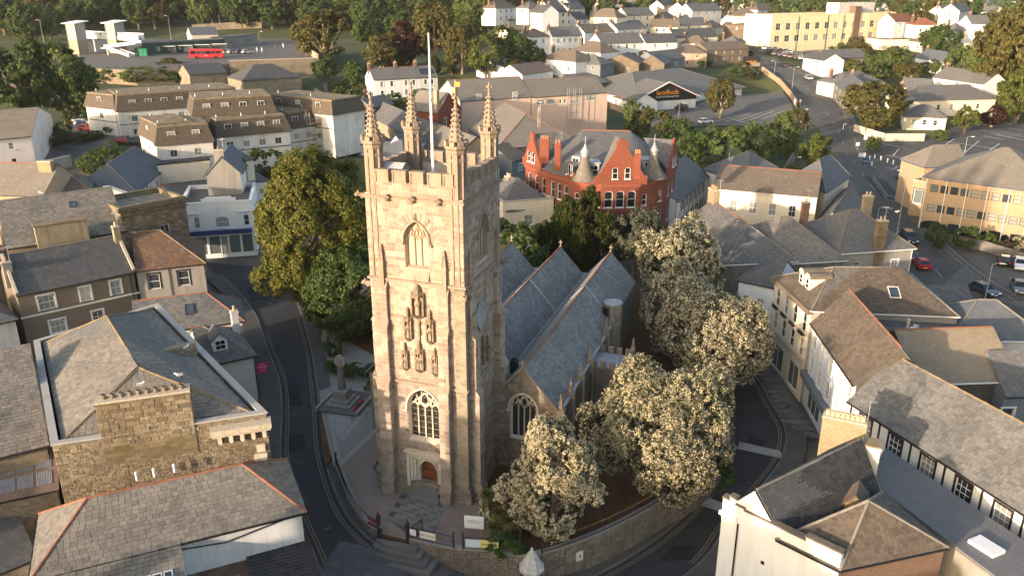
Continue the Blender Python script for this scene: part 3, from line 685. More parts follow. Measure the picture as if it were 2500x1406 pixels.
def resample(P,step):
 out=[]
 for i in range(len(P)-1):
  a,b=Vector(P[i]),Vector(P[i+1]);n=max(1,int((b-a).length/step))
  out+=[a.lerp(b,k/n)for k in range(n)]
 return out+[Vector(P[-1])]
def smooth_line(P,n=6):
 P=[Vector(p)for p in P];out=[]
 for i in range(len(P)-1):
  p0,p1,p2,p3=P[max(i-1,0)],P[i],P[i+1],P[min(i+2,len(P)-1)]
  for k in range(n):
   t=k/n;out.append(.5*((2*p1)+(p2-p0)*t+(2*p0-5*p1+4*p2-p3)*t*t+(3*p1-p0-3*p2+p3)*t**3))
 return out+[P[-1]]
def band(mb,left,right,dz,across=6,zfix=None,m=0,skirt=0.0):
 """strip of land surface between two lines of equal count (x,y)"""
 L=[]
 for a,b in zip(left,right):
  r=[]
  for k in range(across+1):
   p=Vector(a[:2]).lerp(Vector(b[:2]),k/across);z=zfix if zfix is not None else ground(p.x,p.y);r.append((p.x,p.y,z+dz))
  L.append(r)
 for i in range(len(L)-1):
  for k in range(across):mb.poly([L[i][k],L[i][k+1],L[i+1][k+1],L[i+1][k]],m,0,True)
 if skirt:
  for k,flip in((0,True),(across,False)):
   for i in range(len(L)-1):
    p,q=L[i][k],L[i+1][k];f=[p,q,(q[0],q[1],q[2]-skirt),(p[0],p[1],p[2]-skirt)];mb.poly(f if flip else f[::-1],m)
 return L
def lines(pairs,n=6):
 """pairs of photo points ((left),(right)) -> smooth ground lines"""
 l=smooth_line([atg(*a).to_2d()for a,b in pairs],n);r=smooth_line([atg(*b).to_2d()for a,b in pairs],n);return l,r
def offset_line(P,e):
 out=[]
 for i in range(len(P)):
  d=(P[min(i+1,len(P)-1)]-P[max(i-1,0)]).normalized();out.append(P[i]+Vector((d.y,-d.x))*e)
 return out
# --- the street that bends round the churchyard (outer kerb, inner kerb), from the square to the lane
ST=[((500,640),(640,650)),((560,690),(690,680)),((620,760),(725,740)),((655,850),(757,850)),((684,930),(770,930)),((690,1010),(779,1010)),((687,1100),(787,1100)),((700,1180),(808,1180)),
((725,1250),(838,1250)),((760,1330),(880,1300)),((800,1420),(930,1342)),((900,1560),(1000,1378)),((1080,1640),(1080,1420)),((1300,1610),(1250,1450)),((1520,1510),(1400,1425)),
((1700,1380),(1540,1360)),((1770,1290),(1640,1290)),((1850,1195),(1715,1215)),((1905,1120),(1760,1150)),((1915,1050),(1795,1080)),((1880,985),(1800,1020)),((1850,930),(1790,960)),((1800,860),(1750,890)),((1730,760),(1690,780)),((1660,640),(1625,650)),((1640,590),(1590,600))]
sl_,sr_=lines(ST)
rb=MB();band(rb,sl_,sr_,0.0);struct('road',rb,'asphalt')
def kerbed(name,line,width,side,mat='footway',kh=.12,slab=None):
 """raised pavement along a line: granite kerb pieces and a surface"""
 e=1 if side>0 else-1
 inner=offset_line(line,e*.16);outer=offset_line(line,e*width)
 mb=MB();a,b=(inner,outer)if e>0 else(outer,inner);band(mb,a,b,kh-.01,3,skirt=.25);o=struct(name,mb,mat)
 it=[]
 dense=resample([(p.x,p.y,0)for p in line],.9)
 for i in range(len(dense)-1):
  p,q=dense[i],dense[i+1];z=ground(p.x,p.y);z2=ground(q.x,q.y);d=(q-p);d.z=z2-z;s_=Vector((d.y,-d.x,0)).normalized()*e
  it.append((Vector((p.x,p.y,z-.1)),d*.985,s_*.16 if e<0 else s_*.16,Vector((0,0,kh+.1))))
 pieces(o,'kerb_stone','slab','kerb',it,300)
 return o
kerbed('pavement',sl_[4:62],2.2,1)
kerbed('pavement_lane',sl_[88:],2.0,1)
kerbed('pavement_church',sr_[12:104],1.5,-1)
# painted lines: double yellow by both kerbs
yl=MB()
for off in(.32,.55):
 for P,e,rg in((sl_,-1,slice(16,60)),(sl_,-1,slice(90,130)),(sr_,1,slice(14,62)),(sr_,1,slice(70,110))):
  a=offset_line(P,e*off)[rg];b=offset_line(P,e*(off+.09))[rg];band(yl,a if e>0 else b,b if e>0 else a,.012,1)
struct('road_line',yl,'yellow_line')
# setts in front of the church gate, and the pale crossing strips of the lane
def patch(name,px,mat,dz,n=10,kind='structure',z=None):
 P=[atg(*p).to_2d()for p in px]if z is None else[at(p[0],p[1],z).to_2d()for p in px]
 l=[P[0].lerp(P[3],k/n)for k in range(n+1)];r=[P[1].lerp(P[2],k/n)for k in range(n+1)];mb=MB();band(mb,l,r,dz,n,zfix=z);o=mb.build(name,mat);o['kind']=kind;return o
def setts(parent,px,dz,w,h,mat,nobj=300,name='sett',kind='slab',z=None):
 """stones laid in rows over a photo quad on the ground; the biggest in view are objects"""
 P=[atg(*p).to_2d()for p in px]if z is None else[at(p[0],p[1],z).to_2d()for p in px]
 lu=((P[1]-P[0]).length+(P[2]-P[3]).length)/2;lv=((P[3]-P[0]).length+(P[2]-P[1]).length)/2;nv=max(1,int(lv/h));it=[];rnd=random.Random(3)
 for j in range(nv):
  nu=max(1,int(lu/w))
  for i in range(nu):
   f=lambda s,t:(P[0].lerp(P[1],s)).lerp(P[3].lerp(P[2],s),t)
   sft=.5*(j%2);s0,s1=min(1,(i+sft)/nu),min(1,(i+1+sft)/nu)
   if s1-s0<.2/nu:continue
   p=f(s0,j/nv);q=f(s1,j/nv);r=f(s0,(j+1)/nv);zz=(ground(p.x,p.y)if z is None else z)+dz
   zq=(ground(q.x,q.y)if z is None else z)+dz;zr=(ground(r.x,r.y)if z is None else z)+dz
   it.append((Vector((p.x,p.y,zz-.05)),Vector(((q-p).x*.965,(q-p).y*.965,zq-zz)),Vector(((r-p).x*.95,(r-p).y*.95,zr-zz)),Vector((0,0,.05+rnd.uniform(.0,.012)))))
 pieces(parent,name,kind,mat,it,nobj,key=lambda t:t[0].length)
sp=patch('sett_paving',[(772,1406),(1010,1420),(935,1350),(830,1320)],'cobble',.02);setts(sp,[(772,1406),(1010,1420),(935,1350),(830,1320)],.03,.35,.22,'sett')
for i,px in enumerate([[(1800,1095),(1915,1120),(1905,1100),(1805,1078)],[(1690,1225),(1790,1260),(1800,1240),(1705,1205)]]):
 patch('crossing_strip',px,'pale_paving',.015,4)
fl=patch('shop_footway',[(1905,1030),(1990,1080),(1890,890),(1845,900)],'footway',.13);setts(fl,[(1905,1030),(1990,1080),(1890,890),(1845,900)],.14,1.0,.6,'paving',300,'paving_slab')
# iron covers, gullies and mended tarmac
for i,(x,y)in enumerate(((720,1010),(735,1130),(660,740),(1880,1020),(1830,1180),(1700,1290),(800,1290))):
 p=atg(x,y);r_=thing('manhole_cover','round iron cover in the road surface','manhole cover',(p.x,p.y,p.z+.004),0,'iron covers in the road');m=MB();m.lathe([(.34,0),(.34,.018),(.3,.022)],14);m.build('lid','dark_metal',r_)
for px in([(690,940),(728,942),(738,990),(694,992)],[(700,1060),(740,1060),(748,1100),(704,1105)],[(600,700),(650,700),(660,730),(612,735)],[(1830,1060),(1870,1075),(1850,1110),(1812,1100)],[(1640,1330),(1700,1330),(1690,1365),(1610,1370)]):patch('tarmac_patch',px,'road_patch',.008,4)
# --- the main road on the far side, climbing out of town
MR=[((2430,860),(2620,780)),((2330,760),(2480,745)),((2240,700),(2400,690)),((2150,600),(2300,612)),((2115,520),(2222,520)),((2072,440),(2162,440)),((2045,390),(2120,395)),((2030,350),(2090,352)),((2010,310),(2075,312)),((1975,275),(2060,272)),((1945,235),(2030,235)),((1930,215),(1995,207)),((1880,185),(1965,185)),((1855,160),(1925,165)),((1838,142),(1890,148)),((1825,128),(1858,132)),((1822,115),(1846,118))]
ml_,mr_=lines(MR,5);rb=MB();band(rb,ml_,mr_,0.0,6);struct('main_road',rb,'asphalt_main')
kerbed('main_pavement',mr_[6:72],2.2,1);kerbed('main_pavement_side',ml_[18:72],1.6,-1)
wl_=MB();mid=[a.lerp(b,.5)for a,b in zip(ml_,mr_)]
for i in range(8,len(mid)-12,3):
 a=offset_line(mid,.05)[i:i+2];b=offset_line(mid,-.05)[i:i+2];band(wl_,b,a,.015,1)
struct('lane_marking',wl_,'white_line')
yl=MB()
for P,e in((mr_,-1),(ml_,1)):
 for off in(.3,.5):
  a=offset_line(P,e*off)[10:60];b=offset_line(P,e*(off+.09))[10:60];band(yl,a if e>0 else b,b if e>0 else a,.012,1)
struct('kerb_line',yl,'yellow_line')
# --- car parks
patch('shop_car_park',[(1490,240),(1560,310),(1955,318),(1912,218)],'asphalt_pale',.03,14)
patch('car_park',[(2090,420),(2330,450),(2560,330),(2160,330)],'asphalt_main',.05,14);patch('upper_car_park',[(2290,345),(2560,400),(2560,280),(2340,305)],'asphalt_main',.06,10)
def bay_lines(name,segs,w=.17,dz=.09):
 mb=MB()
 for a,b in segs:
  p,q=atg(*a).to_2d(),atg(*b).to_2d();d=(q-p).normalized();n=Vector((-d.y,d.x))*w
  band(mb,[p-n*.5,q-n*.5][::-1],[p+n*.5,q+n*.5][::-1],dz,1)
 return struct(name,mb,'bay_white')
bl=[((2160,410),(2250,425)),((2165,380),(2270,395)),((2300,345),(2480,372)),((2270,380),(2330,340)),((2330,395),(2390,345)),((2390,385),(2440,352)),((2180,382),(2210,345)),((2155,352),(2210,362)),((2200,345),(2232,326)),((2430,330),(2540,350)),((2390,318),(2500,335)),((2440,300),(2560,315)),((2360,322),(2420,300)),((2420,332),(2470,302))]
for k in range(6):bl.append(((2150+24*k,430-k),(2190+24*k,408-k)))
for k in range(5):bl.append(((2400+22*k,333-6*k),(2450+22*k,342-6*k)))
bay_lines('bay_line',bl);
bl=[((1700+28*k,262-k),(1745+28*k,240-k))for k in range(6)]+[((1740+30*k,300-2*k),(1800+30*k,282-3*k))for k in range(5)]+[((1690,262),(1850,310))]
bay_lines('shop_bay_line',bl)
patch('drive',[(300,350),(100,400),(110,330),(240,300)],'asphalt_pale',.02,8);patch('patio',[(120,400),(270,410),(280,370),(130,360)],'footway',.05,6)
patch('hill_road',[(800,240),(760,150),(775,130),(800,150)],'asphalt_pale',.3,10);patch('yard',[(960,300),(1075,315),(1075,260),(1010,250)],'asphalt_pale',.05,6);patch('sales_yard',[(1850,130),(2020,150),(1990,105),(1860,112)],'asphalt_pale',.1,8);patch('lower_yard',[(2110,430),(2290,470),(2240,520),(2150,480)],'asphalt',.04,8);patch('office_yard',[(2300,700),(2520,760),(2520,640),(2380,625)],'asphalt_pale',.05,8)
# --- churchyard: a raised terrace behind a curved retaining wall
ED=[(815,1100),(822,1140),(837,1183),(855,1225),(885,1273),(925,1303),(996,1323),(1108,1347),(1194,1353),(1295,1365),(1409,1332),(1499,1294),(1573,1255),(1633,1219),(1678,1195),(1738,1147),(1790,1060)]
edge=smooth_line([at(a,b,0).to_2d()for a,b in ED],4)
north=[Vector((22.5,78)),Vector((22,90)),Vector((20,104)),Vector((8,112)),Vector((-10,112)),Vector((-20,104)),Vector((-23.5,92)),Vector((-22,84)),Vector((-20.2,76)),Vector((-18.2,68)),Vector((-16.4,62))]
yard=edge+north
cy=MB();cy.poly([(p.x,p.y,0)for p in yard]);
for i in range(len(yard)):
 a,b=yard[i],yard[(i+1)%len(yard)];cy.poly([(a.x,a.y,-.6),(b.x,b.y,-.6),(b.x,b.y,0),(a.x,a.y,0)])
struct('churchyard',cy,'soil')
def sheet(name,px,mat,z,kind='structure'):
 mb=MB();P=[at(p[0],p[1],z)for p in px];mb.poly(P);o=mb.build(name,mat);o['kind']=kind;return o
sheet('gravel_court',[(818,1138),(840,1193),(860,1233),(890,1273),(925,1300),(1000,1318),(1108,1340),(1192,1345),(1200,1250),(1120,1150),(960,1040),(935,985),(830,1130)],'gravel_pink',.006)
ct=sheet('stone_court',[(783,1000),(796,1060),(815,1140),(835,1125),(960,1025),(970,960),(935,880),(790,800),(772,860)],'plaza',.012)
for px,m_,z in(([(880,1060),(945,985),(950,1010),(935,1035)],'plaza',.016),([(822,1120),(800,1010),(806,1008),(832,1120)],'pale_paving',.02),([(806,1010),(850,992),(857,1030),(826,1070)],'pale_paving',.017),([(830,1140),(945,1030),(945,1018),(826,1128)],'pale_paving',.021),([(838,1075),(905,995),(897,990),(830,1068)],'pale_paving',.022)):
 sheet('paving_band',px,m_,z)
fg=sheet('gate_path',[(945,1265),(1000,1308),(1045,1335),(1085,1240),(1040,1195),(985,1195)],'footway',.02)
setts(fg,[(938,1268),(1050,1310),(1085,1245),(985,1195)],.03,.95,.55,'flag_stone',300,'flag_stone',z=0.0)
def build_wall():
 root=thing('retaining_wall','curved stone retaining wall with railings round the churchyard','wall',(0,0,0))
 core=MB();seg=edge[6:-1];items=[];rnd=random.Random(8);cop=[]
 for i in range(len(seg)-1):
  if 5.2<=0:pass
  a,b=seg[i],seg[i+1];mid_=(a+b)/2
  d=b-a;L=d.length;d=d/L;n=Vector((d.y,-d.x));zb=ground(mid_.x+n.x,mid_.y+n.y)-.2
  gate=Vector((-10.2,52.6));gate2=Vector((-7.9,51.7))
  if(mid_-(gate+gate2)/2).length<1.35:continue
  o_=n*.0;core.poly([(a.x,a.y,zb-.5),(b.x,b.y,zb-.5),(b.x,b.y,.3),(a.x,a.y,.3)]);core.poly([(b.x-n.x*.4,b.y-n.y*.4,0),(a.x-n.x*.4,a.y-n.y*.4,0),(a.x-n.x*.4,a.y-n.y*.4,.3),(b.x-n.x*.4,b.y-n.y*.4,.3)])
  z=zb
  while z<.22:
   h=rnd.uniform(.2,.3);x=rnd.uniform(-.3,0)
   while x<L:
    w=rnd.uniform(.3,.75);x0,x1=max(0,x),min(L,x+w)
    if x1-x0>.12:p=a+d*x0;items.append((Vector((p.x,p.y,z+.01)),Vector((d.x,d.y,0))*(x1-x0-.02),Vector((-n.x,-n.y,0))*rnd.uniform(.03,.07),Vector((0,0,min(h,.3-z)-.02))))
    x+=w
   z+=h
  for k in range(max(1,int(L/.8))):
   m=max(1,int(L/.8));p=a+d*(L*k/m)+n*.08;cop.append((Vector((p.x,p.y,.3)),Vector((d.x,d.y,0))*(L/m*.985),Vector((-n.x,-n.y,0))*.5,Vector((0,0,.12))))
 w_=core.build('wall_core','mortar_dark',root);pieces(w_,'stone','stone','dark_stone',items,300,key=lambda t:t[0].length);pieces(w_,'coping_stone','slab','granite',cop,200)
 return root
build_wall()
# railings: posts and bars along the edge, in separate runs
def railing(label,pts,h=1.05,z=.42,gap=.16,posts=True,tip='dark_metal',step=None,bar='dark_metal',zf=None,group=None,rails=(.12,.92),name='railing'):
 root=thing(name,label,'railing',(pts[0].x,pts[0].y,0),0,group);o=pts[0]
 b=MB()
 Lp=resample([(p.x-o.x,p.y-o.y,0)for p in pts],gap)
 zz=lambda p:(z if zf is None else zf(p.x+o.x,p.y+o.y))
 for r in rails:
  bm_=MB()
  for i in range(len(pts)-1):
   p,q=pts[i]-o,pts[i+1]-o;bm_.bar((p.x,p.y,zz(p)+h*r),(q.x,q.y,zz(q)+h*r),.04)
  bm_.build('rail',bar,root)
 for i,p in enumerate(Lp):b.bar((p.x,p.y,zz(p)),(p.x,p.y,zz(p)+h),.022)
 x=b.build('bars',bar,root);x['kind']='stuff'
 if tip!=bar:
  t=MB()
  for p in Lp:t.lathe([(.0,zz(p)+h-.04),(.035,zz(p)+h),(0,zz(p)+h+.12)],4,(p.x,p.y),cap=False)
  x=t.build('tips',tip,root);x['kind']='stuff'
 if posts:
  for p in(pts[0]-o,pts[-1]-o):
   q=MB();q.box(p.x-.07,p.x+.07,p.y-.07,p.y+.07,zz(p)-.1,zz(p)+h+.12);q.lathe([(.09,zz(p)+h+.12),(.1,zz(p)+h+.2),(0,zz(p)+h+.42)],8,(p.x,p.y));q.build('post',bar,root)
 return root
railing('low dark railing with plum banner beside the church gravel court',[p-Vector((.25*0,0))for p in edge[4:21]],.95,.3)
railing('dark railing with notice boards beside the gate opening',edge[24:29],1.1);railing('dark railing with a cloth banner beside the white garden sign',edge[29:34],1.1)
railing('long railing with gilded tips on the curved churchyard wall',edge[37:62],1.0,.42,.2,True,'gold')
def gate_pier(p,label):
 r=thing('gate_post',label,'gate post',(p.x,p.y,0));m=MB();m.box(-.13,.13,-.13,.13,-.6,1.5);m.box(-.19,.19,-.19,.19,-.6,-.1);m.box(-.18,.18,-.18,.18,1.5,1.6);m.lathe([(.13,1.6),(.16,1.75),(.08,1.9),(.02,2.15)],8);m.build('shaft','dark_metal',r)
gate_pier(Vector((-10.25,52.62)),'iron gate post by the plum banner');gate_pier(Vector((-7.92,51.72)),'iron gate post by the notice board')
g_=thing('iron_gate','open iron gate leaf swung back beside the notice board','gate',(-7.8,51.8,0),R(55));m=MB();m.bar((0,0,.15),(1.5,0,.15),.05);m.bar((0,0,1.15),(1.5,0,1.15),.05);m.bar((0,0,.15),(1.5,0,1.15),.03);m.bar((1.5,0,.1),(1.5,0,1.25),.05)
for k in range(9):m.bar((.15*k+.1,0,.15),(.15*k+.1,0,1.2),.025)
m.build('gate_leaf','dark_metal',g_)
# steps up to the gate
st=thing('church_steps','flight of broad worn stone steps below the iron gate posts','steps',(0,0,0))
A_,B_=at(925,1310,0).to_2d(),at(1000,1328,0).to_2d();d_=(B_-A_).normalized();n_=Vector((d_.y,-d_.x))
for k in range(4):
 zt=-.26*k-.06;mb=MB();a0=A_-d_*(.1+.1*k);b0=B_+d_*(.7+.55*k);e=.45+.42*k
 P=[a0+n_*.1,a0+n_*(e-.2),a0+d_*1.0+n_*(e+.1),b0+n_*(e),b0+n_*(-.2)]
 mb.prism([(p.x,p.y)for p in P],zt-.9,zt);mb.build('step','paving',st)
# ------------------------------------------------------------------ the church
CH=thing('church','granite church with tall pinnacled tower and three slate roofed aisles','church',(-10.9,59.3,0),R(-19))
rnd=random.Random(5)
STONES=[];DSTONES=[]
def clad(P,Q,z0,z1,holes=(),lo=.28,hi=.42,wl=(.4,.95),proud=(.008,.028),out=None,seed=None):
 """squared stones in courses on a vertical face P-Q; holes are functions z0,z1 -> list of blocked (x0,x1)"""
 out=STONES if out is None else out;P=Vector(P);Q=Vector(Q);d=Q-P;L=d.length;d=d/L;n=Vector((d.y,-d.x));r=random.Random(seed)if seed else rnd;z=z0
 while z<z1-.05:
  h=min(r.uniform(lo,hi),z1-z)
  if z1-z-h<.12:h=z1-z
  blk=[]
  for f in holes:blk+=f(z,z+h)
  blk.sort();x=0.0;spans=[]
  for a,b in blk:
   if a>x:spans.append((x,min(a,L)))
   x=max(x,b)
  if x<L:spans.append((x,L))
  for a,b in spans:
   x=a
   while x<b-.03:
    w=r.uniform(*wl)
    if b-x-w<wl[0]*.6:w=b-x
    w=min(w,b-x)
    if w>.06:p=P+d*(x+.008);out.append((Vector((p.x,p.y,z+.008)),Vector((d.x,d.y,0))*(w-.016),Vector((-n.x,-n.y,0))*r.uniform(*proud),Vector((0,0,h-.016))))
    x+=w
  z+=h
def rect_hole(a,b,c,e):return lambda z0,z1:[(a,b)]if z1>c+.02 and z0<e-.02 else[]
def arch_hole(x,w,c,spring,rise):
 def f(z0,z1):
  if z1<=c+.02 or z0>=spring+rise:return[]
  zz=(z0+z1)/2
  if zz<=spring:return[(x-w/2,x+w/2)]
  P=arch_pts(w,spring,rise,10,True);k=min(1,(zz-spring)/rise)
  xx=0
  for i in range(len(P)//2):
   if P[i][1]<=zz<=P[i+1][1]:xx=-P[i][0]
  return[(x-xx,x+xx)]if xx>.03 else[]
 return f
def gothic(root,P,Q,x,z,w,spring,rise,lights,wallm,glass='glass',depth=.45,hood=True,louvre=False,name='window',stone='carved_stone',vents=False):
 """pointed traceried window; local x along wall, z0 = sill"""
 P=Vector(P);Q=Vector(Q);d=(Q-P).normalized();a=math.atan2(d.y,d.x);loc=P+d*x
 f=MB();A=arch_pts(w,spring,rise,8,True);top=spring+rise
 for sgn in(-1,1):
  S=A[:9]if sgn<0 else A[8:]
  for i in range(len(S)-1):
   p,q=S[i],S[i+1];f.poly([(p[0],.0,p[1]),(q[0],.0,q[1]),(q[0],.0,top+.0),(p[0],.0,top+.0)],1)
 In=[(p[0]*(1-.3/w),spring+(p[1]-spring)*(1-.15/rise))for p in A]
 B0=[(-w/2,0)]+A+[(w/2,0)];B1=[(-w/2+.15,0)]+In+[(w/2-.15,0)]
 for i in range(len(B0)-1): # splayed jamb
  f.poly([(B0[i][0],0,B0[i][1]),(B0[i+1][0],0,B0[i+1][1]),(B1[i+1][0],depth*.5,B1[i+1][1]),(B1[i][0],depth*.5,B1[i][1])][::-1])
  f.poly([(B1[i][0],depth*.5,B1[i][1]),(B1[i+1][0],depth*.5,B1[i+1][1]),(B1[i+1][0],depth,B1[i+1][1]),(B1[i][0],depth,B1[i][1])][::-1])
 f.poly([(-w/2,0,0),(w/2,0,0),(w/2-.15,depth,.25),(-w/2+.15,depth,.25)])
 iw=w-.3;lw=iw/lights;y0,y1=depth*.55,depth*.85;mt=.05
 for i in range(1,lights):
  X=-iw/2+lw*i;f.box(X-mt,X+mt,y0,y1,.2,spring)
 def arc(p0,p1,bulge,t=.04,n=5):
  p0,p1=Vector(p0),Vector(p1);m_=(p0+p1)/2;nn=Vector((-(p1-p0).y,(p1-p0).x))*bulge;pts=[(p0*(1-s)**2+(m_+nn*2)*2*s*(1-s)+p1*s*s)for s in[k/n for k in range(n+1)]]
  for k in range(n):f.bar((pts[k].x,(y0+y1)/2,pts[k].y),(pts[k+1].x,(y0+y1)/2,pts[k+1].y),t*2,y1-y0)
 hz=spring-.1
 for i in range(lights):
  X=-iw/2+lw*(i+.5);arc((X-lw/2,hz),(X,hz+lw*.75),.2,.03);arc((X,hz+lw*.75),(X+lw/2,hz),.2,.03)
  if abs(X)<iw*.45:f.bar((X,(y0+y1)/2,hz+lw*.75),(X*.8,(y0+y1)/2,min(top-.2,spring+rise*(1-(abs(X)/(w/2))**1.4)-.1)),.06,y1-y0)
 if lights>=3:
  arc((-iw/2+lw,hz+.1),(0,spring+rise*.72),.12,.03);arc((iw/2-lw,hz+.1),(0,spring+rise*.72),-.12,.03);arc((0,hz+.1),(-iw*.3,spring+rise*.62),.1,.03);arc((0,hz+.1),(iw*.3,spring+rise*.62),-.1,.03)
 if hood:
  Ho=[(p[0]*(1+.34/w),spring+(p[1]-spring)*(1+.16/rise))for p in A];Ho[0]=(Ho[0][0],spring-.18);Ho[-1]=(Ho[-1][0],spring-.18);Hi=[(p[0]*(1+.06/w),spring+(p[1]-spring)*(1+.03/rise))for p in A];Hi[0]=(Hi[0][0],spring-.18);Hi[-1]=(Hi[-1][0],spring-.18)
  for i in range(len(Ho)-1):
   f.poly([(Hi[i][0],-.16,Hi[i][1]),(Hi[i+1][0],-.16,Hi[i+1][1]),(Ho[i+1][0],-.12,Ho[i+1][1]),(Ho[i][0],-.12,Ho[i][1])]);f.poly([(Ho[i][0],-.12,Ho[i][1]),(Ho[i+1][0],-.12,Ho[i+1][1]),(Ho[i+1][0],.02,Ho[i+1][1]),(Ho[i][0],.02,Ho[i][1])]);f.poly([(Hi[i][0],-.16,Hi[i][1]),(Hi[i][0],.02,Hi[i][1]),(Hi[i+1][0],.02,Hi[i+1][1]),(Hi[i+1][0],-.16,Hi[i+1][1])])
  for X in(Ho[0][0],Ho[-1][0]):f.box(X-.12,X+.12,-.2,0,spring-.36,spring-.16)
 o=f.build(name,[stone,wallm],root,loc=(loc.x,loc.y,z),rz=a)
 g=MB();g.poly([(-iw/2,depth*.8,.1),(iw/2,depth*.8,.1)]+[(p[0],depth*.8,p[1])for p in In[::-1]]);
 g.build('leaded_pane',glass,o)
 if louvre:
  l=MB()
  for i in range(lights):
   X=-iw/2+lw*(i+.5);zz=.4
   while zz<spring:l.obox((X,depth*.68,zz),(lw/2-.06,0,0),(0,.05,-.04),(0,.01,.012));zz+=.16
  l.build('louvre','dark_metal',o)
 if glass=='leaded':
  l=MB();zz=.5
  while zz<spring+rise*.5:l.box(-iw/2,iw/2,depth*.75,depth*.79,zz-.012,zz+.012);zz+=.55
  l.build('saddle_bar','grey_metal',o)
 return o
t=NT('leaded');_v=t.N('TexVoronoi');_v.inputs['Scale'].default_value=9.0;t.L(t.pos(),_v.inputs['Vector']);t.col(t.ramp(_v.outputs['Color'],[(.2,(.008,.008,.01)),(.6,(.03,.026,.022)),(.9,(.10,.085,.06))]),.3)
TW=7.8
# ---- tower core
core=MB();W1=(4.05,2.75,5.05,2.95,1.75);W2=(4.05,1.95,19.85,2.2,1.45)
fr_ops=[(W1[0]-W1[1]/2,W1[0]+W1[1]/2,W1[2],W1[2]+W1[3]+W1[4]),(W2[0]-W2[1]/2,W2[0]+W2[1]/2,W2[2],W2[2]+W2[3]+W2[4]),(3.55,5.05,.9,3.4)]
wallface(core,(0,0),(TW,0),-.6,25.4,fr_ops,rec=.5)
rt_ops=[(2.95,4.9,19.85,23.5)]
wallface(core,(TW,0),(TW,TW),-.6,25.4,rt_ops,rec=.5);wallface(core,(TW,TW),(0,TW),-.6,25.4,[]);wallface(core,(0,TW),(0,0),-.6,25.4,[])
T=core.build('tower','mortar',CH)
def box_part(name,boxes,mat,parent=None):
 m=MB()
 for b in boxes:m.box(*b)
 return m.build(name,mat,parent or CH)
# cladding of front and right faces (the other two in bigger courses)
d_hole=rect_hole(2.4,5.7,.6,4.1)
clad((0,0),(TW,0),1.25,10.2,[arch_hole(W1[0],W1[1],W1[2],W1[2]+W1[3],W1[4]),d_hole])
clad((0,0),(TW,0),10.45,18.7,[]);clad((0,0),(TW,0),19.0,25.1,[arch_hole(W2[0],W2[1],W2[2],W2[2]+W2[3],W2[4])])
clad((TW,0),(TW,TW),1.25,10.2,[]);clad((TW,0),(TW,TW),10.45,18.7,[]);clad((TW,0),(TW,TW),19.0,25.1,[arch_hole(3.92,1.95,19.85,22.05,1.45)])
clad((0,TW),(0,0),0,25.1,[],.5,.7,(.7,1.6));clad((TW,TW),(0,TW),8,25.1,[],.5,.7,(.7,1.6))
# string courses, plinth
for nm,z,pr,h in(('string_course',25.2,.16,.28),('string_course',18.8,.17,.3),('string_course',10.3,.2,.28)):
 m=MB();o_,=(pr,)
 for(x0,x1,y0,y1)in((-o_,TW+o_,-o_,0),(TW,TW+o_,0,TW+o_),(-o_,0,0,TW+o_),(0,TW,TW,TW+o_)):
  m.box(x0,x1,y0,y1,z-h/2,z+h*.2)
  cx0,cx1,cy0,cy1=x0+(o_*.7 if x0<0 else 0),x1-(o_*.7 if x1>TW else 0),y0+(o_*.7 if y0<0 else 0),y1-(o_*.7 if y1>TW else 0)
  m.box(cx0,cx1,cy0,cy1,z+h*.2,z+h/2)
 m.build(nm,'carved_stone',CH)
pb=MB();pb.box(-.35,TW+.35,-.35,TW+.35,-.6,.75);pb.box(-.22,TW+.22,-.22,TW+.22,.75,1.25);pb.build('plinth','stone_wall',CH)
# buttresses: stepped, each with weathered slopes
def buttress(x0,x1,axis,stages,base=-.5):
 """axis 'f' projects to -y at x0..x1; 'r' to +x at y x0..x1; 'l' to -x"""
 m=MB();
 def bx(p0,p1,z0,z1,slope_to=None):
  if axis=='f':P=[(x0,-p1),(x1,-p1),(x1,.1),(x0,.1)]
  elif axis=='r':P=[(TW+p1,x0),(TW+p1,x1),(TW-.1,x1),(TW-.1,x0)]
  else:P=[(-p1,x1),(-p1,x0),(.1,x0),(.1,x1)]
  for i in range(3 if axis!='f' else 4):
   pass
  n=4
  for i in(3,0,1):
   a,b=P[i],P[(i+1)%4]
   m.poly([(a[0],a[1],z0),(b[0],b[1],z0),(b[0],b[1],z1),(a[0],a[1],z1)])
   if z1-z0>.6:clad(a,b,z0,z1,[],.3,.42,(.35,.7))
  return P
 P=None;zc=base
 for k,(pz,pr)in enumerate(stages):
  P=bx(0,pr,zc,pz);nx=stages[k+1][1]if k+1<len(stages)else .02;dz=min(.75,(pr-nx)*1.5+.15)
  # weathering slope to the next stage, overhanging a little
  e=.05
  if axis=='f':q=[(x0-e,-pr-e,pz-.03),(x1+e,-pr-e,pz-.03),(x1+e,-nx,pz+dz),(x0-e,-nx,pz+dz)]
  elif axis=='r':q=[(TW+pr+e,x0-e,pz-.03),(TW+pr+e,x1+e,pz-.03),(TW+nx,x1+e,pz+dz),(TW+nx,x0-e,pz+dz)]
  else:q=[(-pr-e,x1+e,pz-.03),(-pr-e,x0-e,pz-.03),(-nx,x0-e,pz+dz),(-nx,x1+e,pz+dz)]
  m.poly(q,1);lo_=[Vector(v)-Vector((0,0,.14))for v in q];m.poly([lo_[0],lo_[1],Vector(q[1]),Vector(q[0])],1)
  m.poly([lo_[1],lo_[2],Vector(q[2]),Vector(q[1])],1);m.poly([lo_[3],lo_[0],Vector(q[0]),Vector(q[3])],1)
  s_=[Vector(q[1]),Vector(q[2]),Vector((q[2][0],q[2][1],pz)),];m.poly(s_,0);m.poly([Vector(q[3]),Vector(q[0]),Vector((q[3][0],q[3][1],pz))],0)
  zc=pz
 m.build('buttress',['mortar','carved_stone'],CH)
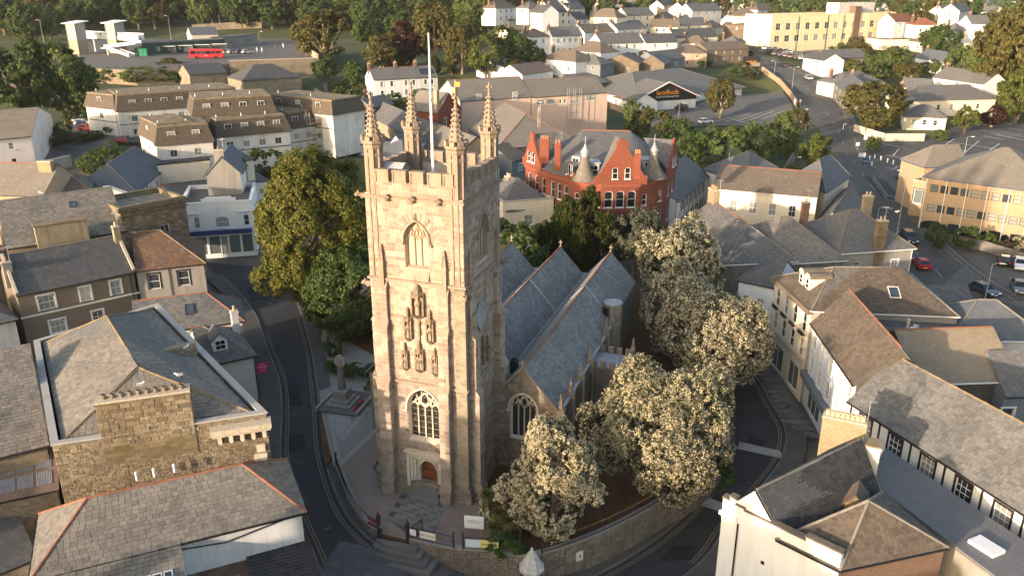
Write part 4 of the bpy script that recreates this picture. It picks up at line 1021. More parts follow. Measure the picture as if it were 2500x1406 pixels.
S1=[(1.2,.98),(10.2,.72),(15.0,.5),(18.2,.3)]
buttress(.4,1.45,'f',S1);buttress(5.7,6.55,'f',S1);buttress(.55,1.5,'r',[(1.2,1.05),(9.6,.85),(14.4,.6),(18.0,.35)]);buttress(6.2,7.2,'r',[(1.2,1.1),(9.6,.95),(14.4,.6),(18.0,.35)]);buttress(.55,1.5,'l',[(1.2,.9),(10.0,.7),(15.0,.4)])
# corner shaft steps at the right front corner
box_part('corner_shaft',[(7.0,TW+.1,-.18,.3,1.2,18.6)],'stone_wall')
# slim pinnacled pilasters of the belfry stage
for(x,y,ax)in((1.15,-.14,0),(6.3,-.14,0),(TW+.14,1.0,1),(TW+.14,6.7,1)):
 m=MB();m.box(x-.17,x+.17,y-.17,y+.17,18.0,20.1);m.lathe([(.3,20.05),(.3,20.2),(.2,20.3),(.05,21.55)],4,(x,y),rot=R(45));m.lathe([(.05,18.0),(.24,17.98),(.05,17.2)][::-1],4,(x,y),rot=R(45))
 for k in range(5):
  zz=20.35+.22*k;r=.21-.034*k
  for q in range(4):a=R(45+90*q);m.box(x+r*math.cos(a)*1.0-.05,x+r*math.cos(a)+.05,y+r*math.sin(a)-.05,y+r*math.sin(a)+.05,zz,zz+.1)
 m.build('pilaster_pinnacle','carved_stone',CH)
# belfry and west windows
t=NT('belfry_slab');t.col(t.ramp(t.noise(6,3),[(.35,(.44,.36,.25)),(.7,(.54,.44,.31))]),.9)
gothic(CH,(0,0),(TW,0),W1[0],W1[2],W1[1],W1[3],W1[4],4,'mortar','leaded',.5,stone='pale_stone')
gothic(CH,(0,0),(TW,0),W2[0],W2[2],W2[1],W2[3],W2[4],3,'mortar','belfry_slab',.4);gothic(CH,(TW,0),(TW,TW),3.92,19.85,1.95,2.2,1.45,3,'mortar','belfry_slab',.4)
sm=MB();sm.poly([(3.1,-.2,18.95),(5.0,-.2,18.95),(5.0,.02,19.85),(3.1,.02,19.85)]);sm.poly([(3.1,-.2,18.95),(3.1,.02,19.85),(3.1,.02,18.95)]);sm.poly([(5.0,-.2,18.95),(5.0,.02,18.95),(5.0,.02,19.85)]);sm.build('sill_slope','carved_stone',CH)
# voussoirs over the belfry arch
vs=[]
for sg in(-1,1):
 for k in range(7):
  a=R(20+11*k);c=Vector((4.05+sg*-.1,0,22.05));r0,r1=1.38,2.0
  dr=Vector((sg*math.cos(a),0,math.sin(a)*1.08));tn=Vector((-sg*math.sin(a),0,math.cos(a)))
  p=c+dr*r0-tn*.12;vs.append((p,dr*(r1-r0)if sg>0 else tn*.24,Vector((0,.05,0)),tn*.24 if sg>0 else dr*(r1-r0)))
pieces(T,'voussoir','stone','tower_stone',vs,50)
# west door in its square-headed surround
ds=MB();
for k,(e,y)in enumerate(((1.6,-.34),(1.35,-.22),(1.1,-.1))):
 ds.box(4.05-e,4.05-e+.26,y,0,.7,3.9-.02*k);ds.box(4.3+e-.26,4.3+e,y,0,.7,3.9-.02*k);ds.box(4.05-e,4.3+e,y,0,3.72-.24*k,3.96-.24*k)
ds.box(2.3,6.0,-.45,0,3.96,4.14)
A=arch_pts(1.5,2.25,1.15,8,True)
for sg in(0,1):
 S=A[:9]if sg==0 else A[8:]
 for i in range(len(S)-1):ds.poly([(4.3+S[i][0],-.08,.0+S[i][1]),(4.3+S[i+1][0],-.08,S[i+1][1]),(4.3+S[i+1][0],-.08,3.4),(4.3+S[i][0],-.08,3.4)])
for i in range(len(A)-1):
 p,q=A[i],A[i+1];ds.poly([(4.3+p[0],-.08,p[1]),(4.3+q[0],-.08,q[1]),(4.3+q[0],.4,q[1]),(4.3+p[0],.4,p[1])][::-1])
 ds.bar((4.3+p[0]*1.18,-.14,p[1]+.1),(4.3+q[0]*1.18,-.14,q[1]+.1),.12,.12)
ds.build('door_surround','pale_stone',CH)
dr=MB()
dd=dr
for k in range(7):
 x0=3.56+1.48/7*k;zt=2.3+1.1*(1-abs((x0+.105-4.3)/.78)**1.7);dd.box(x0+.004,x0+1.48/7-.004,.3,.36+.01*(k%2),.9,zt)
do=dr.build('door','wood_door',CH);h_=MB();h_.box(3.6,4.6,.27,.3,1.35,1.43);h_.box(3.6,4.6,.27,.3,2.2,2.28);h_.build('hinge','dark_metal',do);
box_part('door_step',[(2.9,5.6,-1.15,0,-.6,.3)],'flag_stone');box_part('door_step',[(3.2,5.4,-.75,0,.3,.6)],'flag_stone');box_part('door_step',[(3.45,5.15,-.4,.3,.6,.9)],'flag_stone')
m=MB();m.lathe([(.0,.1),(.3,.1),(.42,.06),(.45,0)][::-1],16);rdl=m.build('carved_roundel','carved_dark',CH,loc=(5.35,0,4.6));rdl.rotation_euler=(R(90),0,0)
# statue niches
def niche(x,z,w,h,figs=1,face='f',y=0.0):
 m=MB();zc=z+h*.6
 m.box(-w/2,w/2,-.06,.0,z+h*.08,zc+.1)
 for s_ in(-1,1):m.box(s_*w/2-.06,s_*w/2+.06,-.28,0,z+h*.08,zc);m.lathe([(.09,zc),(.02,zc+h*.14)],4,(s_*w/2,-.2))
 m.lathe([(.08,z-.05),(w*.45,z+h*.05),(w*.62,z+h*.08)],8,(0,-.12));m.lathe([(w*.62,zc),(w*.6,zc+h*.06),(w*.34,zc+h*.12),(w*.3,zc+h*.2),(.12,zc+h*.3),(.03,z+h)],6,(0,-.12))
 n=m.build('statue_niche','carved_dark',CH,loc=(x,y,0)if face=='f' else(TW,x,0),rz=0 if face=='f' else R(90))
 f=MB();hh=h*.46;zb=z+h*.1
 for k in range(figs):
  cx=(k-(figs-1)/2)*w*.42;rw=min(.2,w*.3)if figs==1 else w*.22
  f.lathe([(rw*.95,zb),(rw*.9,zb+hh*.3),(rw*.8,zb+hh*.55),(rw*1.05,zb+hh*.76),(rw*.5,zb+hh*.84),(rw*.34,zb+hh*.86),(rw*.52,zb+hh*.93),(rw*.3,zb+hh)],8,(cx,-.16),smooth=True)
  f.tube([(cx-rw*.95,-.2,zb+hh*.75),(cx-rw*.8,-.34,zb+hh*.55),(cx,-.4,zb+hh*.6)],.05,5);f.tube([(cx+rw*.95,-.2,zb+hh*.75),(cx+rw*.8,-.34,zb+hh*.5),(cx+.05,-.4,zb+hh*.5)],.05,5)
 f.build('statue','carved_stone',n)
niche(4.0,15.9,.95,3.0,1);niche(3.1,13.9,.52,2.8);niche(4.95,13.9,.52,2.8);niche(2.7,11.3,.4,2.4);niche(3.95,11.3,.62,2.8,2);niche(5.25,11.2,.4,2.4)
niche(2.4,10.9,.42,2.3,1,'r');niche(3.4,11.0,.42,2.6,1,'r');niche(4.4,10.9,.42,2.3,1,'r')
m=MB();m.lathe([(.02,13.85),(.1,14.1),(.05,14.3),(.16,14.6),(.1,15.1),(.17,15.5),(.05,15.7)],6,(4.02,-.06));m.build('carved_vase','carved_dark',CH)
# clock on the right face
ck=MB();s_=1.25;ck.poly([(0,0,-s_),(s_,0,0),(0,0,s_),(-s_,0,0)])
for i in range(4):a=R(90*i);b=R(90*i+90);ck.bar((s_*math.cos(a),-.02,s_*math.sin(a)),(s_*math.cos(b),-.02,s_*math.sin(b)),.1,.1)
cko=ck.build('clock_face','blue_clock',CH,loc=(TW+.09,2.95,15.45),rz=R(90))
rg_=MB();
for k in range(24):a,b=R(15*k),R(15*k+15);rg_.bar((.72*math.cos(a),-.03,.72*math.sin(a)),(.72*math.cos(b),-.03,.72*math.sin(b)),.07,.03)
rg_.build('dial_ring','gold',cko);hd=MB();hd.bar((0,-.05,0),(.1,-.05,.55),.05,.03);hd.bar((0,-.05,0),(.32,-.05,-.2),.06,.03);hd.build('clock_hand','gold',cko)
# parapet
pp=MB();z0=25.35
for(P,Q)in(((.6,-.02),(7.2,-.02)),((TW+.02,.6),(TW+.02,7.2)),((7.2,TW+.02),(.6,TW+.02)),((-.02,7.2),(-.02,.6))):
 P=Vector(P);Q=Vector(Q);d=(Q-P).normalized();n=Vector((d.y,-d.x));L=(Q-P).length
 pp.obox(((P+Q)/2-n*.2).to_3d()+Vector((0,0,(z0+26.3)/2)),d.to_3d()*L/2,n.to_3d()*.2,Vector((0,0,(26.3-z0)/2)))
pp.build('parapet','mortar',CH)
clad((.6,-.02),(7.2,-.02),25.35,26.28,[]);clad((TW+.02,.6),(TW+.02,7.2),25.35,26.28,[])
for side in range(4):
 for k in range(5):
  x=1.15+1.4*k if side!=0 else 1.55+1.4*k-.05
  if side==0 and k==4:x,w=6.75,.35
  else:w=.5
  m=MB();m.box(-w,w,-.02,.38,0,.82);m.box(-w-.06,w+.06,-.09,.45,.82,.95);m.box(-w-.14,-w,-.07,.43,0,.1);m.box(w,w+.14,-.07,.43,0,.1)
  for s_ in(-1,1):m.box(s_*w-.05,s_*w+.05,-.08,.43,0,.84)
  o=m.build('merlon','carved_stone',CH)
  if side==0:o.location=(x+.35*0,-.03,26.29)
  elif side==1:o.location=(TW+.03,x,26.29);o.rotation_euler.z=R(90)
  elif side==2:o.location=(x,TW+.03,26.29);o.rotation_euler.z=R(180)
  else:o.location=(-.03,x,26.29);o.rotation_euler.z=R(-90)
box_part('tower_roof',[(.3,7.5,.3,7.5,25.0,25.45)],'lead')
sh=MB();sh.box(1.3,2.6,.6,2.2,25.4,26.9);sh.poly([(1.15,.4,26.9),(2.75,.4,26.9),(2.75,1.4,27.5),(1.15,1.4,27.5)],1);sh.poly([(2.75,2.4,26.9),(1.15,2.4,26.9),(1.15,1.4,27.5),(2.75,1.4,27.5)],1);sh.poly([(2.75,.4,26.9),(2.75,2.4,26.9),(2.75,1.4,27.5)]);sh.poly([(1.15,2.4,26.9),(1.15,.4,26.9),(1.15,1.4,27.5)]);sh.build('stair_cap',['stone_wall','lead'],CH)
# corner turrets and pinnacles
def pinnacle(x,y):
 t=MB();t.lathe([(.6,18.7),(.6,28.75)],8,rot=R(22.5),cap=False)
 for k in range(8):a=R(45*k+22.5);t.bar((.6*math.cos(a),.6*math.sin(a),18.8),(.6*math.cos(a),.6*math.sin(a),28.7),.14,.14)
 for k in range(8):
  a=R(45*k);
  for zz in(22.2,25.2,28.2):t.obox((.57*math.cos(a),.57*math.sin(a),zz),(-.22*math.sin(a),.22*math.cos(a),0),(.04*math.cos(a),.04*math.sin(a),0),(0,0,.14))
 T_=t.build('turret','carved_stone',CH,loc=(x,y,0))
 b=MB();b.lathe([(.66,28.6),(.74,28.8),(.72,28.9),(.86,29.05),(.86,29.25),(.6,29.25)],8,rot=R(22.5))
 for k in range(8):a=R(45*k);b.obox((.8*math.cos(a),.8*math.sin(a),29.4),(-.19*math.sin(a),.19*math.cos(a),0),(.07*math.cos(a),.07*math.sin(a),0),(0,0,.17))
 b.build('turret_crown','carved_stone',T_)
 s_=MB();s_.lathe([(.52,29.25),(.42,30.0),(.08,32.1)],8,rot=R(22.5))
 for k in range(8):
  a=R(45*k+22.5)
  for j in range(7):
   z=29.5+.36*j;r=.52-.44*(z-29.25)/2.85+.04;q=rnd.uniform(.06,.085)
   s_.obox((r*math.cos(a),r*math.sin(a),z),(q*math.cos(a),q*math.sin(a),q*.7),(-q*.8*math.sin(a),q*.8*math.cos(a),0),(-q*.4*math.cos(a),-q*.4*math.sin(a),q*.7))
 s_.lathe([(.1,32.1),(.17,32.2),(.08,32.3),(.07,32.4),(.2,32.52),(.06,32.65),(.02,32.85)],6)
 for k in range(4):a=R(90*k);s_.obox((.17*math.cos(a),.17*math.sin(a),32.5),(.07,0,0),(0,.07,0),(0,0,.07))
 s_.build('spire','carved_stone',T_)
for x,y in((.62,.55),(7.2,.55),(.62,7.2),(7.2,7.2)):pinnacle(x,y)
# gargoyles and grotesques
def gargoyle(x,y,z,rz,big=1.0):
 m=MB();m.tube([(0,.2,0),(0,-.2,.02),(0,-.45,.12),(0,-.62,.1),(0,-.75,.0)],[.2*big,.2*big,.15*big,.17*big,.07*big],6)
 for s_ in(-1,1):m.obox((s_*.13,-.5,.26),(.03,0,0),(0,.06,.03),(0,-.03,.09));m.obox((s_*.14,-.25,-.1),(.04,0,0),(0,.1,0),(0,0,.08))
 m.build('gargoyle','carved_stone',CH,loc=(x,y,z),rz=rz)
gargoyle(-.05,.1,25.15,R(-60));gargoyle(-.1,.3,18.1,R(-75),1.2);gargoyle(7.75,.0,18.0,R(30),1.2);gargoyle(TW+.1,7.6,18.4,R(100))
for x in(1.9,3.95,6.0):
 m=MB();m.lathe([(.05,-.25),(.2,-.15),(.24,.05),(.15,.25),(.05,.3)],7);m.obox((.18,-.1,.1),(.07,0,0),(0,.07,0),(0,0,.07));m.obox((-.18,-.1,.1),(.07,0,0),(0,.07,0),(0,0,.07));m.build('carved_head','carved_dark',CH,loc=(x,-.2,25.15))
# flag pole
fp=thing('flagpole','slender white flagpole standing on the church tower roof','flagpole',tuple(CH.matrix_basis@Vector((4.0,3.5,25.4))));m=MB();m.tube([(0,0,0),(0,0,4),(0,0,7.4),(0,0,11.0)],[.12,.1,.085,.05],10);m.build('pole','white_pole',fp);m=MB();m.lathe([(.03,11.0),(.1,11.05),(.1,11.12),(.02,11.18)],10);m.lathe([(.12,6.3),(.12,6.55)],10);m.build('truck_cap','grey_metal',fp)
# gilded weather vane on the front pinnacle
m=MB();m.tube([(7.2,.55,32.7),(7.2,.55,33.7)],.025,5)
V=[(0,.05),(.36,.05),(.27,.13),(.4,.2),(.27,.27),(.36,.35),(0,.35)];m.poly([(7.2+a,.55+.2*a,33.2+b)for a,b in V]);m.poly([(7.2+a,.53+.2*a,33.2+b)for a,b in V][::-1]);m.build('weather_vane','gold',CH)
# ---- aisles and nave
V1=40.0;RZ=9.55;EZ=6.2;HW=3.08
aw=MB()
for k,(uc,v0)in enumerate(((-2.3,TW),(4.05,TW),(10.3,6.2))):
 pass
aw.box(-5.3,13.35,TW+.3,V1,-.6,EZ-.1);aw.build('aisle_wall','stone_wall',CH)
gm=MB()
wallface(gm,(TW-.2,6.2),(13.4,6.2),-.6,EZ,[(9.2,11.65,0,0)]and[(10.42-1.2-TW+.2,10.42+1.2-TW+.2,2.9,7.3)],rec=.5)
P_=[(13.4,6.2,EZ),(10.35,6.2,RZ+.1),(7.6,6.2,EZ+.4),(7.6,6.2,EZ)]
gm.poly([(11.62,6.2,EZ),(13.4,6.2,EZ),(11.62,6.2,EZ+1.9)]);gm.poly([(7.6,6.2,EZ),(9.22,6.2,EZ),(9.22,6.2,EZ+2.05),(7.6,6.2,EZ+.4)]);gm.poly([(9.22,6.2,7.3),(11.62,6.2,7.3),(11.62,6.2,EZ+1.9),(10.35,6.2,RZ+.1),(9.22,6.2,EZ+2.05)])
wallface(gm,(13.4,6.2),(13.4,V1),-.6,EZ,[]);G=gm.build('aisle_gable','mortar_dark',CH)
def gable_hole(side):
 def f(z0,z1):
  if z0<EZ:return[]
  k=(z1-EZ)/(RZ+.1-EZ);xa=10.35-7.6-3.0*(1-k);xb=10.35-7.6+3.0*(1-k);return[(-9,max(xa,0)),(xb,99)]
 return f
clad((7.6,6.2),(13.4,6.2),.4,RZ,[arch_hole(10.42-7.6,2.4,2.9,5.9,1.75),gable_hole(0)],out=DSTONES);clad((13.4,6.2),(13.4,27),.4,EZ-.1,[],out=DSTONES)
gothic(CH,(7.6,6.2),(13.4,6.2),10.42-7.6,2.9,2.4,3.0,1.4,4,'mortar_dark','glass',.45,True,True,stone='pale_stone')
m=MB();
for s_ in(-1,1):m.bar((10.35,6.1,RZ+.28),(10.35+s_*3.1,6.1,EZ+.2),.3,.16)
m.build('gable_coping','carved_stone',CH);m=MB();m.bar((10.35,6.1,RZ+.2),(10.35,6.1,RZ+1.0),.12);m.bar((10.1,6.1,RZ+.7),(10.6,6.1,RZ+.7),.1,.12);m.lathe([(.2,RZ+.15),(.12,RZ+.4)],4,(10.35,6.1));m.build('gable_cross','carved_stone',CH)
for(uc,v0)in((-2.3,TW-.05),(4.05,TW+.02),(10.3,6.28)):
 e=.12
 pl=[[Vector((uc+HW+e,v0,EZ-.13)),Vector((uc+HW+e,V1,EZ-.13)),Vector((uc,V1,RZ)),Vector((uc,v0,RZ))],[Vector((uc-HW-e,V1,EZ-.13)),Vector((uc-HW-e,v0,EZ-.13)),Vector((uc,v0,RZ)),Vector((uc,V1,RZ))]]
 rb=MB();shell(rb,pl,.1);rb.poly([(uc-HW,V1,EZ),(uc,V1,RZ),(uc+HW,V1,EZ)][::-1]);rf=rb.build('aisle_roof','slate_church',CH)
 slates(rf,pl,'slate_church',.42,.30,0 if uc<4 else(300 if uc>9 else 0),int(uc*7)+40,key=lambda t:(CH.matrix_basis@t[0]).y-(99 if t[3][0]>0 else 0));
 ridges(rf,[(Vector((uc,v0,RZ)),Vector((uc,V1,RZ)))],'clay_ridge',True,.12,.5)
 m=MB();m.bar((uc,V1,RZ),(uc,V1,RZ+.9),.1);m.bar((uc-.22,V1,RZ+.6),(uc+.22,V1,RZ+.6),.09);m.lathe([(.2,RZ-.1),(.1,RZ+.2)],4,(uc,V1));m.build('gable_cross','carved_stone',CH)
 if uc>9 or uc>3: # raised verge between nave and chancel
  m=MB()
  for s_ in(-1,1):m.bar((uc,27.5,RZ+.07),(uc+s_*HW,27.5,EZ+.03),.28,.12)
  m.build('verge','lead',CH)
for uv_ in(.88,7.2): # lead valley gutters in stepped lengths
 v=TW;k=0
 while v<V1-1.5:
  m=MB();m.box(uv_-.42,uv_+.42,v,v+2.95,EZ-.1,EZ+.06-.0+.03*(k%2));m.box(uv_-.05,uv_+.05,v,v+2.95,EZ+.06,EZ+.14);m.build('valley_lead','lead',CH);v+=3;k+=1
box_part('eave_lead',[(13.3,13.75,6.3,30,EZ-.22,EZ-.1)],'lead')
# south side: battlemented parapet posts with crocketed finials, porch, stair turret
for v in(6.4,9.6,13.0,16.6):
 m=MB();m.box(13.35,14.0,v-.3,v+.3,-.6,EZ+.2);m.lathe([(.3,EZ+.2),(.32,EZ+.35),(.2,EZ+.5),(.04,EZ+1.6)],4,(13.65,v),rot=R(45));m.obox((13.65,v,EZ+.9),(.16,0,0),(0,.16,0),(0,0,.07));m.build('aisle_buttress','carved_stone',CH)
for v in(23.5,26.2,29.5):
 m=MB();m.box(13.35,14.0,v-.3,v+.3,-.6,EZ+.4);m.lathe([(.3,EZ+.4),(.32,EZ+.55),(.2,EZ+.7),(.04,EZ+1.9)],4,(13.65,v),rot=R(45));m.build('aisle_buttress','carved_stone',CH)
PZ=5.3;pm=MB();pm.box(13.3,17.0,17.2,20.9,-.6,PZ);pm.build('porch_wall','stone_wall',CH);clad((13.9,17.2),(17.0,17.2),.4,PZ,[],out=DSTONES);clad((17.0,17.2),(17.0,20.9),.4,PZ,[],out=DSTONES)
pr_=MB();pr_.box(13.5,16.8,17.4,20.7,PZ,PZ+.1)
for k in range(6):pr_.box(13.5+.62*k,13.55+.62*k,17.4,20.7,PZ+.1,PZ+.15)
pr_.build('porch_roof','lead',CH)
for k in range(4):
 box_part('porch_merlon',[(13.7+.85*k,14.2+.85*k,17.15,17.45,PZ,PZ+.75)],'carved_stone');box_part('porch_merlon',[(13.7+.85*k,14.2+.85*k,20.65,20.95,PZ,PZ+.75)],'carved_stone');box_part('porch_merlon',[(16.75,17.05,17.4+.95*k,17.95+.95*k,PZ,PZ+.75)],'carved_stone')
for(x,y)in((13.5,17.25),(16.95,17.25),(16.95,20.85),(13.6,20.85)):
 m=MB();m.box(x-.2,x+.2,y-.2,y+.2,PZ-.2,PZ+1.0);m.lathe([(.28,PZ+1.0),(.2,PZ+1.15),(.04,PZ+2.0)],4,(x,y),rot=R(45));m.build('porch_finial','carved_stone',CH)
m=MB();m.lathe([(.95,-.6),(.95,8.0)],14,(13.4,27.6));m.build('stair_turret','stone_wall',CH);m=MB();m.lathe([(1.0,8.0),(1.0,8.12),(.5,8.3),(0,8.38)],14,(13.4,27.6));m.build('turret_coping','lead',CH);m=MB();m.obox((12.85,26.75,7.2),(.28,-.16,0),(.1,.18,0),(0,0,.5));m.build('turret_opening','black_trim',CH)
m=MB();m.tube([(12.95,12.4,6.0),(14.15,15.0,5.8),(14.15,15.0,0)],.06,6);m.build('downpipe','black_trim',CH)
# dark louvred vent at the tower foot of the middle roof
m=MB();m.box(8.0,8.6,9.6,10.2,7.3,8.4);m.lathe([(.5,8.4),(.1,8.8)],4,(8.3,9.9),rot=R(45));m.build('roof_vent','black_trim',CH)
_fk=lambda t:(0 if t[2][1]>.01 and abs(t[2][0])<.005 else 1,-t[0][2]if t[0][2]>10 else t[0][2]+30)
STONES.sort(key=lambda t:(0 if abs(t[2][0])<1e-4 and t[0][1]<.05 else 1))
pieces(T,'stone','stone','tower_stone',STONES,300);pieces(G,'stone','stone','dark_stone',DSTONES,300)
# ------------------------------------------------------------------ buildings round the church
def dormer(root,pl,u,v,w=1.3,h=1.5,d=2.0,wall='white_trim',rm='roof_slate',flat=False,nx=2,nz=2,round_=False):
 o=pl[0].lerp(pl[1],u);t=pl[3 if len(pl)>3 else 2].lerp(pl[2],u);c=o.lerp(t,v);e=pl[1]-pl[0];a=math.atan2(e.y,e.x)
 m=MB();m.box(-w/2,w/2,0,d,-.3,h);g=.45*w
 if flat:m.box(-w/2-.12,w/2+.12,-.15,d,h,h+.12,1)
 elif round_:
  A=arch_pts(w+.2,h,g,4)
  for i in range(len(A)-1):m.poly([(A[i][0],-.1,A[i][1]),(A[i][0],d+.8,A[i][1]),(A[i+1][0],d+.8,A[i+1][1]),(A[i+1][0],-.1,A[i+1][1])],1)
  m.poly([(x,-.08,z)for x,z in A][::-1])
 else:
  m.poly([(-w/2,0,h),(w/2,0,h),(0,0,h+g)]);e_=.15
  for s_ in(-1,1):
   q=[(s_*(w/2+e_),-.2,h-e_*.9),(s_*(w/2+e_),d+.9,h-e_*.9),(0,d+.9,h+g+.06),(0,-.2,h+g+.06)];m.poly(q if s_>0 else q[::-1],1);m.poly([(p[0],p[1],p[2]-.1)for p in(q if s_<0 else q[::-1])],1)
 k=m.build('dormer',[wall,rm],root,loc=tuple(c),rz=a)
 me,gl,si,su=win_mesh(w*.72,h*.8,nx,nz,'n','white_trim',wall,'glass');o_=obj('dormer_window',me,k,(0,-.14,h*.1));obj('dormer_pane',gl,k,(0,-.14,h*.1));return k
def fit(q,k):return q
def text(parent,s,size,loc,rz,mat,ext=.02,tilt=R(90),align='CENTER',name='lettering'):
 c=bpy.data.curves.new(name,'FONT');c.body=s;c.size=size;c.extrude=ext;c.align_x=align;c.align_y='CENTER';c.materials.append(M(mat));c.resolution_u=3
 t_=bpy.data.objects.new(name,c);me=bpy.data.meshes.new_from_object(t_);bpy.data.objects.remove(t_);bpy.data.curves.remove(c)
 o=obj(name,me,parent,loc);o.rotation_euler=(tilt,0,rz);return o
NEARK=lambda root:(lambda t:(root.matrix_basis@t[0]).length)
def ft(q,f0,f1):return q[0].lerp(q[1],f0),q[0].lerp(q[1],f1)
# 1 hipped slate roof with clay hips, bottom corner
q=rect_px((85,1400),(735,1240),6,6.8);n1=(q[3]-q[0]).normalized()
r1,l1,p1=B('corner_house','white house with lichened slate hip roof and orange clay ridges',q,0,6,'hip',2.4,'white_paint',slate=('slate_warm',.40,.30,300,lambda t:(t[0]-Vector((6,0,6))).length),ridge='clay_ridge',over=.3,inset=3.2)
m=MB();m.tube([(8.2,-.12,5.2),(11,-.15,4.9),(13.5,-.12,5.3),(15.5,-.1,5.6)],.05,5);m.build('cable','black_trim',r1)
for x in(6.2,7.3,8.6):m=MB();m.lathe([(.09,0),(.09,.55),(.12,.56),(.12,.62),(.0,.68)],8);m.build('vent_pipe','pvc_white',r1,loc=(x,4.6,8.2))
m_=q[0].lerp(q[1],.515);q2=[q[0]-n1*5,m_-n1*5,m_-n1*.02,q[0]-n1*.02]
r_,l_,p_=B('slate_extension','lean-to slate roof with a four pane skylight below the clay ridged roof',q2,0,6-3.5,'mono',3.5,'white_paint',slate=('slate_warm',.40,.30,300),over=0,gutter=None)
for k in range(4):skylight(r_,p_[0],.66+.075*k,.52,.55,2.0,'white_trim')
q3=[at(600,1334,3.5).to_2d()-n1*6,at(748,1300,3.5).to_2d()-n1*6,at(748,1300,3.5).to_2d(),at(600,1334,3.5).to_2d()]
B('black_roofed_shed','low shed with black mossy slate roof beside the bend of the road',q3,-1,1.2,'mono',2.3,'white_paint',slate=('slate_black',.36,.26,150,None,'roof_black'),over=.1)
q4=[at(425,1380,3.3).to_2d()-n1*5,at(598,1336,3.3).to_2d()-n1*5,at(598,1336,3.3).to_2d(),at(425,1380,3.3).to_2d()]
B('mossy_outhouse','brown moss covered outhouse roof under the white wall',q4,-1,1.8,'mono',1.5,'grey_render','roof_mossy',over=.1)
q=rect_px((-60,1420),(88,1360),3.5,6);B('dark_outhouse','dark slate outhouse roof in the picture corner below the corrugated rooflights',q,0,3.5,'mono',2.2,'stone_wall','roof_dark',over=.1)
# 2 big stone building with parapets and the long chimney stack
FL,FR,BR,BL=[at(a,b,11).to_2d()for a,b in((128,1092),(650,1013),(385,747),(85,838))]
r2,l2,p2=B('stone_hall','large stone building with parapets, hipped slate roof and long chimney stack',[FR,BR,BL,FL],0,10.7,'hip',2.9,'rubble_wall',slate=('slate_warm',.42,.3,300,lambda t:-t[3].y+.01*t[0].length,'roof_slate'),ridge='lichen_ridge',over=-.6,inset=5.5,par=.45,cope='concrete',gutter=None)
STL=[];clad(l2[3],l2[0],4,10.9,[],.13,.24,(.16,.5),(.01,.05),STL,4);pieces(r2,'stone','stone','rubble_stone',STL,300,key=lambda t:-t[0][2])
d_=(l2[0]-l2[3]).normalized();nn=Vector((d_.y,-d_.x));a_=math.atan2(d_.y,d_.x)
c_=l2[3].lerp(l2[0],.435)-nn*.5;ck=chimney(r2,c_.x,c_.y,10.2,5.9,1.15,3.6,10,'lichen_wall','carved_dark',a_,'stone_trim',.19,.32)
STL=[];clad((-2.95,-.575),(2.95,-.575),.2,3.45,[],.22,.4,(.25,.8),(.01,.05),STL,9);clad((2.95,-.575),(2.95,.575),.2,3.45,[],.28,.42,(.35,.8),(.02,.06),STL,9);pieces(ck,'chimney_stone','stone','rubble_stone',STL,300)
m=MB();L_=(l2[0]-l2[3]).length;cx=l2[3].lerp(l2[0],.87)+nn*.35;m.obox((cx.x,cx.y,10.6),d_.to_3d()*L_*.15,nn.to_3d()*.55,(0,0,.18));m.obox((cx.x-nn.x*.1,cx.y-nn.y*.1,10.25),d_.to_3d()*L_*.145,nn.to_3d()*.35,(0,0,.16));m.build('cornice','stone_trim',r2)
for k in range(5):c2=l2[3].lerp(l2[0],.76+.055*k)+nn*.3;m=MB();m.obox((c2.x,c2.y,9.85),d_.to_3d()*.14,nn.to_3d()*.26,(0,0,.25));m.obox((c2.x-nn.x*.1,c2.y-nn.y*.1,9.5),d_.to_3d()*.1,nn.to_3d()*.14,(0,0,.12));m.build('bracket','pale_stone',r2)
for k in range(5):
 c2=l2[3].lerp(l2[0],.965)+nn*.08;m=MB();w_=.5+.25*(k%2);m.obox((c2.x-d_.x*w_*.3,c2.y-d_.y*w_*.3,8.5-.75*k),d_.to_3d()*w_*.6,nn.to_3d()*.1,(0,0,.3));m.build('quoin','pale_stone',r2)
m=MB();fr=l2[0];br=l2[1];e_=(br-fr).normalized();m.obox((fr.x+e_.x*13-e_.y*2.4,fr.y+e_.y*13+e_.x*2.4,11.8),e_.to_3d()*.3,Vector((-e_.y,e_.x,0))*1.7,(0,0,.5));m.build('fire_wall','stone_wall',r2)
# neighbours on its far side
q=rect_px((-60,1125),(112,1083),9,9.5);B('slate_lean_roof','sunlit lichened slate roof slope beside the long chimney stack building',q,0,9,'mono',4.0,'rubble_wall',slate=('slate_warm',.46,.34,200,lambda t:-t[0].x),over=.2)
q=rect_px((-60,1232),(138,1190),6.4,3.7);r_,l_,p_=B('corrugated_lean_to','lean-to of corrugated sheets with rooflights against the stone gable',q,0,6.4,'mono',2.4,'rubble_wall','corrugated',over=.15)
o,b,c,d=p_[0]
for i in range(3):
 for j in range(3):
  P=lambda s,t:o.lerp(b,s).lerp(d.lerp(c,s),t);s0,s1,t0,t1=.3+.22*i,.3+.22*i+.19,.12+.28*j,.12+.28*j+.22;m=MB();n_=10
  for k in range(n_):
   x0,x1=s0+(s1-s0)*k/n_,s0+(s1-s0)*(k+.5)/n_;x2=s0+(s1-s0)*(k+1)/n_;Z=Vector((0,0,.03));Y=Vector((0,0,.07));m.poly([P(x0,t0)+Z,P(x1,t0)+Y,P(x1,t1)+Y,P(x0,t1)+Z]);m.poly([P(x1,t0)+Y,P(x2,t0)+Z,P(x2,t1)+Z,P(x1,t1)+Y])
  m.build('rooflight_sheet','translucent_sheet',r_)
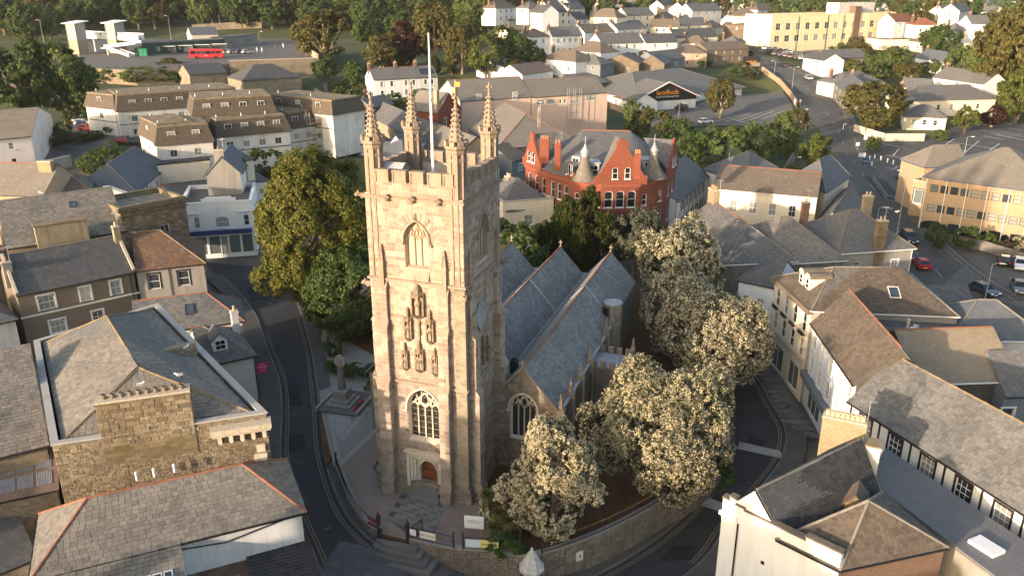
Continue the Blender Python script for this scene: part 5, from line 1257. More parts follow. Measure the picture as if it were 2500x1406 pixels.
# 3 low slate roofed shop row by the road
q=rect_px((330,812),(590,778),6.0,6.5);r_,l_,p_=B('slate_shop','slate roofed shop with orange ridge behind the stone parapet',q,0,6,'hipr',2.3,'dull_white',slate=('slate_grey',.4,.28,60),ridge='clay_ridge');skylight(r_,p_[0],.62,.55,.9,1.3,'dark_metal')
q=rect_px((497,888),(617,862),5.0,7.5);r_,l_,p_=B('dormer_shop','small white shop with dormer window and pink hanging sign',q,0,5.0,'hipr',2.4,'dull_white',slate=('slate_grey',.36,.26,120),ridge='clay_ridge',hipm='stone_ridge',wins=[('r',.2,2.2,.9,1.6,2,2,'k'),('r',.55,2.2,.9,1.6,2,2,'k'),('r',.82,2.2,.9,1.6,2,2,'k')],chim=[(.97,.8,0,.7,.6,2.6,1,'dull_white','buff_pot')]);dormer(r_,p_[0],.52,.3,1.4,1.3,1.6,rm='roof_slate')
L_=(l_[2]-l_[1]).length;pz=l_[1].lerp(l_[2],.02);sg=thing('hanging_sign','pink hanging shop sign lettered centre and cafe','sign',tuple(r_.matrix_basis@Vector((pz.x,pz.y,0))),r_.rotation_euler.z);m=MB();m.box(.25,1.35,-.03,.03,2.6,3.7);m.build('board','magenta',sg);m=MB();m.bar((0,0,3.85),(1.4,0,3.85),.04);m.bar((.4,0,3.7),(.4,0,3.85),.03);m.bar((1.2,0,3.7),(1.2,0,3.85),.03);m.build('bracket','black_trim',sg);text(sg,'CENTRE',.24,(.8,-.045,3.2),0,'white_board',.005);text(sg,'& CAFE',.17,(.8,-.045,2.9),0,'white_board',.005);text(sg,'VISITOR',.13,(.8,-.045,3.5),0,'white_board',.005)
# 4 pebbledashed terrace
q=rect_px((40,716),(325,658),8,8.8);r_,l_,p_=B('pebbledash_house','pebbledashed house with arched white windows and dark slate roof',q,1,8,'gable',3.2,'pebbledash',slate=('slate_grey',.36,.26,300,NEARK,'roof_dark')if 0 else None,rm='roof_dark',wins=[('f',.22,4.4,1.7,1.75,3,2,'awn'),('f',.55,4.4,1.15,1.75,2,2,'awn'),('f',.82,4.4,1.15,1.75,2,2,'awn'),('f',.27,1.4,1.6,1.6,3,2,'aw'),('f',.62,1.4,1.2,1.6,2,2,'aw')],chim=[(.98,.42,2.0,.7,.8,2.6,1,'stained_render','buff_pot'),(.0,.3,1.2,.9,.7,1.8,1,'grey_render','clay_pot')],ridge='stone_ridge',pipes=[('f',.96)])
m=MB();m.box(-.1,9.2+3.4,-.08,0,4.95,5.15);m.box(-.1,12.6,-.06,0,7.65,7.9);m.build('string_band','cream_trim',r_)
for s_,nm in((l_[0],0),(l_[1],1)):
 x=s_.x;m=MB();D=(l_[3]-l_[0]).length;m.bar((x,-.3,8.05),(x,D/2,11.4),.3,.3);m.build('verge_wall','stone_trim',r_)
q=rect_px((331,656),(496,638),8,9);r_,l_,p_=B('mossy_roof_house','rendered corner house with brown mossy hip roof and black window surrounds',q,1,8,'hipr',3.2,'grey_render','roof_mossy',wins=[('f',.24,4.2,1.25,1.9,1,2,'kn'),('f',.68,4.2,1.25,1.9,1,2,'knc'),('f',.24,1.0,1.3,1.7,1,2,'k'),('f',.68,1.0,1.3,1.7,1,2,'k'),('r',.2,4.2,1.0,1.8,1,2,'k'),('r',.6,4.2,1.0,1.8,1,2,'k')],ridge='lichen_ridge',trim='obj',pipes=[('f',.47)])
# 5 big roof and stone block behind
q=rect_px((18,600),(305,556),11,10.5);r_,l_,p_=B('market_house','tall rendered building with broad warm grey slate roof and red hips',q,1,11,'gable',4.2,'brown_render',slate=('slate_warm',.42,.32,300,lambda t:abs(t[0].x-5)+(9 if t[3].y>0 else 0)),ridge='stone_ridge',over=.4,wins=[('l',.8,5,1,1.8,1,2,'w')]);skylight(r_,p_[0],.33,.38,.7,.6,'dark_metal');skylight(r_,p_[0],.62,.72,.7,.9,'dark_metal')
c_=MB();c_.box(3.0,8.6,-1.2,.1,9.8,13.0);c_.box(2.9,8.7,-1.3,.2,13.0,13.15,1);c_.build('chimney',['stained_render','moss_felt'],r_)
q=rect_px((293,520),(452,490),13,7.5);r_,l_,p_=B('stone_block','tall square rubble stone block with mossy cornice and sash window',q,1,13,'flat',0,'rubble_wall',par=.5,wins=[('f',.62,7.2,1.2,2.2,2,2,''),('r',.4,7.2,1.1,2.0,2,2,''),('f',.6,3,1.1,1.8,2,2,'')],deck='roof_stain',cope='lichen_wall');STL=[];clad(l_[0],l_[1],3,12.6,[rect_hole(.62*l_[1].x-.75,.62*l_[1].x+.75,8,10.5),rect_hole(.6*l_[1].x-.7,.6*l_[1].x+.7,3.5,6)],.26,.38,(.3,.7),(.02,.05),STL,6);pieces(r_,'stone','stone','rubble_stone',STL,300)
m=MB();m.box(-.35,l_[1].x+.35,-.35,.2,13.0,13.45);m.box(-.2,l_[1].x+.2,-.2,.1,12.4,12.55);m.build('cornice','lichen_wall',r_)
q=rect_px((235,448),(470,478),12.5,1.0);B('parapet_wall','long grey rendered parapet wall behind the stone block',[p for p in rect_px((255,455),(400,505),12.5,.5)],6,12.5,'flat',0,'concrete',par=.0,deck='concrete',cat='wall')
q=rect_px((-40,470),(105,475),12,9);B('tan_slate_house','brown slate roofed house with mossy brick chimney above the rooftops',q,3,12,'gable',3.4,'brown_render','roof_warm',ridge='clay_ridge',chim=[(.85,.4,1.6,2.0,.9,2.4,0,'yellow_brick','clay_pot')])
q=rect_px((105,470),(215,462),11.5,7);B('brown_tile_house','low house with brown tiled roof and red ridge near the blue slate hall',q,4,11.5,'hipr',2.4,'brown_render','roof_brown',ridge='clay_ridge')
q=rect_px((-60,440),(20,425),12,8);B('clay_ridge_cottage','cottage roof with clay ridge and tall stone chimney at the picture edge',q,4,12,'hipr',3.0,'stone_wall','roof_warm',ridge='clay_ridge',chim=[(.72,.3,1.8,1.5,1.1,3.4,0,'yellow_brick','clay_pot')])
q=rect_px((-120,640),(20,605),10.5,10);B('side_street_house','tall cream rendered house wall beside the dark slate roof',q,1,10.5,'hipr',3,'brown_render','roof_brown',wins=[('r',.3,5.8,.9,1.5,1,2,''),('r',.3,2.2,.9,1.5,1,2,'')])
q=rect_px((-70,800),(35,775),6,8);B('yard_house','low white walled building with slate roof behind the stone parapet',q,0,6,'hipr',2.2,'white_stained','roof_slate')
# 6 white shop and rear wings
q=rect_px((437,500),(614,490),9,12);r_,l_,p_=B('white_shop','white painted shop with blue fascia and stepped art deco parapet',q,.6,8.6,'flat',0,'white_clean',par=.4,cope='white_trim',wins=[('f',.21,4.6,.8,1.7,1,2,''),('f',.56,4.5,2.0,1.7,4,2,'a'),('f',.9,4.6,.8,1.7,1,2,''),('f',.21,.35,2.1,2.9,1,1,'n','glass_shop'),('f',.42,.35,1.7,2.9,1,1,'n','glass_shop'),('f',.555,.2,1.0,3.0,1,2,'nD'),('f',.7,.35,1.7,2.9,1,1,'n','glass_shop'),('f',.88,.35,1.7,2.9,1,1,'n','glass_shop')]);W_=l_[1].x
m=MB();m.box(W_*.08,W_*.96,-.35,0,4.1,4.75);m.build('fascia','navy_paint',r_);m=MB();m.box(W_*.3,W_*.78,-.06,.3,9.1,9.6);m.box(W_*.36,W_*.72,-.04,.28,9.6,9.85);m.build('stepped_parapet','white_clean',r_)
for x in(.05,.76):m=MB();m.box(W_*x,W_*(x+.2),-.2,0,7.4,7.55);m.box(W_*x+.2,W_*(x+.2)-.2,-.12,0,7.25,7.4);m.build('hood_mould','white_trim',r_)
m=MB();A=arch_pts(2.3,7.3,1.0,6)
for i in range(len(A)-1):m.bar((W_*.56+A[i][0],-.03,A[i][1]),(W_*.56+A[i+1][0],-.03,A[i+1][1]),.07,.06)
m.build('arch_moulding','white_trim',r_)
for k in range(3):m=MB();m.box(-.3,W_*1.05,-.5-.4*k,-.02,.35-.17*k-.17,.35-.17*k);m.build('step','footway',r_)
q=rect_px((420,500),(490,470),8.2,7);B('slate_wing','slate hipped wing with red ridge behind the white shop',q,1,8.2,'hip',2.0,'white_paint','roof_slate',ridge='clay_ridge')
q=quad_px([(503,425),(586,420),(605,385)],12);B('grey_gable_house','grey rendered gable house with tall chimney behind the white shop',q,3,12,'gablev',2.6,'grey_render','roof_blue',chim=[(.42,.05,1.4,1.5,.8,2.2,1,'grey_render','clay_pot')],wallmats={'r':'white_paint'})
q=rect_px((590,447),(652,440),8.8,7);B('white_annex','small flat roofed white annex with two windows beside the big tree',q,1,8.8,'flat',0,'white_paint',wins=[('f',.25,5.6,.8,.9,1,1,''),('f',.75,5.6,.8,.9,1,1,'')])
q=rect_px((385,400),(510,388),11.5,1.0);B('white_yard_wall','long white rendered yard wall below the flats',q,6,11.5,'flat',0,'cream_paint',deck='dark_metal',cat='wall')
q=rect_px((390,470),(505,462),8.0,16);B('flat_felt_store','black felt flat roof behind the white shop',q,2,8.0,'flat',0,'white_paint',deck='felt')
q=rect_px((600,390),(618,388),12.5,8);B('white_gable_wall','narrow white walled block behind the grey gable house',q,4,12.5,'flat',0,'cream_paint')
# 7 white hall with blue slates
q=[at(*p,10.2).to_2d()for p in((330,466),(410,400))];d_=(q[1]-q[0]).normalized();n_=Vector((-d_.y,d_.x));q+=[q[1]+n_*10,q[0]+n_*10]
B('slate_hall','white hall with smooth blue slate roof running up the hill',q,5,10.2,'hipl',3.2,'white_paint','roof_blue',wins=rows('f',4,2.6,.9,1.5,1,2,''),ridge='stone_ridge',pipes=[('f',.3),('f',.75)])
# 9 white gabled villa
q=quad_px([(-60,330),(72,318),(122,265)],15);B('white_villa','white gabled villa with arched windows and bay at the picture edge',q,8.3,14,'gable',3.2,'pink_white','roof_tan',wins=[('r',.3,3.8,.6,1.6,1,1,'ar'),('r',.45,3.8,.6,1.6,1,1,'ar'),('r',.8,3.8,.5,1.5,1,1,'ar'),('r',.3,.6,1.0,1.9,1,2,'w'),('f',.6,3.6,.8,1.2,1,2,''),('f',.6,.6,.8,1.4,1,2,'')])
q=rect_px((-60,360),(38,345),12.5,8);B('villa_wing','lower white wing with brown roof beside the gabled villa',q,8,12.5,'gable',2.2,'pink_white','roof_brown',wins=rows('f',2,2.2,.8,1.2))
q=rect_px((30,250),(95,262),15.5,6);
# ------------------------------------------------------------------ buildings right of the church
# white building with twin dark roofs
A,Bp,C,D=[at(*p,6.6).to_2d()for p in((1765,1232),(2052,1372),(2310,1318),(2030,1085))]
m1,m2=A.lerp(Bp,.52),D.lerp(C,.5)
r_,l_,p_=B('white_corner_shop','white walled corner building with black slate roof and stepped parapet',[A,m1,m2,D],-2.6,6.2,'gablev',2.6,'white_clean',slate=('slate_black',.36,.26,250,lambda t:t[0].y,'roof_dark'),ridge='stone_ridge',over=-.05,wins=[('f',.8,1.2,1.0,1.6,1,2,'')],gutter=None,verge=-.2)
W_=l_[1].x;L_=(Bp-A).length
for k,(x0,x1,h)in enumerate(((0,.06,.55),(.06,.12,.85),(.12,.2,.45),(.2,.72,.3),(.72,1.0,.55))):
 m=MB();m.box(L_*x0,L_*x1,-.06,.32,5.6,6.7+h);m.box(L_*x0-.04,L_*x1+.04,-.14,.4,6.7+h,6.82+h,1);m.build('parapet',['white_clean','brown_stone'],r_)
m=MB();m.tube([(1.3,-.1,5.8),(1.3,-.1,-2.5)],.06,6);m.build('downpipe','black_trim',r_);m=MB();m.box(-.15,1.2,-.2,0,5.9,6.2);m.build('cornice','white_trim',r_)
for x,z in((3.2,3.6),(4.6,3.1),(5.6,2.7)):m=MB();m.box(x,x+.25,-.03,.1,z,z+.25);m.build('vent_grille','black_trim',r_)
q=[m1,Bp,C,m2];B('brown_slate_wing','brown slate hipped wing joined to the white corner building',q,-2.6,6.2,'hip',2.6,'brown_brick',slate=('slate_brown',.36,.26,250,lambda t:t[0].y),ridge='stone_ridge',over=.15,wallmats={'f':'white_clean'},wins=[('r',.4,3,.9,2.4,1,2,'')])
# small hip hood and chimneys between
c1=at(2052,1092,6.5);k_=thing('brick_chimney','long yellow brick chimney stack with a row of eight hooded pots','chimney',(c1.x,c1.y,0),R(-26));ck=chimney(k_,0,0,6.4,3.1,.85,2.7,8,'yellow_brick','buff_pot',0,'stone_trim',.17,.4)
c2=at(2118,1150,6.2);k_=thing('cream_chimney','cream rendered chimney block beside the yellow brick stack','chimney',(c2.x,c2.y,0),R(-26));chimney(k_,0,0,6.3,1.2,1.3,2.4,0,'cream_paint','buff_pot',0,'moss_felt')
c3=at(2090,1215,7);k_=thing('roof_hood','small gabled hood in the valley between the black slate roofs','roof hood',(c3.x,c3.y,6.4),R(-28));m=MB();m.box(-.6,.6,-.6,1.2,-.8,.5);m.poly([(-.6,-.6,.5),(.6,-.6,.5),(0,-.6,1.2)]);m.build('wall','lichen_wall',k_);m=MB();shell(m,[[Vector((.75,-.75,.35)),Vector((.75,1.4,.35)),Vector((0,1.4,1.25)),Vector((0,-.75,1.25))],[Vector((-.75,1.4,.35)),Vector((-.75,-.75,.35)),Vector((0,-.75,1.25)),Vector((0,1.4,1.25))]],.08);m.build('roof','roof_brown',k_)
# flat roof behind
q=[at(*p,5.0).to_2d()for p in((2120,1170),(2470,1430),(2600,1390),(2165,1098))];r_,l_,p_=B('flat_roof_store','grey felted flat roof speckled with droppings behind the brick chimney',q,-3,5.0,'flat',0,'grey_render',deck='felt_grey')
m=MB();m.obox((9.0,1.6,5.1),(.9,.1,0),(-.06,.6,0),(0,0,.16));m.build('rooflight','white_board',r_)
q=[at(*p,1.5).to_2d()for p in((2300,1400),(2420,1470),(2560,1440),(2330,1300))];B('yard_roof','low dark felt roof beside the reddish brick wall',q,-3,1.5,'flat',0,'brown_brick',deck='felt')
# long black and white range
q=rect_px((2080,972),(2540,1262),6.2,8.2);r_,l_,p_=B('timbered_range','long white range with black framed windows and mossy grey slate roof',q,-2.4,6.2,'gable',3.4,'white_paint',slate=('slate_grey',.36,.26,300,lambda t:abs(t[0].x-6)+(20 if t[3].y>0 else 0)),ridge='lichen_ridge',over=.35,wins=[('f',1.9+3.35*k,5.6,1.35,2.1,3,4,'k')for k in range(6)]+[('f',1.9+3.35*k,1.6,1.35,2.1,3,4,'k')for k in range(5)])
for k in range(6):m=MB();m.box(.05+3.35*k,.22+3.35*k,-.05,.01,-2,6.1);m.build('timber_post','black_trim',r_)
# pale blue georgian house
q=quad_px([(1986,783),(2092,933),(2272,943)],7.2);r_,l_,p_=B('pale_blue_house','pale blue three storey house with brown slate roof and red ridge',q,-2.2,7.2,'gable',3.6,'blue_white',slate=('slate_brown',.36,.26,300,lambda t:t[0].y),ridge='clay_ridge',over=.25,wallmats={'r':'dark_brown_stone','b':'grey_render'},wins=[('f',.1+.2*k,6.8,1.05,1.85,3,4,'w')for k in range(5)]+[('f',.1+.2*k,4.0,1.05,1.95,3,4,'w')for k in range(5)]+[('f',.25,.3,4.2,2.8,3,1,'n','glass_shop'),('f',.74,.3,4.2,2.8,3,1,'n','glass_shop')])
m=MB();m.box(.2,l_[1].x-.2,-.7,0,1.0,1.7);m.build('shop_fascia','slate_grey_paint',r_)
# cream facade with arched windows
A,Bp,C,D=[at(*p,8.4).to_2d()for p in((1893,675),(1983,756),(2338,770),(2222,668))]
r_,l_,p_=B('cream_bank','cream stucco building with arched upper windows and brown hipped roof',[Bp,C,D,A],-2,8.4,'hip',2.9,'cream_paint',slate=('slate_brown',.34,.25,300,lambda t:t[0].y),ridge='stone_ridge',over=.15,inset=4,wallmats={'f':'grey_render','r':'grey_render'},wins=[('l',.14+.24*k,7.4,.95,2.1,1,2,'arn')for k in range(4)]+[('l',.14+.24*k,4.6,.95,2.0,1,2,'')for k in range(4)]+[('l',.3,.3,3.2,3.2,2,1,'n','glass_shop'),('l',.75,.3,2.6,3.2,2,1,'n','glass_shop')],gutter='white_trim')
d_=(l_[0]-l_[3]).normalized();nn=Vector((d_.y,-d_.x));L_=(l_[0]-l_[3]).length;cm=l_[3].lerp(l_[0],.5)
for nm,z,e,mt in(('cornice',8.15,.45,'brown_stone'),('string_course',4.35,.3,'stone_trim'),('shop_fascia',3.6,.15,'dull_white')):
 m=MB();m.obox((cm.x+nn.x*e/2,cm.y+nn.y*e/2,z-2 if nm!='cornice' else z),d_.to_3d()*(L_/2+.1),nn.to_3d()*(e/2+.05),(0,0,.28));m.build(nm,mt,r_)
for k in range(2):dormer(r_,p_[3],.42+.22*k,.28,1.1,1.3,1.6,'cream_paint','roof_brown',round_=True,nx=1,nz=2)
for k in range(4):
 p=l_[3].lerp(l_[0],.14+.24*k)+nn*.2;m=MB();m.obox((p.x,p.y,5.15),d_.to_3d()*.6,nn.to_3d()*.18,(0,0,.05))
 for j in range(5):m.obox((p.x+d_.x*(-.5+.25*j)+nn.x*.14,p.y+d_.y*(-.5+.25*j)+nn.y*.14,5.35),d_.to_3d()*.05,nn.to_3d()*.03,(0,0,.18))
 m.build('balconette','black_trim',r_)
skylight(r_,p_[0],.66,.45,1.1,1.6,'cream_trim')
q=rect_px((1806,672),(1892,690),7.6,7);B('blue_gable_shop','small pale blue shop with dark slate roof beside the blossom trees',q,-1.8,7.2,'hipl',2.2,'blue_white','roof_dark',wins=[('f',.25,5.6,.9,1.5,2,2,''),('f',.65,5.6,.9,1.5,2,2,'')])
# rear wings
q=rect_px((2150,838),(2440,828),7.2,6);r_,l_,p_=B('felt_wing','dark felted low roof with a pale flue pipe behind the red ridge',q,-1,7.2,'mono',.5,'grey_render','felt',over=.1);m=MB();m.lathe([(.15,7.2),(.15,8.6),(.2,8.65),(.2,8.8)],8,(3.7,2));m.build('flue','pale_stone',r_);m=MB();m.lathe([(.0,7.75),(.45,7.7),(.5,7.55)][::-1],12,(4.6,2.2));m.build('dome_light','white_board',r_)
q=rect_px((2238,930),(2484,922),6.3,9.5);B('tan_roof_wing','grey wing with sunlit lichened tan roof and red ridge',q,-2.2,6.3,'gable',3.0,'dark_brown_stone','roof_tan',ridge='clay_ridge',wins=[('f',.38,5.2,1.3,1.1,2,1,'c'),('f',.85,1.8,.9,1.3,1,2,'')],gutter='white_trim',pipes=[('f',.8)])
q=rect_px((2325,822),(2560,826),6.6,7.5);B('blue_slate_shed','steep blue slate roof with white drip marks near the main road',q,-1,6.6,'hip',2.6,'dull_white','roof_blue',ridge='stone_ridge',gutter='white_trim')
q=rect_px((2455,960),(2560,958),5.6,7);B('slate_lean_wing','dark slate wing with white casement at the picture edge',q,-2.6,5.6,'gable',2.6,'slate_grey_paint','roof_slate',wins=[('f',.15,5.0,1.1,1.7,1,2,'w')])
q=rect_px((2440,1120),(2580,1180),2.0,6);B('plank_deck_roof','low plank covered roof behind the long slate range',q,-2.6,2,'flat',0,'brown_stone',deck='timber')
q=rect_px((2290,762),(2390,770),3.6,6);B('felt_garage','black roofed garage beside the parked blue car',q,-1,3.4,'mono',1.5,'cream_paint','felt',over=.1)
# stone roofs in the middle distance
q=rect_px((1660,549),(1772,641),6,9.5);r_,l_,p_=B('stone_slate_hall','long stone hall with weathered grey slate hip roof',q,-.8,6,'hipr',3.6,'grey_stone',slate=('slate_grey',.4,.3,0),ridge='clay_ridge',hipm='stone_ridge',wins=rows('f',5,2.6,.9,1.6,1,2,''),gutter='white_trim',chim=[(.02,.5,3.2,2.4,.9,2.2,5,'yellow_brick','clay_pot')])
q=rect_px((1868,642),(2062,631),5.6,13);B('stone_office','stone building with patched warm grey hipped slate roof',q,-.5,5.6,'hip',4.2,'grey_stone',slate=('slate_warm',.4,.3,0,None,'roof_slate'),ridge='clay_ridge',hipm='stone_ridge',wins=[('f',.25,3.3,1.2,1.2,3,1,'o'),('f',.55,3.3,1.2,1.2,3,1,'o'),('f',.82,3.3,1.2,1.2,3,1,'o')],gutter='white_trim',inset=5,chim=[(.78,.55,3.0,.9,.8,3.0,1,'brown_brick','buff_pot')])
q=rect_px((2046,615),(2230,602),6.2,12);B('grey_rendered_house','grey rendered house with slate hip roof and tall double chimney',q,-.4,6.2,'hip',3.9,'grey_render','roof_slate',ridge='lichen_ridge',wins=[('f',.27,3.0,1.1,2.0,3,4,''),('f',.78,3.4,1.0,1.5,2,2,'w')],chim=[(.54,.02,-2,1.3,.9,6.0,2,'lichen_wall','buff_pot'),(.82,.7,2.2,1.2,.9,3.0,2,'stained_render','buff_pot')],gutter='white_trim',inset=5,pipes=[('f',.99)])
q=rect_px((1742,458),(1995,480),8.6,12);B('white_villa_office','large white two storey building with brown roof and cream parapet',q,.2,8.6,'gable',2.6,'cream_paint','roof_brown',wins=rows('f',4,4.7,1.1,1.9,2,2,'')+rows('f',4,1.0,1.1,1.9,2,2,''),ridge='clay_ridge',gutter='cream_trim')
q=rect_px((1735,450),(1860,405),8.0,10);B('slate_pyramid_hall','slate pyramid roof behind the large white building',rect_px((1828,440),(1926,425),8.2,11),.5,8.2,'hip',3.6,'white_paint','roof_blue',ridge='stone_ridge',inset=5.4)
q=quad_px([(1985,472),(2072,434),(2010,398)],8);B('slate_hip_annex','white annex with smooth grey hip roof beside the main road',quad_px([(2016,466),(2074,428),(2000,395)],8.0),.6,8.0,'hip',3.2,'cream_paint','roof_blue',ridge='stone_ridge',inset=4)
q=rect_px((1990,562),(2110,505),5.2,7);B('slate_ell','low white building with slate roof and red ridges by the road bend',[at(*p,4.8).to_2d()for p in((1992,556),(2062,560),(2114,508),(2040,470))],.2,4.8,'gablev',2.6,'white_paint','roof_slate',ridge='clay_ridge',wins=[('f',.5,1.6,1.1,1.0,1,1,'')])
# buff office block
q=rect_px((2263,428),(2580,470),9.2,18);r_,l_,p_=B('buff_office','buff brick office block with arched undercroft and grey mansard roof',q,-.8,9.2,'hip',4.6,'buff_brick','roof_warm',wins=[('f',.08+.082*k,7.3,1.2,1.3,1,2,'n','glass_pale')for k in range(11)]+[('f',.08+.082*k,3.9,1.2,1.3,1,2,'n','glass_pale')for k in range(11)]+[('f',.13+.165*k,-.2,4.3,2.6,1,1,'an','glass')for k in range(5)],gutter='navy_paint',inset=9,over=.5,fm='dark_metal');W_=l_[1].x
for k in range(6):m=MB();m.tube([(.2+W_*.165*k,-.1,-.5),(.2+W_*.165*k,-.1,9)],.07,6);m.build('downpipe','white_trim',r_)
q=rect_px((2230,442),(2264,448),6.4,5);B('office_stair','buff stair wing with tall window beside the office block',q,-.5,6.4,'flat',0,'buff_brick',wins=[('f',.5,3.0,1.6,2.6,1,1,'k','glass_shop')],par=.2)
q=rect_px((2258,410),(2362,406),8.6,7);B('office_rear_wing','rear wing with grey pitched roof and blue fascia behind the office',q,.5,9.0,'hipl',3.0,'buff_brick','roof_warm',gutter='navy_paint')
# red victorian building
def red_building():
 root=thing('red_brick_bank','red brick victorian corner building with curved front, gables and slate turrets','building',(0,0,0))
 Z0,ZE=.6,12.0;px=[(1283,398),(1340,420),(1394,436),(1425,443),(1468,447),(1562,445),(1600,438),(1628,428),(1650,404)]
 P=[at(a,b,ZE).to_2d()for a,b in px];back=[P[-1]+Vector((-3,12)),P[0]+Vector((4,9))];poly=P+back
 wb=MB();wall_ops={i:[]for i in range(len(poly))};wl=[]
 def put(i,t,z,w,h,fl,nz=2):L=(poly[i+1]-poly[i]).length;wall_ops[i].append((t*L-w/2,t*L+w/2,z,z+h));wl.append((i,t*L,z,w,h,fl,nz))
 for i,ts in((0,(.2,.5,.8)),(1,(.2,.5,.8)),(2,(.5,)),(3,(.3,.75)),(4,(.2,.5,.8)),(5,(.35,)),(6,(.5,)),(7,(.3,.7))):
  for t in ts:
   big=i in(0,1,4);put(i,t,8.2 if big else 8.3,1.25 if i==4 else .95,2.5 if big else 1.7,'a' if big else '');put(i,t,4.3,1.25,2.7,'a')
   put(i,t,.9,1.5,2.7,'ar')
 for i in range(len(poly)):wallface(wb,poly[i],poly[(i+1)%len(poly)],Z0-1.5,ZE,wall_ops[i],0,.2)
 wb.build('wall','red_brick',root)
 for(i,x,z,w,h,fl,nz)in wl:window(root,poly[i],poly[i+1],x,z,w,h,1,nz,fl,wm='red_brick')
 for nm,z,e,h in(('string_course',4.0,.14,.25),('string_course',7.6,.16,.3),('cornice',11.6,.3,.5),('string_course',10.9,.1,.18)):
  m=MB()
  for i in range(len(P)-1):
   a,b=P[i],P[i+1];d=(b-a).normalized();n=Vector((d.y,-d.x));c=(a+b)/2+n*e/2;m.obox((c.x,c.y,z),d.to_3d()*((b-a).length/2+.06),n.to_3d()*(e/2),(0,0,h/2))
  m.build(nm,'red_brick_trim',root)
 # steep slate roof to a long ridge
 cen=sum(poly,Vector((0,0)))/len(poly);k1=P[0].lerp(P[-1],.35)+Vector((1,5));k2=P[0].lerp(P[-1],.72)+Vector((0,5));rm_=MB();zr=16.6
 prev=None
 for i in range(len(poly)):
  a,b=poly[i],poly[(i+1)%len(poly)];f=lambda p:k1.lerp(k2,max(0,min(1,(p-k1).dot(k2-k1)/(k2-k1).length_squared)));A_,B_=f(a),f(b);q=[(a.x,a.y,ZE),(b.x,b.y,ZE),(B_.x,B_.y,zr)]+([(A_.x,A_.y,zr)]if(A_-B_).length>.1 else[]);rm_.poly(q)
 ro=rm_.build('roof','roof_slate',root);ridges(ro,[((k1.x,k1.y,zr),(k2.x,k2.y,zr))],'clay_ridge',False,.16)
 def gable(i0,t0,t1,h,steps=3):
  a,b=P[i0].lerp(P[i0+1],t0),P[i0].lerp(P[i0+1],t1);d=(b-a).normalized();n=Vector((d.y,-d.x));w=(b-a).length;c=a.lerp(b,.5);m=MB()
  S=[(-w/2-.4,0),(w/2+.4,0),(w/2+.4,1.3),(w/2-.1,1.3),(w*.36,h*.42),(w*.12,h*.84),(w*.12,h*.98),(w*.05,h*1.06),(-w*.05,h*1.06),(-w*.12,h*.98),(-w*.12,h*.84),(-w*.36,h*.42),(-w/2+.1,1.3),(-w/2-.4,1.3)]
  F=lambda x,z,y:(c.x+d.x*x+n.x*y,c.y+d.y*x+n.y*y,ZE-.3+z)
  m.poly([F(x,z,.16)for x,z in S]);m.poly([F(x,z,-.2)for x,z in S][::-1])
  for j in range(len(S)):k=(j+1)%len(S);m.poly([F(*S[j],.16),F(*S[j],-.2),F(*S[k],-.2),F(*S[k],.16)],1 if 2<j<13 else 0)
  m.poly([F(-w/2,1,-.2),F(0,h,-.2),F(0,h,-5)],2);m.poly([F(0,h,-.2),F(w/2,1,-.2),F(0,h,-5)],2)
  g=m.build('gable',['red_brick','red_brick_trim','roof_slate'],root)
  for x in(-w*.13,w*.13):window(root,(c-d*5+n*.16),(c+d*5+n*.16),5+x,ZE+.6,.85,1.7,1,2,'a',wm='red_brick',off=.13)
 gable(4,-.12,1.12,6.4);gable(0,-.05,.65,5.4);gable(7,.1,1.1,5.0);gable(2,-.3,.2,2.0)
 for i,t in((3,.1),(5,.95)): # bell-cast slate turrets with finials
  c=P[i].lerp(P[i+1],t)+Vector((0,1.9));m=MB();m.lathe([(2.2,ZE-.1),(1.5,ZE+.7),(1.0,ZE+1.6),(.7,ZE+2.7),(.6,ZE+3.4)],16,(c.x,c.y),smooth=True);t_=m.build('turret_roof','roof_warm',root)
  m=MB();m.lathe([(.55,ZE+3.4),(.55,ZE+4.0),(.75,ZE+4.0),(.5,ZE+4.4),(.2,ZE+4.9),(.06,ZE+5.3),(.04,ZE+6.4),(.0,ZE+6.5)],12,(c.x,c.y));m.build('finial','lead',t_)
 for(x,y,w,d,h,n)in((1330,342,1.4,1.0,2.6,4),(1362,358,.95,.8,2.9,2),(1557,376,.95,.8,2.5,3)):p=at(x,y,17);chimney(root,p.x,p.y,14.6,w,d,h,n,'red_brick','clay_pot',R(-8),'red_brick_trim')
 for(x,y)in((1450,440),(1588,432)):
  p=at(x,y,ZE)+Vector((0,1.6,0));m=MB();m.box(-.9,.9,-.1,2.5,-.2,1.9);m.box(-1.1,1.1,-.3,2.6,1.9,2.05);k=m.build('dormer','lead',root,loc=(p.x,p.y,ZE+.3));me,g,s_,u_=win_mesh(1.5,1.5,2,2,'n','white_trim','lead','glass');obj('dormer_window',me,k,(0,-.22,.15));obj('dormer_pane',g,k,(0,-.22,.15))
 p=at(1385,425,ZE)+Vector((1.5,2.2,0));m=MB();m.box(-.8,.8,-.1,2.0,-.2,1.7);k=m.build('dormer','lead',root,loc=(p.x,p.y,ZE+.6),rz=R(-40));me,g,s_,u_=win_mesh(1.3,1.3,2,2,'n','white_trim','lead','glass');obj('dormer_window',me,k,(0,-.22,.15));obj('dormer_pane',g,k,(0,-.22,.15))
 c=P[4].lerp(P[5],.25);text(root,'Market House',.7,(c.x,c.y-.35,3.9),math.atan2((P[5]-P[4]).y,(P[5]-P[4]).x),'white_trim')
red_building()
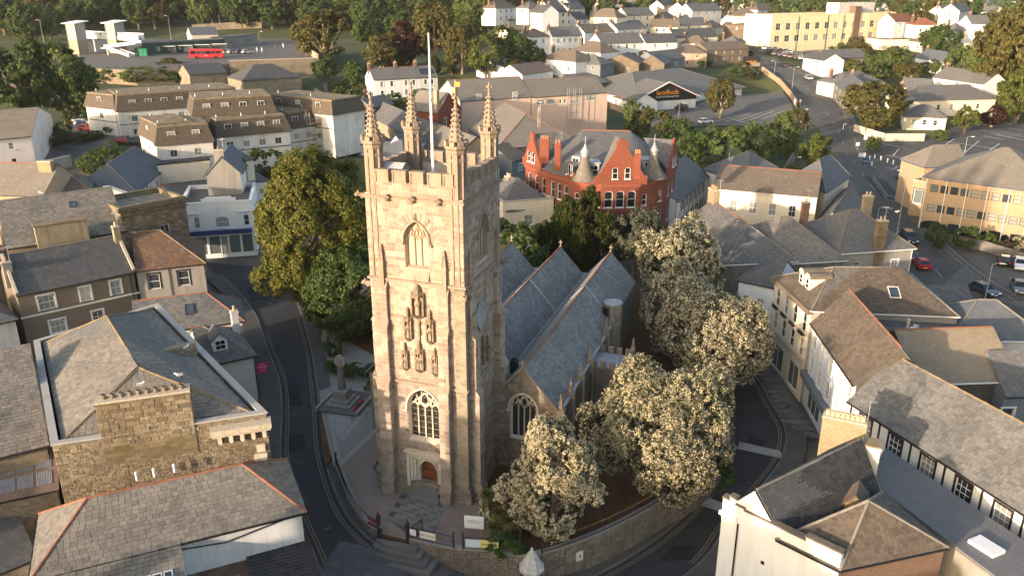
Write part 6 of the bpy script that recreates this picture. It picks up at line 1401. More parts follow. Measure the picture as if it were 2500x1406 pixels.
q=rect_px((1228,498),(1352,488),8.0,12);r_,l_,p_=B('cream_town_house','cream building with slate roof and balustraded cornice behind the tower',q,.3,7.6,'hip',3.0,'cream_paint','roof_slate',over=-.5,par=.6,cope='stone_trim',gutter=None,wins=[('f',.5,4,1.4,1.6,2,2,'')],inset=4)
q=rect_px((1150,470),(1240,520),6.5,9);B('cream_low_wing','cream walled wing with grey slate roof beside the tower',q,.3,7.0,'hip',2.6,'cream_paint','roof_slate',chim=[(.5,.4,1.8,1.6,.8,1.6,3,'stone_wall','stone_trim')])
q=[at(*p,7.2).to_2d()for p in((1652,490),(1730,425))];d_=(q[1]-q[0]).normalized();n_=Vector((-d_.y,d_.x));q+=[q[1]+n_*9,q[0]+n_*9]
r_,l_,p_=B('timber_framed_inn','black and white timbered building with slate roof down the side street',q,.5,7.2,'gable',3.0,'white_clean','roof_slate',wins=rows('f',6,4.2,1.0,1.5,2,2,'k')+rows('f',5,.8,1.6,2.0,2,1,'k'));W_=l_[1].x
for k in range(9):m=MB();m.box(W_*k/8-.07,W_*k/8+.07,-.04,.01,.5,7.1);m.build('timber_post','black_trim',r_)
# ------------------------------------------------------------------ flats, shops and houses up the hill
def flats(label,A,Bp,zb,ze,depth,nw,rise=3.0,floors=2,name='mansard_flats',**k):
 q=rect_px(A,Bp,ze,depth);wins=[]
 for f in range(floors):wins+=rows('f',nw,ze-zb-2.4-2.75*f,1.25,1.25,2,1,'c',.06)
 r_,l_,p_=B(name,label,q,zb,ze,'mansard',rise,'white_stained','roof_mansard',over=.35,wins=wins,inset=.55,deck='moss_felt',**k)
 W=l_[1].x
 for i in range(nw):window(r_,l_[0],l_[1],W*(.06+.88*(i+.5)/nw),ze+.85,1.3,1.25,2,1,'n',wm='roof_mansard',gm='glass_pale',off=.0)
 m=MB();m.box(-.05,W+.05,-.06,.02,ze-2.95,ze-2.8);m.build('string_band','dark_metal',r_)
 for i in range(nw//2+1):m=MB();x=1+i*W/(nw//2+1);m.lathe([(.08,0),(.08,.6)],6,(x,depth*.3));m.build('vent_pipe','pvc_white',r_,loc=(0,0,ze+rise))
 return r_,l_
flats('white flats with brown mansard, longest block at the back',(287,272),(585,250),9.2,14.6,13,7,3.2);flats('low side wing of the white flats with brown mansard end',(209,258),(280,266),9.2,14.8,8,1,2.8,1)
flats('front block of white flats with brown mansard above the yard wall',(382,354),(519,343),8,13.4,12,2,3.0);flats('short recessed brown mansard block of the flats',(340,325),(384,348),8.2,13.6,7,1,3.0,1)
flats('upper mansard storey of the flats behind the middle block',(472,284),(672,272),8.5,16.6,12,4,3.0);flats('middle block of white flats with brown mansard and downpipe',(528,334),(707,318),8,13.4,10,4,2.9)
r_,l_=flats('end block of white flats with scaffold at its corner',(702,314),(800,301),7.6,13.2,11,3,2.9);flats('rear mansard wing of the flats near the garden shrubs',(650,262),(812,280),8.5,15.6,9,3,2.6)
W=l_[1].x;sc_=thing('scaffold','tube scaffold with boarded lifts at the flats corner','scaffold',tuple(r_.location),r_.rotation_euler.z)
for x in(W-5,W-2.6,W+.4):
 for y in(-.4,-1.6):m=MB();m.tube([(x,y,7),(x,y,16)],.06,5);m.build('standard','scaffold',sc_)
for z in(9.2,11.4,13.6):
 m=MB();m.box(W-5.2,W+.6,-1.7,-.35,z,z+.06);m.build('board','timber',sc_)
 for zz in(.5,1.0):m=MB();m.bar((W-5.2,-1.65,z+zz),(W+.6,-1.65,z+zz),.06);m.build('guard_rail','orange_paint' if z>13 and zz<.6 else 'scaffold',sc_)
# pink building and its brick front
q=rect_px((1124,247),(1482,224),12.6,16);d_=(q[1]-q[0]).normalized();n_=Vector((-d_.y,d_.x))
qa=[q[0],q[0].lerp(q[1],.47),q[0].lerp(q[1],.47)+n_*15,q[3]];B('pink_hall','long pink rendered hall with slate roof and white roof windows',qa,2.5,12.6,'gable',4.2,'pink_paint','roof_warm',over=.15,wins=[('f',.25,9.6,1.3,1.9,3,4,''),('f',.75,9.6,1.3,1.9,3,4,'')],ridge='clay_ridge',pipes=[('f',.01),('f',.98)])
qb=[q[0].lerp(q[1],.472)-n_*.3,q[1]-n_*.3,q[1]+n_*13,q[0].lerp(q[1],.472)+n_*13];r_,l_,p_=B('pink_gabled_hall','pink rendered hall end with gable, blind panels and scaffold ladder',qb,2,12.4,'gable',3.6,'pink_paint','roof_warm',over=.1,ridge='clay_ridge',wins=[('f',.1,8.4,2.2,1.2,5,2,''),('f',.24,8.4,2.2,1.2,5,2,''),('f',.36,8.4,.6,1.0,1,1,''),('f',.42,8.4,.6,1.0,1,1,''),('f',.56,8.0,2.2,1.0,4,2,''),('f',.78,8.6,3.0,1.5,6,2,'')])
W=l_[1].x
for x in(.66,.82):m=MB();m.box(W*x,W*x+2,-.05,0,6.0,9.0);m.build('blind_panel','pink_paint',r_)
s2=thing('ladder_scaffold','scaffold tower against the pink gabled hall','scaffold',tuple(r_.location),r_.rotation_euler.z)
for x in(W*.44,W*.52,W*.6):m=MB();m.tube([(x,-.4,4),(x,-.4,14)],.06,5);m.tube([(x,-1.5,4),(x,-1.5,14)],.06,5);m.build('standard','grey_metal',s2)
for z in(6,8,10,12):m=MB();m.bar((W*.44,-1.5,z),(W*.6,-1.5,z),.08);m.bar((W*.44,-.4,z),(W*.6,-.4,z),.08);m.build('ledger','grey_metal',s2)
q=rect_px((1068,262),(1124,252),13.5,9);r_,l_,p_=B('brick_gable_shop','red brick victorian shop with stone dressings at the pink hall end',q,3,12.5,'gablev',3.8,'red_brick','roof_warm',wins=rows('f',2,6,.9,1.8,1,2,'aro')+rows('f',2,2.5,1.2,1.8,1,2,'o')+rows('r',3,6,.8,1.7,1,2,'ao'),chim=[(.1,.1,1,.9,.9,3.6,0,'sandstone','clay_pot'),(.9,.1,1,.9,.9,3.6,0,'sandstone','clay_pot')])
q=quad_px([(1143,308),(1214,362),(1412,345)],9);B('grey_stone_school','grey stone building with big slate roof and finial gable below the pink hall',q,1.5,9,'hipr',4.8,'grey_stone','roof_warm',wins=rows('f',5,4,1.0,1.8,1,2,'o'),ridge='clay_ridge',chim=[(1.0,.5,4.6,.5,.5,2.4,1,'stone_wall','stone_trim')])
q=rect_px((1250,392),(1290,380),7.4,9);B('blue_grey_house','small blue grey house between the stone building and red brick front',q,1,7.4,'gable',2.4,'slate_grey_paint','roof_brown',wins=[('f',.5,4,.8,1.3,1,2,'w')])
# supermarket
q=rect_px((1560,238),(1812,211),7.4,34);r_,l_,p_=B('supermarket','low supermarket with huge grey slate roof and dark gable sign',q,3.4,7.4,'hip',5.2,'white_paint','roof_slate',over=1.0,inset=13,gutter='plum_paint',ridge='stone_ridge',wins=rows('f',3,.4,3.0,2.2,2,1,'n'))
gq=rect_px((1545,240),(1688,231),7.2,12);g_,gl,gp=B('supermarket_porch','dark gabled porch with orange supermarket lettering',[p-(gq[3]-gq[0]).normalized()*2.5 for p in gq],3.4,7.2,'gablev',4.4,'white_paint','roof_slate',over=.6,verge=.6,gutter=None);W=gl[1].x
m=MB();m.poly([(-.2,-.1,7.1),(W+.2,-.1,7.1),(W/2,-.1,11.4)]);m.box(0,W,-.12,-.02,6.2,7.1);m.build('gable_board','black_board',g_);text(g_,'farmfoods',2.0,(W/2,-.2,8.6),0,'orange_paint',.06);text(g_,'Good Food, Amazing Prices',.72,(W/2,-.2,7.4),0,'white_board',.03)
for s_ in(-1,1):m=MB();m.bar((W/2,-.7,11.75),(W/2+s_*(W/2+.9),-.7,6.9),.3,.25);m.build('bargeboard','white_trim',g_);m=MB();m.bar((W/2,-.65,11.5),(W/2+s_*(W/2+.9),-.65,6.65),.2,.2);m.build('red_trim','plum_paint',g_)
for x in(.22,.5,.78):m=MB();m.box(W*x-.35,W*x+.35,-.1,.5,3.4,6.2);m.build('pillar','white_trim',g_)
q=rect_px((1462,222),(1546,248),6.8,8);r_,l_,p_=B('supermarket_range','supermarket side range with a lettered window panel',q,3.2,6.6,'gable',2.2,'white_paint','roof_slate',gutter='plum_paint',wins=[('f',.5,.4,3.4,2.2,2,1,'n')]);text(r_,'farmfoods',.6,(l_[1].x*.5,-.2,5.9),0,'orange_paint',.02)
# terrace on the lane
q=rect_px((912,194),(1068,186),14.6,8)
for k,(f0,f1,wm,rm)in enumerate(((0,.4,'white_clean','roof_slate'),(.402,.72,'white_paint','roof_slate'),(.722,1.0,'dull_white','roof_slate'))):
 a,b=ft(q,f0,f1);n_=q[3]-q[0];r_,l_,p_=B('terrace_house',('white end terrace house nearest the lane shrubs','middle white terrace house with blue door','dull white terrace house with solar panels')[k],[a,b,b+n_,a+n_],9.4,14.6,'gable',2.6,wm,rm,wins=rows('f',2,3.0,.9,1.4,1,2,'w')+rows('f',2,.4,.9,1.5,1,2,'w'),chim=[(.02,.5,2.2,.8,.8,1.7,2,'brown_brick','clay_pot')],ridge='clay_ridge')
 if k==2:skylight(r_,p_[0],.5,.5,4.0,2.4,'dark_metal')
def simple(name,label,A,Bp,z0,ze,dep,roof='gable',rise=2.6,wall='white_paint',rm='roof_slate',nw=3,fl=2,chim=1,**k):
 h=ze-z0
 if k.pop('sit',z0!=16.2):
  for _ in range(14):p=at((A[0]+Bp[0])/2,(A[1]+Bp[1])/2,z0+h);z0=z0*.6+ground(p.x,p.y+dep*.3)*.4
  ze=z0+h
 q=rect_px(A,Bp,ze,dep);w=[]
 h=(ze-z0)/max(1,fl)
 for f in range(fl):w+=rows('f',nw,h*f+h*.28,1.0,min(1.4,h*.5),1,2,'n')
 if dep>6 and fl:w+=rows('l',1,h*(fl-1)+h*.28,.9,1.2,1,2,'n')
 ch=[(.03,.5,rise*.8,.8,.9,1.5,2,'brown_brick','clay_pot')]if chim else[]
 return B(name,label,q,z0,ze,roof,rise,wall,rm,wins=w,chim=ch,group=k.pop('group',None),gutter=None,**k)
# lane roofs between flats and tower
simple('stone_cottage','stone cottage with long mossy slate roof down the lane',(888,275),(1012,335),5,8.2,8,'gable',3,'brown_render','roof_slate',0,0,0);simple('lane_shed','dark slate shed roof below the lane',(945,300),(1010,360),4.5,7.2,7,'hip',2.2,'brown_render','roof_brown',0,0,0);simple('blue_hip_shop','blue slate hipped shop roof between the pinnacles',(905,372),(985,385),2.5,6,8,'hip',2.4,'white_paint','roof_blue',0,0,0)
simple('lane_stone_house','narrow stone house with slate roof by garden steps',(862,258),(905,262),7,11,9,'gablev',2,'grey_stone','roof_slate',2,1);simple('white_gable_shop','white gabled shop with blue slate roof behind the tower',(950,352),(985,356),4,7.4,8,'gablev',2,'white_paint','roof_blue',0,0,0);simple('tan_roof_cottage','cottage with tan slate roof beside the flagpole',(1010,330),(1120,372),4,7.5,8,'gable',2.8,'brown_stone','roof_warm',2,1);simple('slate_store','slate roofed store behind the big tree',(820,340),(880,352),5.5,7.6,8,'hip',1.8,'white_paint','roof_dark',0,0,0);simple('mossy_slate_shed','grey slate shed with collapsed looking ridge behind the tower',(1050,400),(1130,420),2,6,9,'gable',2.6,'white_paint','roof_slate',0,0,0)
simple('stone_barn','stone barn with dark roof below the station',(462,182),(552,176),11.5,15.2,9,'gable',2.4,'stone_wall','roof_dark',0,0,0);simple('hipped_barn','stone barn with hipped slate roof under the retaining wall',(592,196),(735,186),10,13.6,12,'hip',3.4,'stone_wall','roof_dark',0,0,0)
# yellow works and neighbours
q=rect_px((1886,42),(2188,34),26,16);r_,l_,p_=B('yellow_works','long cream yellow three storey works with flat roof',q,10.5,26,'flat',0,'yellow_paint',par=.6,wins=[('f',.05+.075*k,10,2.6,2.8,2,2,'')for k in range(13)]+[('f',.05+.075*k,5.2,2.8,2.6,2,2,'')for k in range(13)],cope='cream_trim');W=l_[1].x
m=MB();m.box(W*.55,W*.85,3,10,26.2,31.0);m.build('roof_tank','white_stained',r_);m=MB();m.box(W*.64,W*.69,-.4,6,10,29.5);m.build('stair_tower','brown_brick',r_)
for x in(.2,.43,.56):m=MB();m.tube([(W*x,-.1,11),(W*x,-.1,26)],.12,5);m.build('downpipe','black_trim',r_)
simple('showroom','white car showroom with grey fascia and open doors',(1952,95),(2125,90),10.2,14.6,12,'flat',0,'white_clean','felt',0,0,0,par=.3);simple('white_garage','white windowless garage box beside the works',(2156,96),(2229,95),11,15.4,12,'flat',0,'cream_paint','felt',0,0,0);simple('brown_works','brown stone works gable beside the yellow building',(1836,62),(1888,55),12.5,19,14,'gablev',3,'brown_stone','roof_brown',3,2,0)
simple('stone_chapel_hall','stone hall with slate roof and four sash windows by the main road',(2020,142),(2128,138),8.5,12,9,'gable',2.6,'brown_stone','roof_slate',4,1,0);simple('white_cottage_hall','white cottage joined to the stone hall by the road',(1962,140),(2012,148),8,12.6,8,'gable',2.2,'white_clean','roof_dark',2,2,0);simple('slate_villa','cream villa with hipped slate roof beyond the road bend',(2052,205),(2160,200),6,10.5,11,'hip',3,'cream_paint','roof_slate',3,2);simple('roadside_house','stone fronted house gable by the roadside pole',(2036,200),(2060,222),5,10,10,'gable',2.6,'grey_stone','roof_slate',2,2)
simple('white_gabled_house','white gabled house on the slope beyond the car park',(2278,188),(2402,205),8.5,13.2,9,'gable',3,'white_clean','roof_slate',3,2);simple('long_slate_house','cream house with long slate hip roof above the car park',(2220,245),(2432,240),6.5,10.5,11,'hip',3.4,'cream_paint','roof_slate',5,1);simple('cream_bungalow','cream bungalow with pyramid slate roof at the car park edge',(2208,282),(2312,287),5,8.2,8,'hip',2.6,'cream_paint','roof_slate',3,1,0);simple('white_gable_cottage','small white gabled cottage between the hipped roofs',(2200,212),(2270,216),6.5,11,8,'gable',2.4,'cream_paint','roof_slate',1,1,0);simple('white_chimney_house','white house with grey roof and tall end chimney',(2235,140),(2300,150),10,14,8,'gable',3,'white_clean','roof_blue',2,1)
simple('blue_grey_cube','dark grey house with hipped roof and skylights below the white terraces',(1390,153),(1466,158),9.5,14.5,9,'hip',2.4,'slate_grey_paint','roof_slate',3,2,0);simple('stone_workshop','stone gabled workshop behind the supermarket',(1468,152),(1560,155),8,12,12,'gablev',2.6,'brown_stone','roof_brown',2,1,0);simple('stone_workshop_twin','second stone workshop gable with white window behind the supermarket',(1562,154),(1622,156),8,12,12,'gablev',2.6,'brown_stone','roof_slate',1,1,0);simple('stone_flats','brown stone flats with small front gables near the sign hoarding',(1726,122),(1828,118),9,14.2,11,'gable',2.4,'brown_stone','roof_brown',4,2,0);simple('tan_flats','tan rendered flats with low brown roof beside the stone flats',(1634,128),(1726,130),9,14,12,'hip',2.4,'brown_render','roof_brown',3,2,0);simple('blue_gable_cottage','pale blue gabled cottage behind the supermarket roof',(1605,148),(1672,140),9.5,13,9,'gable',2.6,'slate_grey_paint','roof_slate',2,1,0);simple('blue_metal_roof','dark blue metal roofed shed beside the pink hall',(1420,205),(1485,200),4,7.5,10,'mono',2,'dark_metal','roof_blue',0,0,0)
simple('broken_roof_shed','derelict white shed with broken roof timbers by the shrubs',(1275,182),(1350,172),9,12,10,'gable',2.6,'white_paint','corrugated',0,0,0);simple('grey_sheet_shed','grey sheet roofed shed beside the lime green tree',(1230,165),(1300,152),10,12.5,10,'gable',1.6,'white_paint','felt_grey',0,0,0)
# the white terraces: each house its own size, roof and wall
H=[('detached white house with red hipped roof among the trees',1172,40,1214,35,23,6,7,'hip',3,'white_clean','roof_red',2),('white house with brown hip roof near the picture top',1210,20,1262,18,26,6,8,'hip',3,'white_clean','roof_brown',3),('cream gabled house below the red roofed house',1243,50,1297,46,19,6.5,8,'hip',3,'cream_paint','roof_brown',3),
('cream house with grey roof at the tree edge',1332,50,1394,45,19,6,8,'gable',3,'yellow_paint','roof_slate',4),('white bay windowed house standing alone beside the wood',1294,90,1342,88,13.5,7,8,'hip',2.6,'white_clean','roof_brown',2),('white pair with bay windows in the terrace row',1348,88,1422,86,13.5,7,8,'gable',3,'white_clean','roof_slate',4),('brown roofed white bungalow by the hedge',1322,142,1406,150,11.5,4.6,10,'hip',3,'white_paint','roof_brown',4),('white house with brown hip roof and twin dormers',1395,122,1466,128,12,5.5,9,'hip',3,'white_paint','roof_brown',4),
('white terrace house with twin gablets',1428,80,1500,76,15,6.5,9,'gable',3,'white_clean','roof_brown',3),('broad grey roofed white terrace house',1508,72,1578,68,15.5,6.5,9,'gable',3,'white_clean','roof_slate',3),('white house with twin gables beside the broad grey roof',1588,65,1655,66,15.5,6,9,'gable',3,'cream_paint','roof_brown',3),('grey roofed house near the end of the row',1660,62,1730,60,16,5.5,9,'gable',3,'cream_paint','roof_slate',2),('long white terrace with flush grey roof',1470,106,1572,102,13,6,9,'gable',3,'white_clean','roof_slate',4),('white house with black box dormer beside the long terrace',1576,104,1654,102,12.5,6,9,'gable',3,'white_clean','roof_dark',2),
('dark roofed low house behind the stone flats',1650,92,1752,88,13.5,5,9,'gable',3,'cream_paint','roof_dark',3),('small hipped cottage between terrace and stone flats',1662,104,1722,106,12.5,4,8,'hip',2.6,'dull_white','roof_brown',2),('pale hipped cottage by the bus stop hoarding',1755,102,1802,104,13,4,8,'hip',2.2,'cream_paint','roof_slate',2),
('cream house with big front gable high in the rows',1440,40,1505,42,20,7,8,'hip',3.2,'cream_paint','roof_brown',3),('white gable house with steep end gable',1458,12,1484,10,27,6,8,'gablev',3,'white_clean','roof_slate',1),('grey roofed semi with tall chimneys up the hill',1532,38,1598,36,20,6,9,'gable',3,'cream_paint','roof_slate',3),('brown roofed terrace beyond the semi',1606,30,1672,30,22,6,9,'gable',3,'cream_paint','roof_brown',3),('brown roofed white house high on the right of the rows',1738,38,1790,36,20,6.5,9,'hip',3,'cream_paint','roof_brown',3),('wide cream house with shallow brown roof',1792,38,1852,38,20,6,9,'hip',3,'cream_paint','roof_brown',3),('slate roofed row behind the wide cream house',1690,26,1762,24,23,6,9,'gable',3,'dull_white','roof_slate',3),
('white house at the picture top beside the conifers',1315,6,1364,5,28,6,8,'gable',3,'white_clean','roof_slate',3),('pale house tucked in the trees at the top',1388,22,1428,20,25,6,8,'gable',2.6,'cream_paint','roof_slate',2),('brown roofed house above the yellow works',1850,24,1905,22,25,6,9,'hip',3,'dull_white','roof_brown',3),('grey roofed house left of the works tank',1915,18,1985,16,27,6,9,'gable',3,'dull_white','roof_slate',3),('white gable house beyond the works among trees',2185,52,2232,50,18,6,8,'gable',3,'white_clean','roof_red',2),('red roofed bungalow row behind the works',2236,60,2292,60,17.5,4.5,9,'hip',2.6,'dull_white','roof_red',3),('white house in the valley with steep gable',2340,55,2372,58,19,6,8,'gablev',3,'white_clean','roof_slate',1),('pale cottage near the tall trees',2350,85,2382,90,15.5,4,8,'gable',2.4,'cream_paint','roof_slate',2),('tan bungalow with brown roof above the car showroom',2200,98,2262,104,12.5,4,9,'hip',2.6,'cream_paint','roof_brown',2),('stone villa half hidden by trees at the corner of the view',12,12,46,16,26,6,9,'gable',3,'stone_wall','roof_slate',2),('stone house with steep roof behind the station trees',28,30,96,24,22,6,9,'gable',3,'stone_wall','roof_slate',2)]
for(lb,a,b,c,d,z0,h,dep,rf,rs,wm,rm,nw)in H:
 g0=None
 for _ in range(12): # stand each house on the land below it
  p=at((a+c)/2,(b+d)/2,z0+h);g=ground(p.x,p.y);z0=z0*.6+g*.4
 simple('hill_house',lb,(a,b),(c,d),z0,z0+h,dep,rf,rs,wm,rm,nw,2 if h>4.7 else 1,group='houses on the hillside')
# the crowded upper rows between them
rnd=random.Random(31)
for(y_,x0,x1,st)in((8,1250,2160,46),(20,1290,2180,48),(33,1300,1880,52),(50,1400,1860,56),(64,1740,1850,54),(30,2190,2400,40),(72,2200,2400,46)):
 x=x0
 while x<x1:
  px,py,w_=x+rnd.uniform(-8,8),y_+rnd.uniform(-4,4),rnd.uniform(26,40);x+=st
  if any(abs(px+w_/2-(h[1]+h[3])/2)<34 and abs(py-h[2])<9 for h in H)or(1860<px<2200 and 24<py<140):continue
  c_=rnd.randrange(3);simple('hill_house',('small white house','small cream house','small pale grey house')[c_]+' in the crowded upper rows',(px,py),(px+w_,py+rnd.uniform(-3,2)),25,30.5,8,rnd.choice(['gable','gable','hip']),2.8,('white_clean','cream_paint','dull_white')[c_],rnd.choice(['roof_slate','roof_slate','roof_brown','roof_dark']),2,2,group='houses on the hillside')
# far estate of pale houses on the next ridge: too small to show parts
rnd=random.Random(11)
for k in range(46):
 px=2190+rnd.random()*300;py=8+rnd.random()*26-(px-2190)*.03;p=at(px,py,0);t=700+rnd.random()*500;dr=Vector(ray(px,py));x,y=dr.x*t,dr.y*t;z=CAM_H+dr.z*t
 a=rnd.uniform(-.5,.5);w,d,h=rnd.uniform(9,15),8,rnd.uniform(5,6.5);r_=thing('estate_house','distant pale estate house on the far ridge','house',(x,y,z),a,'pale houses on the far ridge');m=MB();m.box(-w/2,w/2,0,d,-14,h);m.poly([(-w/2,0,h),(-w/2,d/2,h+3),(-w/2,d,h)]);m.poly([(w/2,0,h),(w/2,d,h),(w/2,d/2,h+3)]);m.build('wall',['white_clean','cream_paint','white_paint'][k%3],r_)
 m=MB();shell(m,[[Vector((-w/2-.2,-.3,h-.2)),Vector((w/2+.2,-.3,h-.2)),Vector((w/2+.2,d/2,h+3)),Vector((-w/2-.2,d/2,h+3))],[Vector((w/2+.2,d+.3,h-.2)),Vector((-w/2-.2,d+.3,h-.2)),Vector((-w/2-.2,d/2,h+3)),Vector((w/2+.2,d/2,h+3))]],.1);m.build('roof',['roof_slate','roof_brown','roof_blue'][k%3],r_)
# unseen houses added behind and beside the viewpoint, sized and placed to cast evening shade
for k,(x,y,w,d,h,a)in enumerate(((-60,30,22,12,10,20),(-78,12,24,13,10,25),(-98,44,26,14,11,30),(-46,14,16,11,7,24),(-25,-2,20,12,8,10),(-122,70,26,14,13,40),(-118,10,30,14,14,35),(-12,6,14,9,8.5,15),(-150,40,30,14,16,40),(-95,-30,34,14,14,30),(-8,19,13,7,8.5,15),(-34,25,8,8,11,-48),(-27,20,9,8,7.5,-48))):
 c=Vector((x,y));e=Vector((math.cos(R(a)),math.sin(R(a))));n=Vector((-e.y,e.x));q=[c-e*w/2,c+e*w/2,c+e*w/2+n*d,c-e*w/2+n*d]
 B('shade_house','tall slate roofed town house across the street, behind the viewpoint',q,0,h,'gable',4,'grey_render','roof_slate',group='unseen shade houses behind the viewpoint',wins=rows('b',4,h*.55,1.1,1.8),chim=[(.3,.5,3,1.6,.9,2.6,0,'brown_brick','clay_pot')])
# ------------------------------------------------------------------ trees, shrubs, woods
def crown_arr(seed,R3,n,leaf,L=26,K=12,spread=.3,low=-.55,tall=False,up=.35,core=.62,lr=(.26,.42)):
 """leaf quads in clumps on lobes filling an ellipsoid of radii R3; returns verts, tone (0 inside .. 1 at the clump face)"""
 g=np.random.RandomState(seed);R3=np.array(R3)
 d=g.normal(size=(L*3,3));d/=np.linalg.norm(d,axis=1)[:,None];d=d[d[:,2]>low][:L]
 lob=d*(core*g.uniform(.75,1.12,(len(d),1)));r=g.uniform(*lr,len(d))
 cd_=g.normal(size=(len(d),K,3));cd_/=np.linalg.norm(cd_,axis=2)[...,None];cd_=cd_+d[:,None,:]*.9;cd_/=np.linalg.norm(cd_,axis=2)[...,None]
 cc=(lob[:,None,:]+cd_*r[:,None,None]*g.uniform(.8,1.1,(len(d),K,1))).reshape(-1,3);cr=np.repeat(r,K)*spread*g.uniform(.7,1.3,len(d)*K);co=cd_.reshape(-1,3)
 i=g.randint(0,len(cc),n);q=g.normal(size=(n,3));q/=np.linalg.norm(q,axis=1)[:,None];rad=g.rand(n)**.45
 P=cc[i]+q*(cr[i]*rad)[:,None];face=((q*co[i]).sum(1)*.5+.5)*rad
 P=P*R3
 nrm=q*.55+co[i]*.6+g.normal(size=(n,3))*.55+np.array([0,0,up]);nrm/=np.linalg.norm(nrm,axis=1)[:,None]
 t=np.cross(nrm,g.normal(size=(n,3)));t/=np.linalg.norm(t,axis=1)[:,None]+1e-9;b=np.cross(nrm,t)
 if tall:b=b*.35+np.array([0,0,1.1]);
 s=leaf*g.uniform(.6,1.35,n)[:,None];h=s*.62
 V=np.stack([P-t*h-b*s,P+t*h-b*s*.6,P+t*h*.8+b*s,P-t*h*.7+b*s*.8],1).reshape(-1,3)
 return V,face,lob*R3
def limbs(mb,base,top,lob,r,rng,cz,n=7,m=0):
 top=Vector(top);base=Vector(base);mid=base.lerp(top,.5)+Vector((rng.uniform(-.3,.3),rng.uniform(-.3,.3),0))*r
 mb.tube([base,base.lerp(mid,.5),mid,top],[r*1.25,r,r*.8,r*.35],8,m)
 for k in range(n):
  q=lob[rng.randrange(len(lob))];e=Vector((q[0],q[1],q[2]+cz));s=base.lerp(top,rng.uniform(.35,.8));mb.tube([s,s.lerp(e,.5)+Vector((0,0,r)),e],[r*.5,r*.33,r*.1],5,m)
def near_tree(name,label,x,y,z,R3,cz,mat,n,leaf,seed,cat='tree',bark='bark',tr=.3,attr=False,group=None,extra=(),**k):
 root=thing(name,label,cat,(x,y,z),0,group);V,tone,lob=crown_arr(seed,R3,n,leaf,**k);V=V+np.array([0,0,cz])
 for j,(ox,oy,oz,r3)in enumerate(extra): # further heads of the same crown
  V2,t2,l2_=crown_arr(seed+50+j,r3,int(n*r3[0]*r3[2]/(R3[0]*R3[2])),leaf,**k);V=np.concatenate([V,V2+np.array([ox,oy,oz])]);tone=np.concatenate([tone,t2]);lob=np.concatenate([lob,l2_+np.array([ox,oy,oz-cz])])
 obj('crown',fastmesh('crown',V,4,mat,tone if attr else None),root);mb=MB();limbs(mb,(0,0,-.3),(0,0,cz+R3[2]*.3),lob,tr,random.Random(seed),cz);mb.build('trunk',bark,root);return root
near_tree('plane_tree','large spreading leafy tree beside the church tower',-24.3,97,0,(8.9,8.2,10.6),11.4,'leaf_oak',118000,.15,3,tr=.5,L=60,K=16,low=-.95,lr=(.16,.36),core=.66)
near_tree('under_tree','dark green tree filling in below the large spreading tree',-18.6,90.5,0,(7.0,5.5,6.0),5.4,'leaf_dark',52000,.145,5,tr=.3,L=34,K=14,low=-1)
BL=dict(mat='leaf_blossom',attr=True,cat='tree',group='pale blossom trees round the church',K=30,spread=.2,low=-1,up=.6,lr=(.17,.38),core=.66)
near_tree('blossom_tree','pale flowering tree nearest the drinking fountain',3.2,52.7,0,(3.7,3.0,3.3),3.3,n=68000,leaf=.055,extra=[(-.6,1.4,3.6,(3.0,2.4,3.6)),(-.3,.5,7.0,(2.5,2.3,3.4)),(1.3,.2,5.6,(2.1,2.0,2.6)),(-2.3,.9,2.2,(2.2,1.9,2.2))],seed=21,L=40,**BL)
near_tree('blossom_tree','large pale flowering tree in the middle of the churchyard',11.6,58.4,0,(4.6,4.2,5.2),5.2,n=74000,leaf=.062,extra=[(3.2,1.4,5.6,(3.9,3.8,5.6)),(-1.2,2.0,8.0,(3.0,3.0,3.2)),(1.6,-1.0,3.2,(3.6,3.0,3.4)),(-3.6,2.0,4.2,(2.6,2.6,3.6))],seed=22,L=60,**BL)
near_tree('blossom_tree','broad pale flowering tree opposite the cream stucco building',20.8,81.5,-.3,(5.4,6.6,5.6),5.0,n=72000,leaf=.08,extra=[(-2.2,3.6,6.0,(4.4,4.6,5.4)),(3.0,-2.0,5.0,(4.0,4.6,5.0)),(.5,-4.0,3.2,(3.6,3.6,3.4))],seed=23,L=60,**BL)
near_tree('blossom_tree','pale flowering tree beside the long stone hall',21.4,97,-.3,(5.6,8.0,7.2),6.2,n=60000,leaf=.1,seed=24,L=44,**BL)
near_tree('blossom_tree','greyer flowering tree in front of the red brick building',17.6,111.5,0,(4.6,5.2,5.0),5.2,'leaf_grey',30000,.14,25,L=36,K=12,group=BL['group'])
near_tree('flowering_shrub','low pale flowering shrub beside the cordyline heads',-.4,53.6,0,(2.2,1.8,2.3),2.0,n=13000,leaf=.08,seed=27,L=18,**{**BL,'cat':'shrub'});near_tree('ivy_shrub','dark evergreen shrub spilling over the wall by the fountain',-.3,50.3,-.4,(1.7,.9,1.3),.9,'leaf_dark',6000,.1,28,cat='shrub',L=14,K=8)
near_tree('laurel_bush','dark evergreen bush hanging over the curved wall',16.2,59.6,-.5,(2.6,2.4,1.8),1.6,'leaf_dark',9000,.13,29,cat='shrub',L=16,K=8)
near_tree('irish_yew','broad fluted yew tree behind the church roofs',9.8,112.5,0,(4.9,4.2,6.8),6.4,'leaf_yew',42000,.15,31,L=34,K=16,tall=True,low=-.9);near_tree('irish_yew','lower yew beside the broad fluted yew',5.2,110,0,(3.2,3.0,4.6),4.5,'leaf_yew',24000,.15,32,L=26,K=14,tall=True,low=-.9)
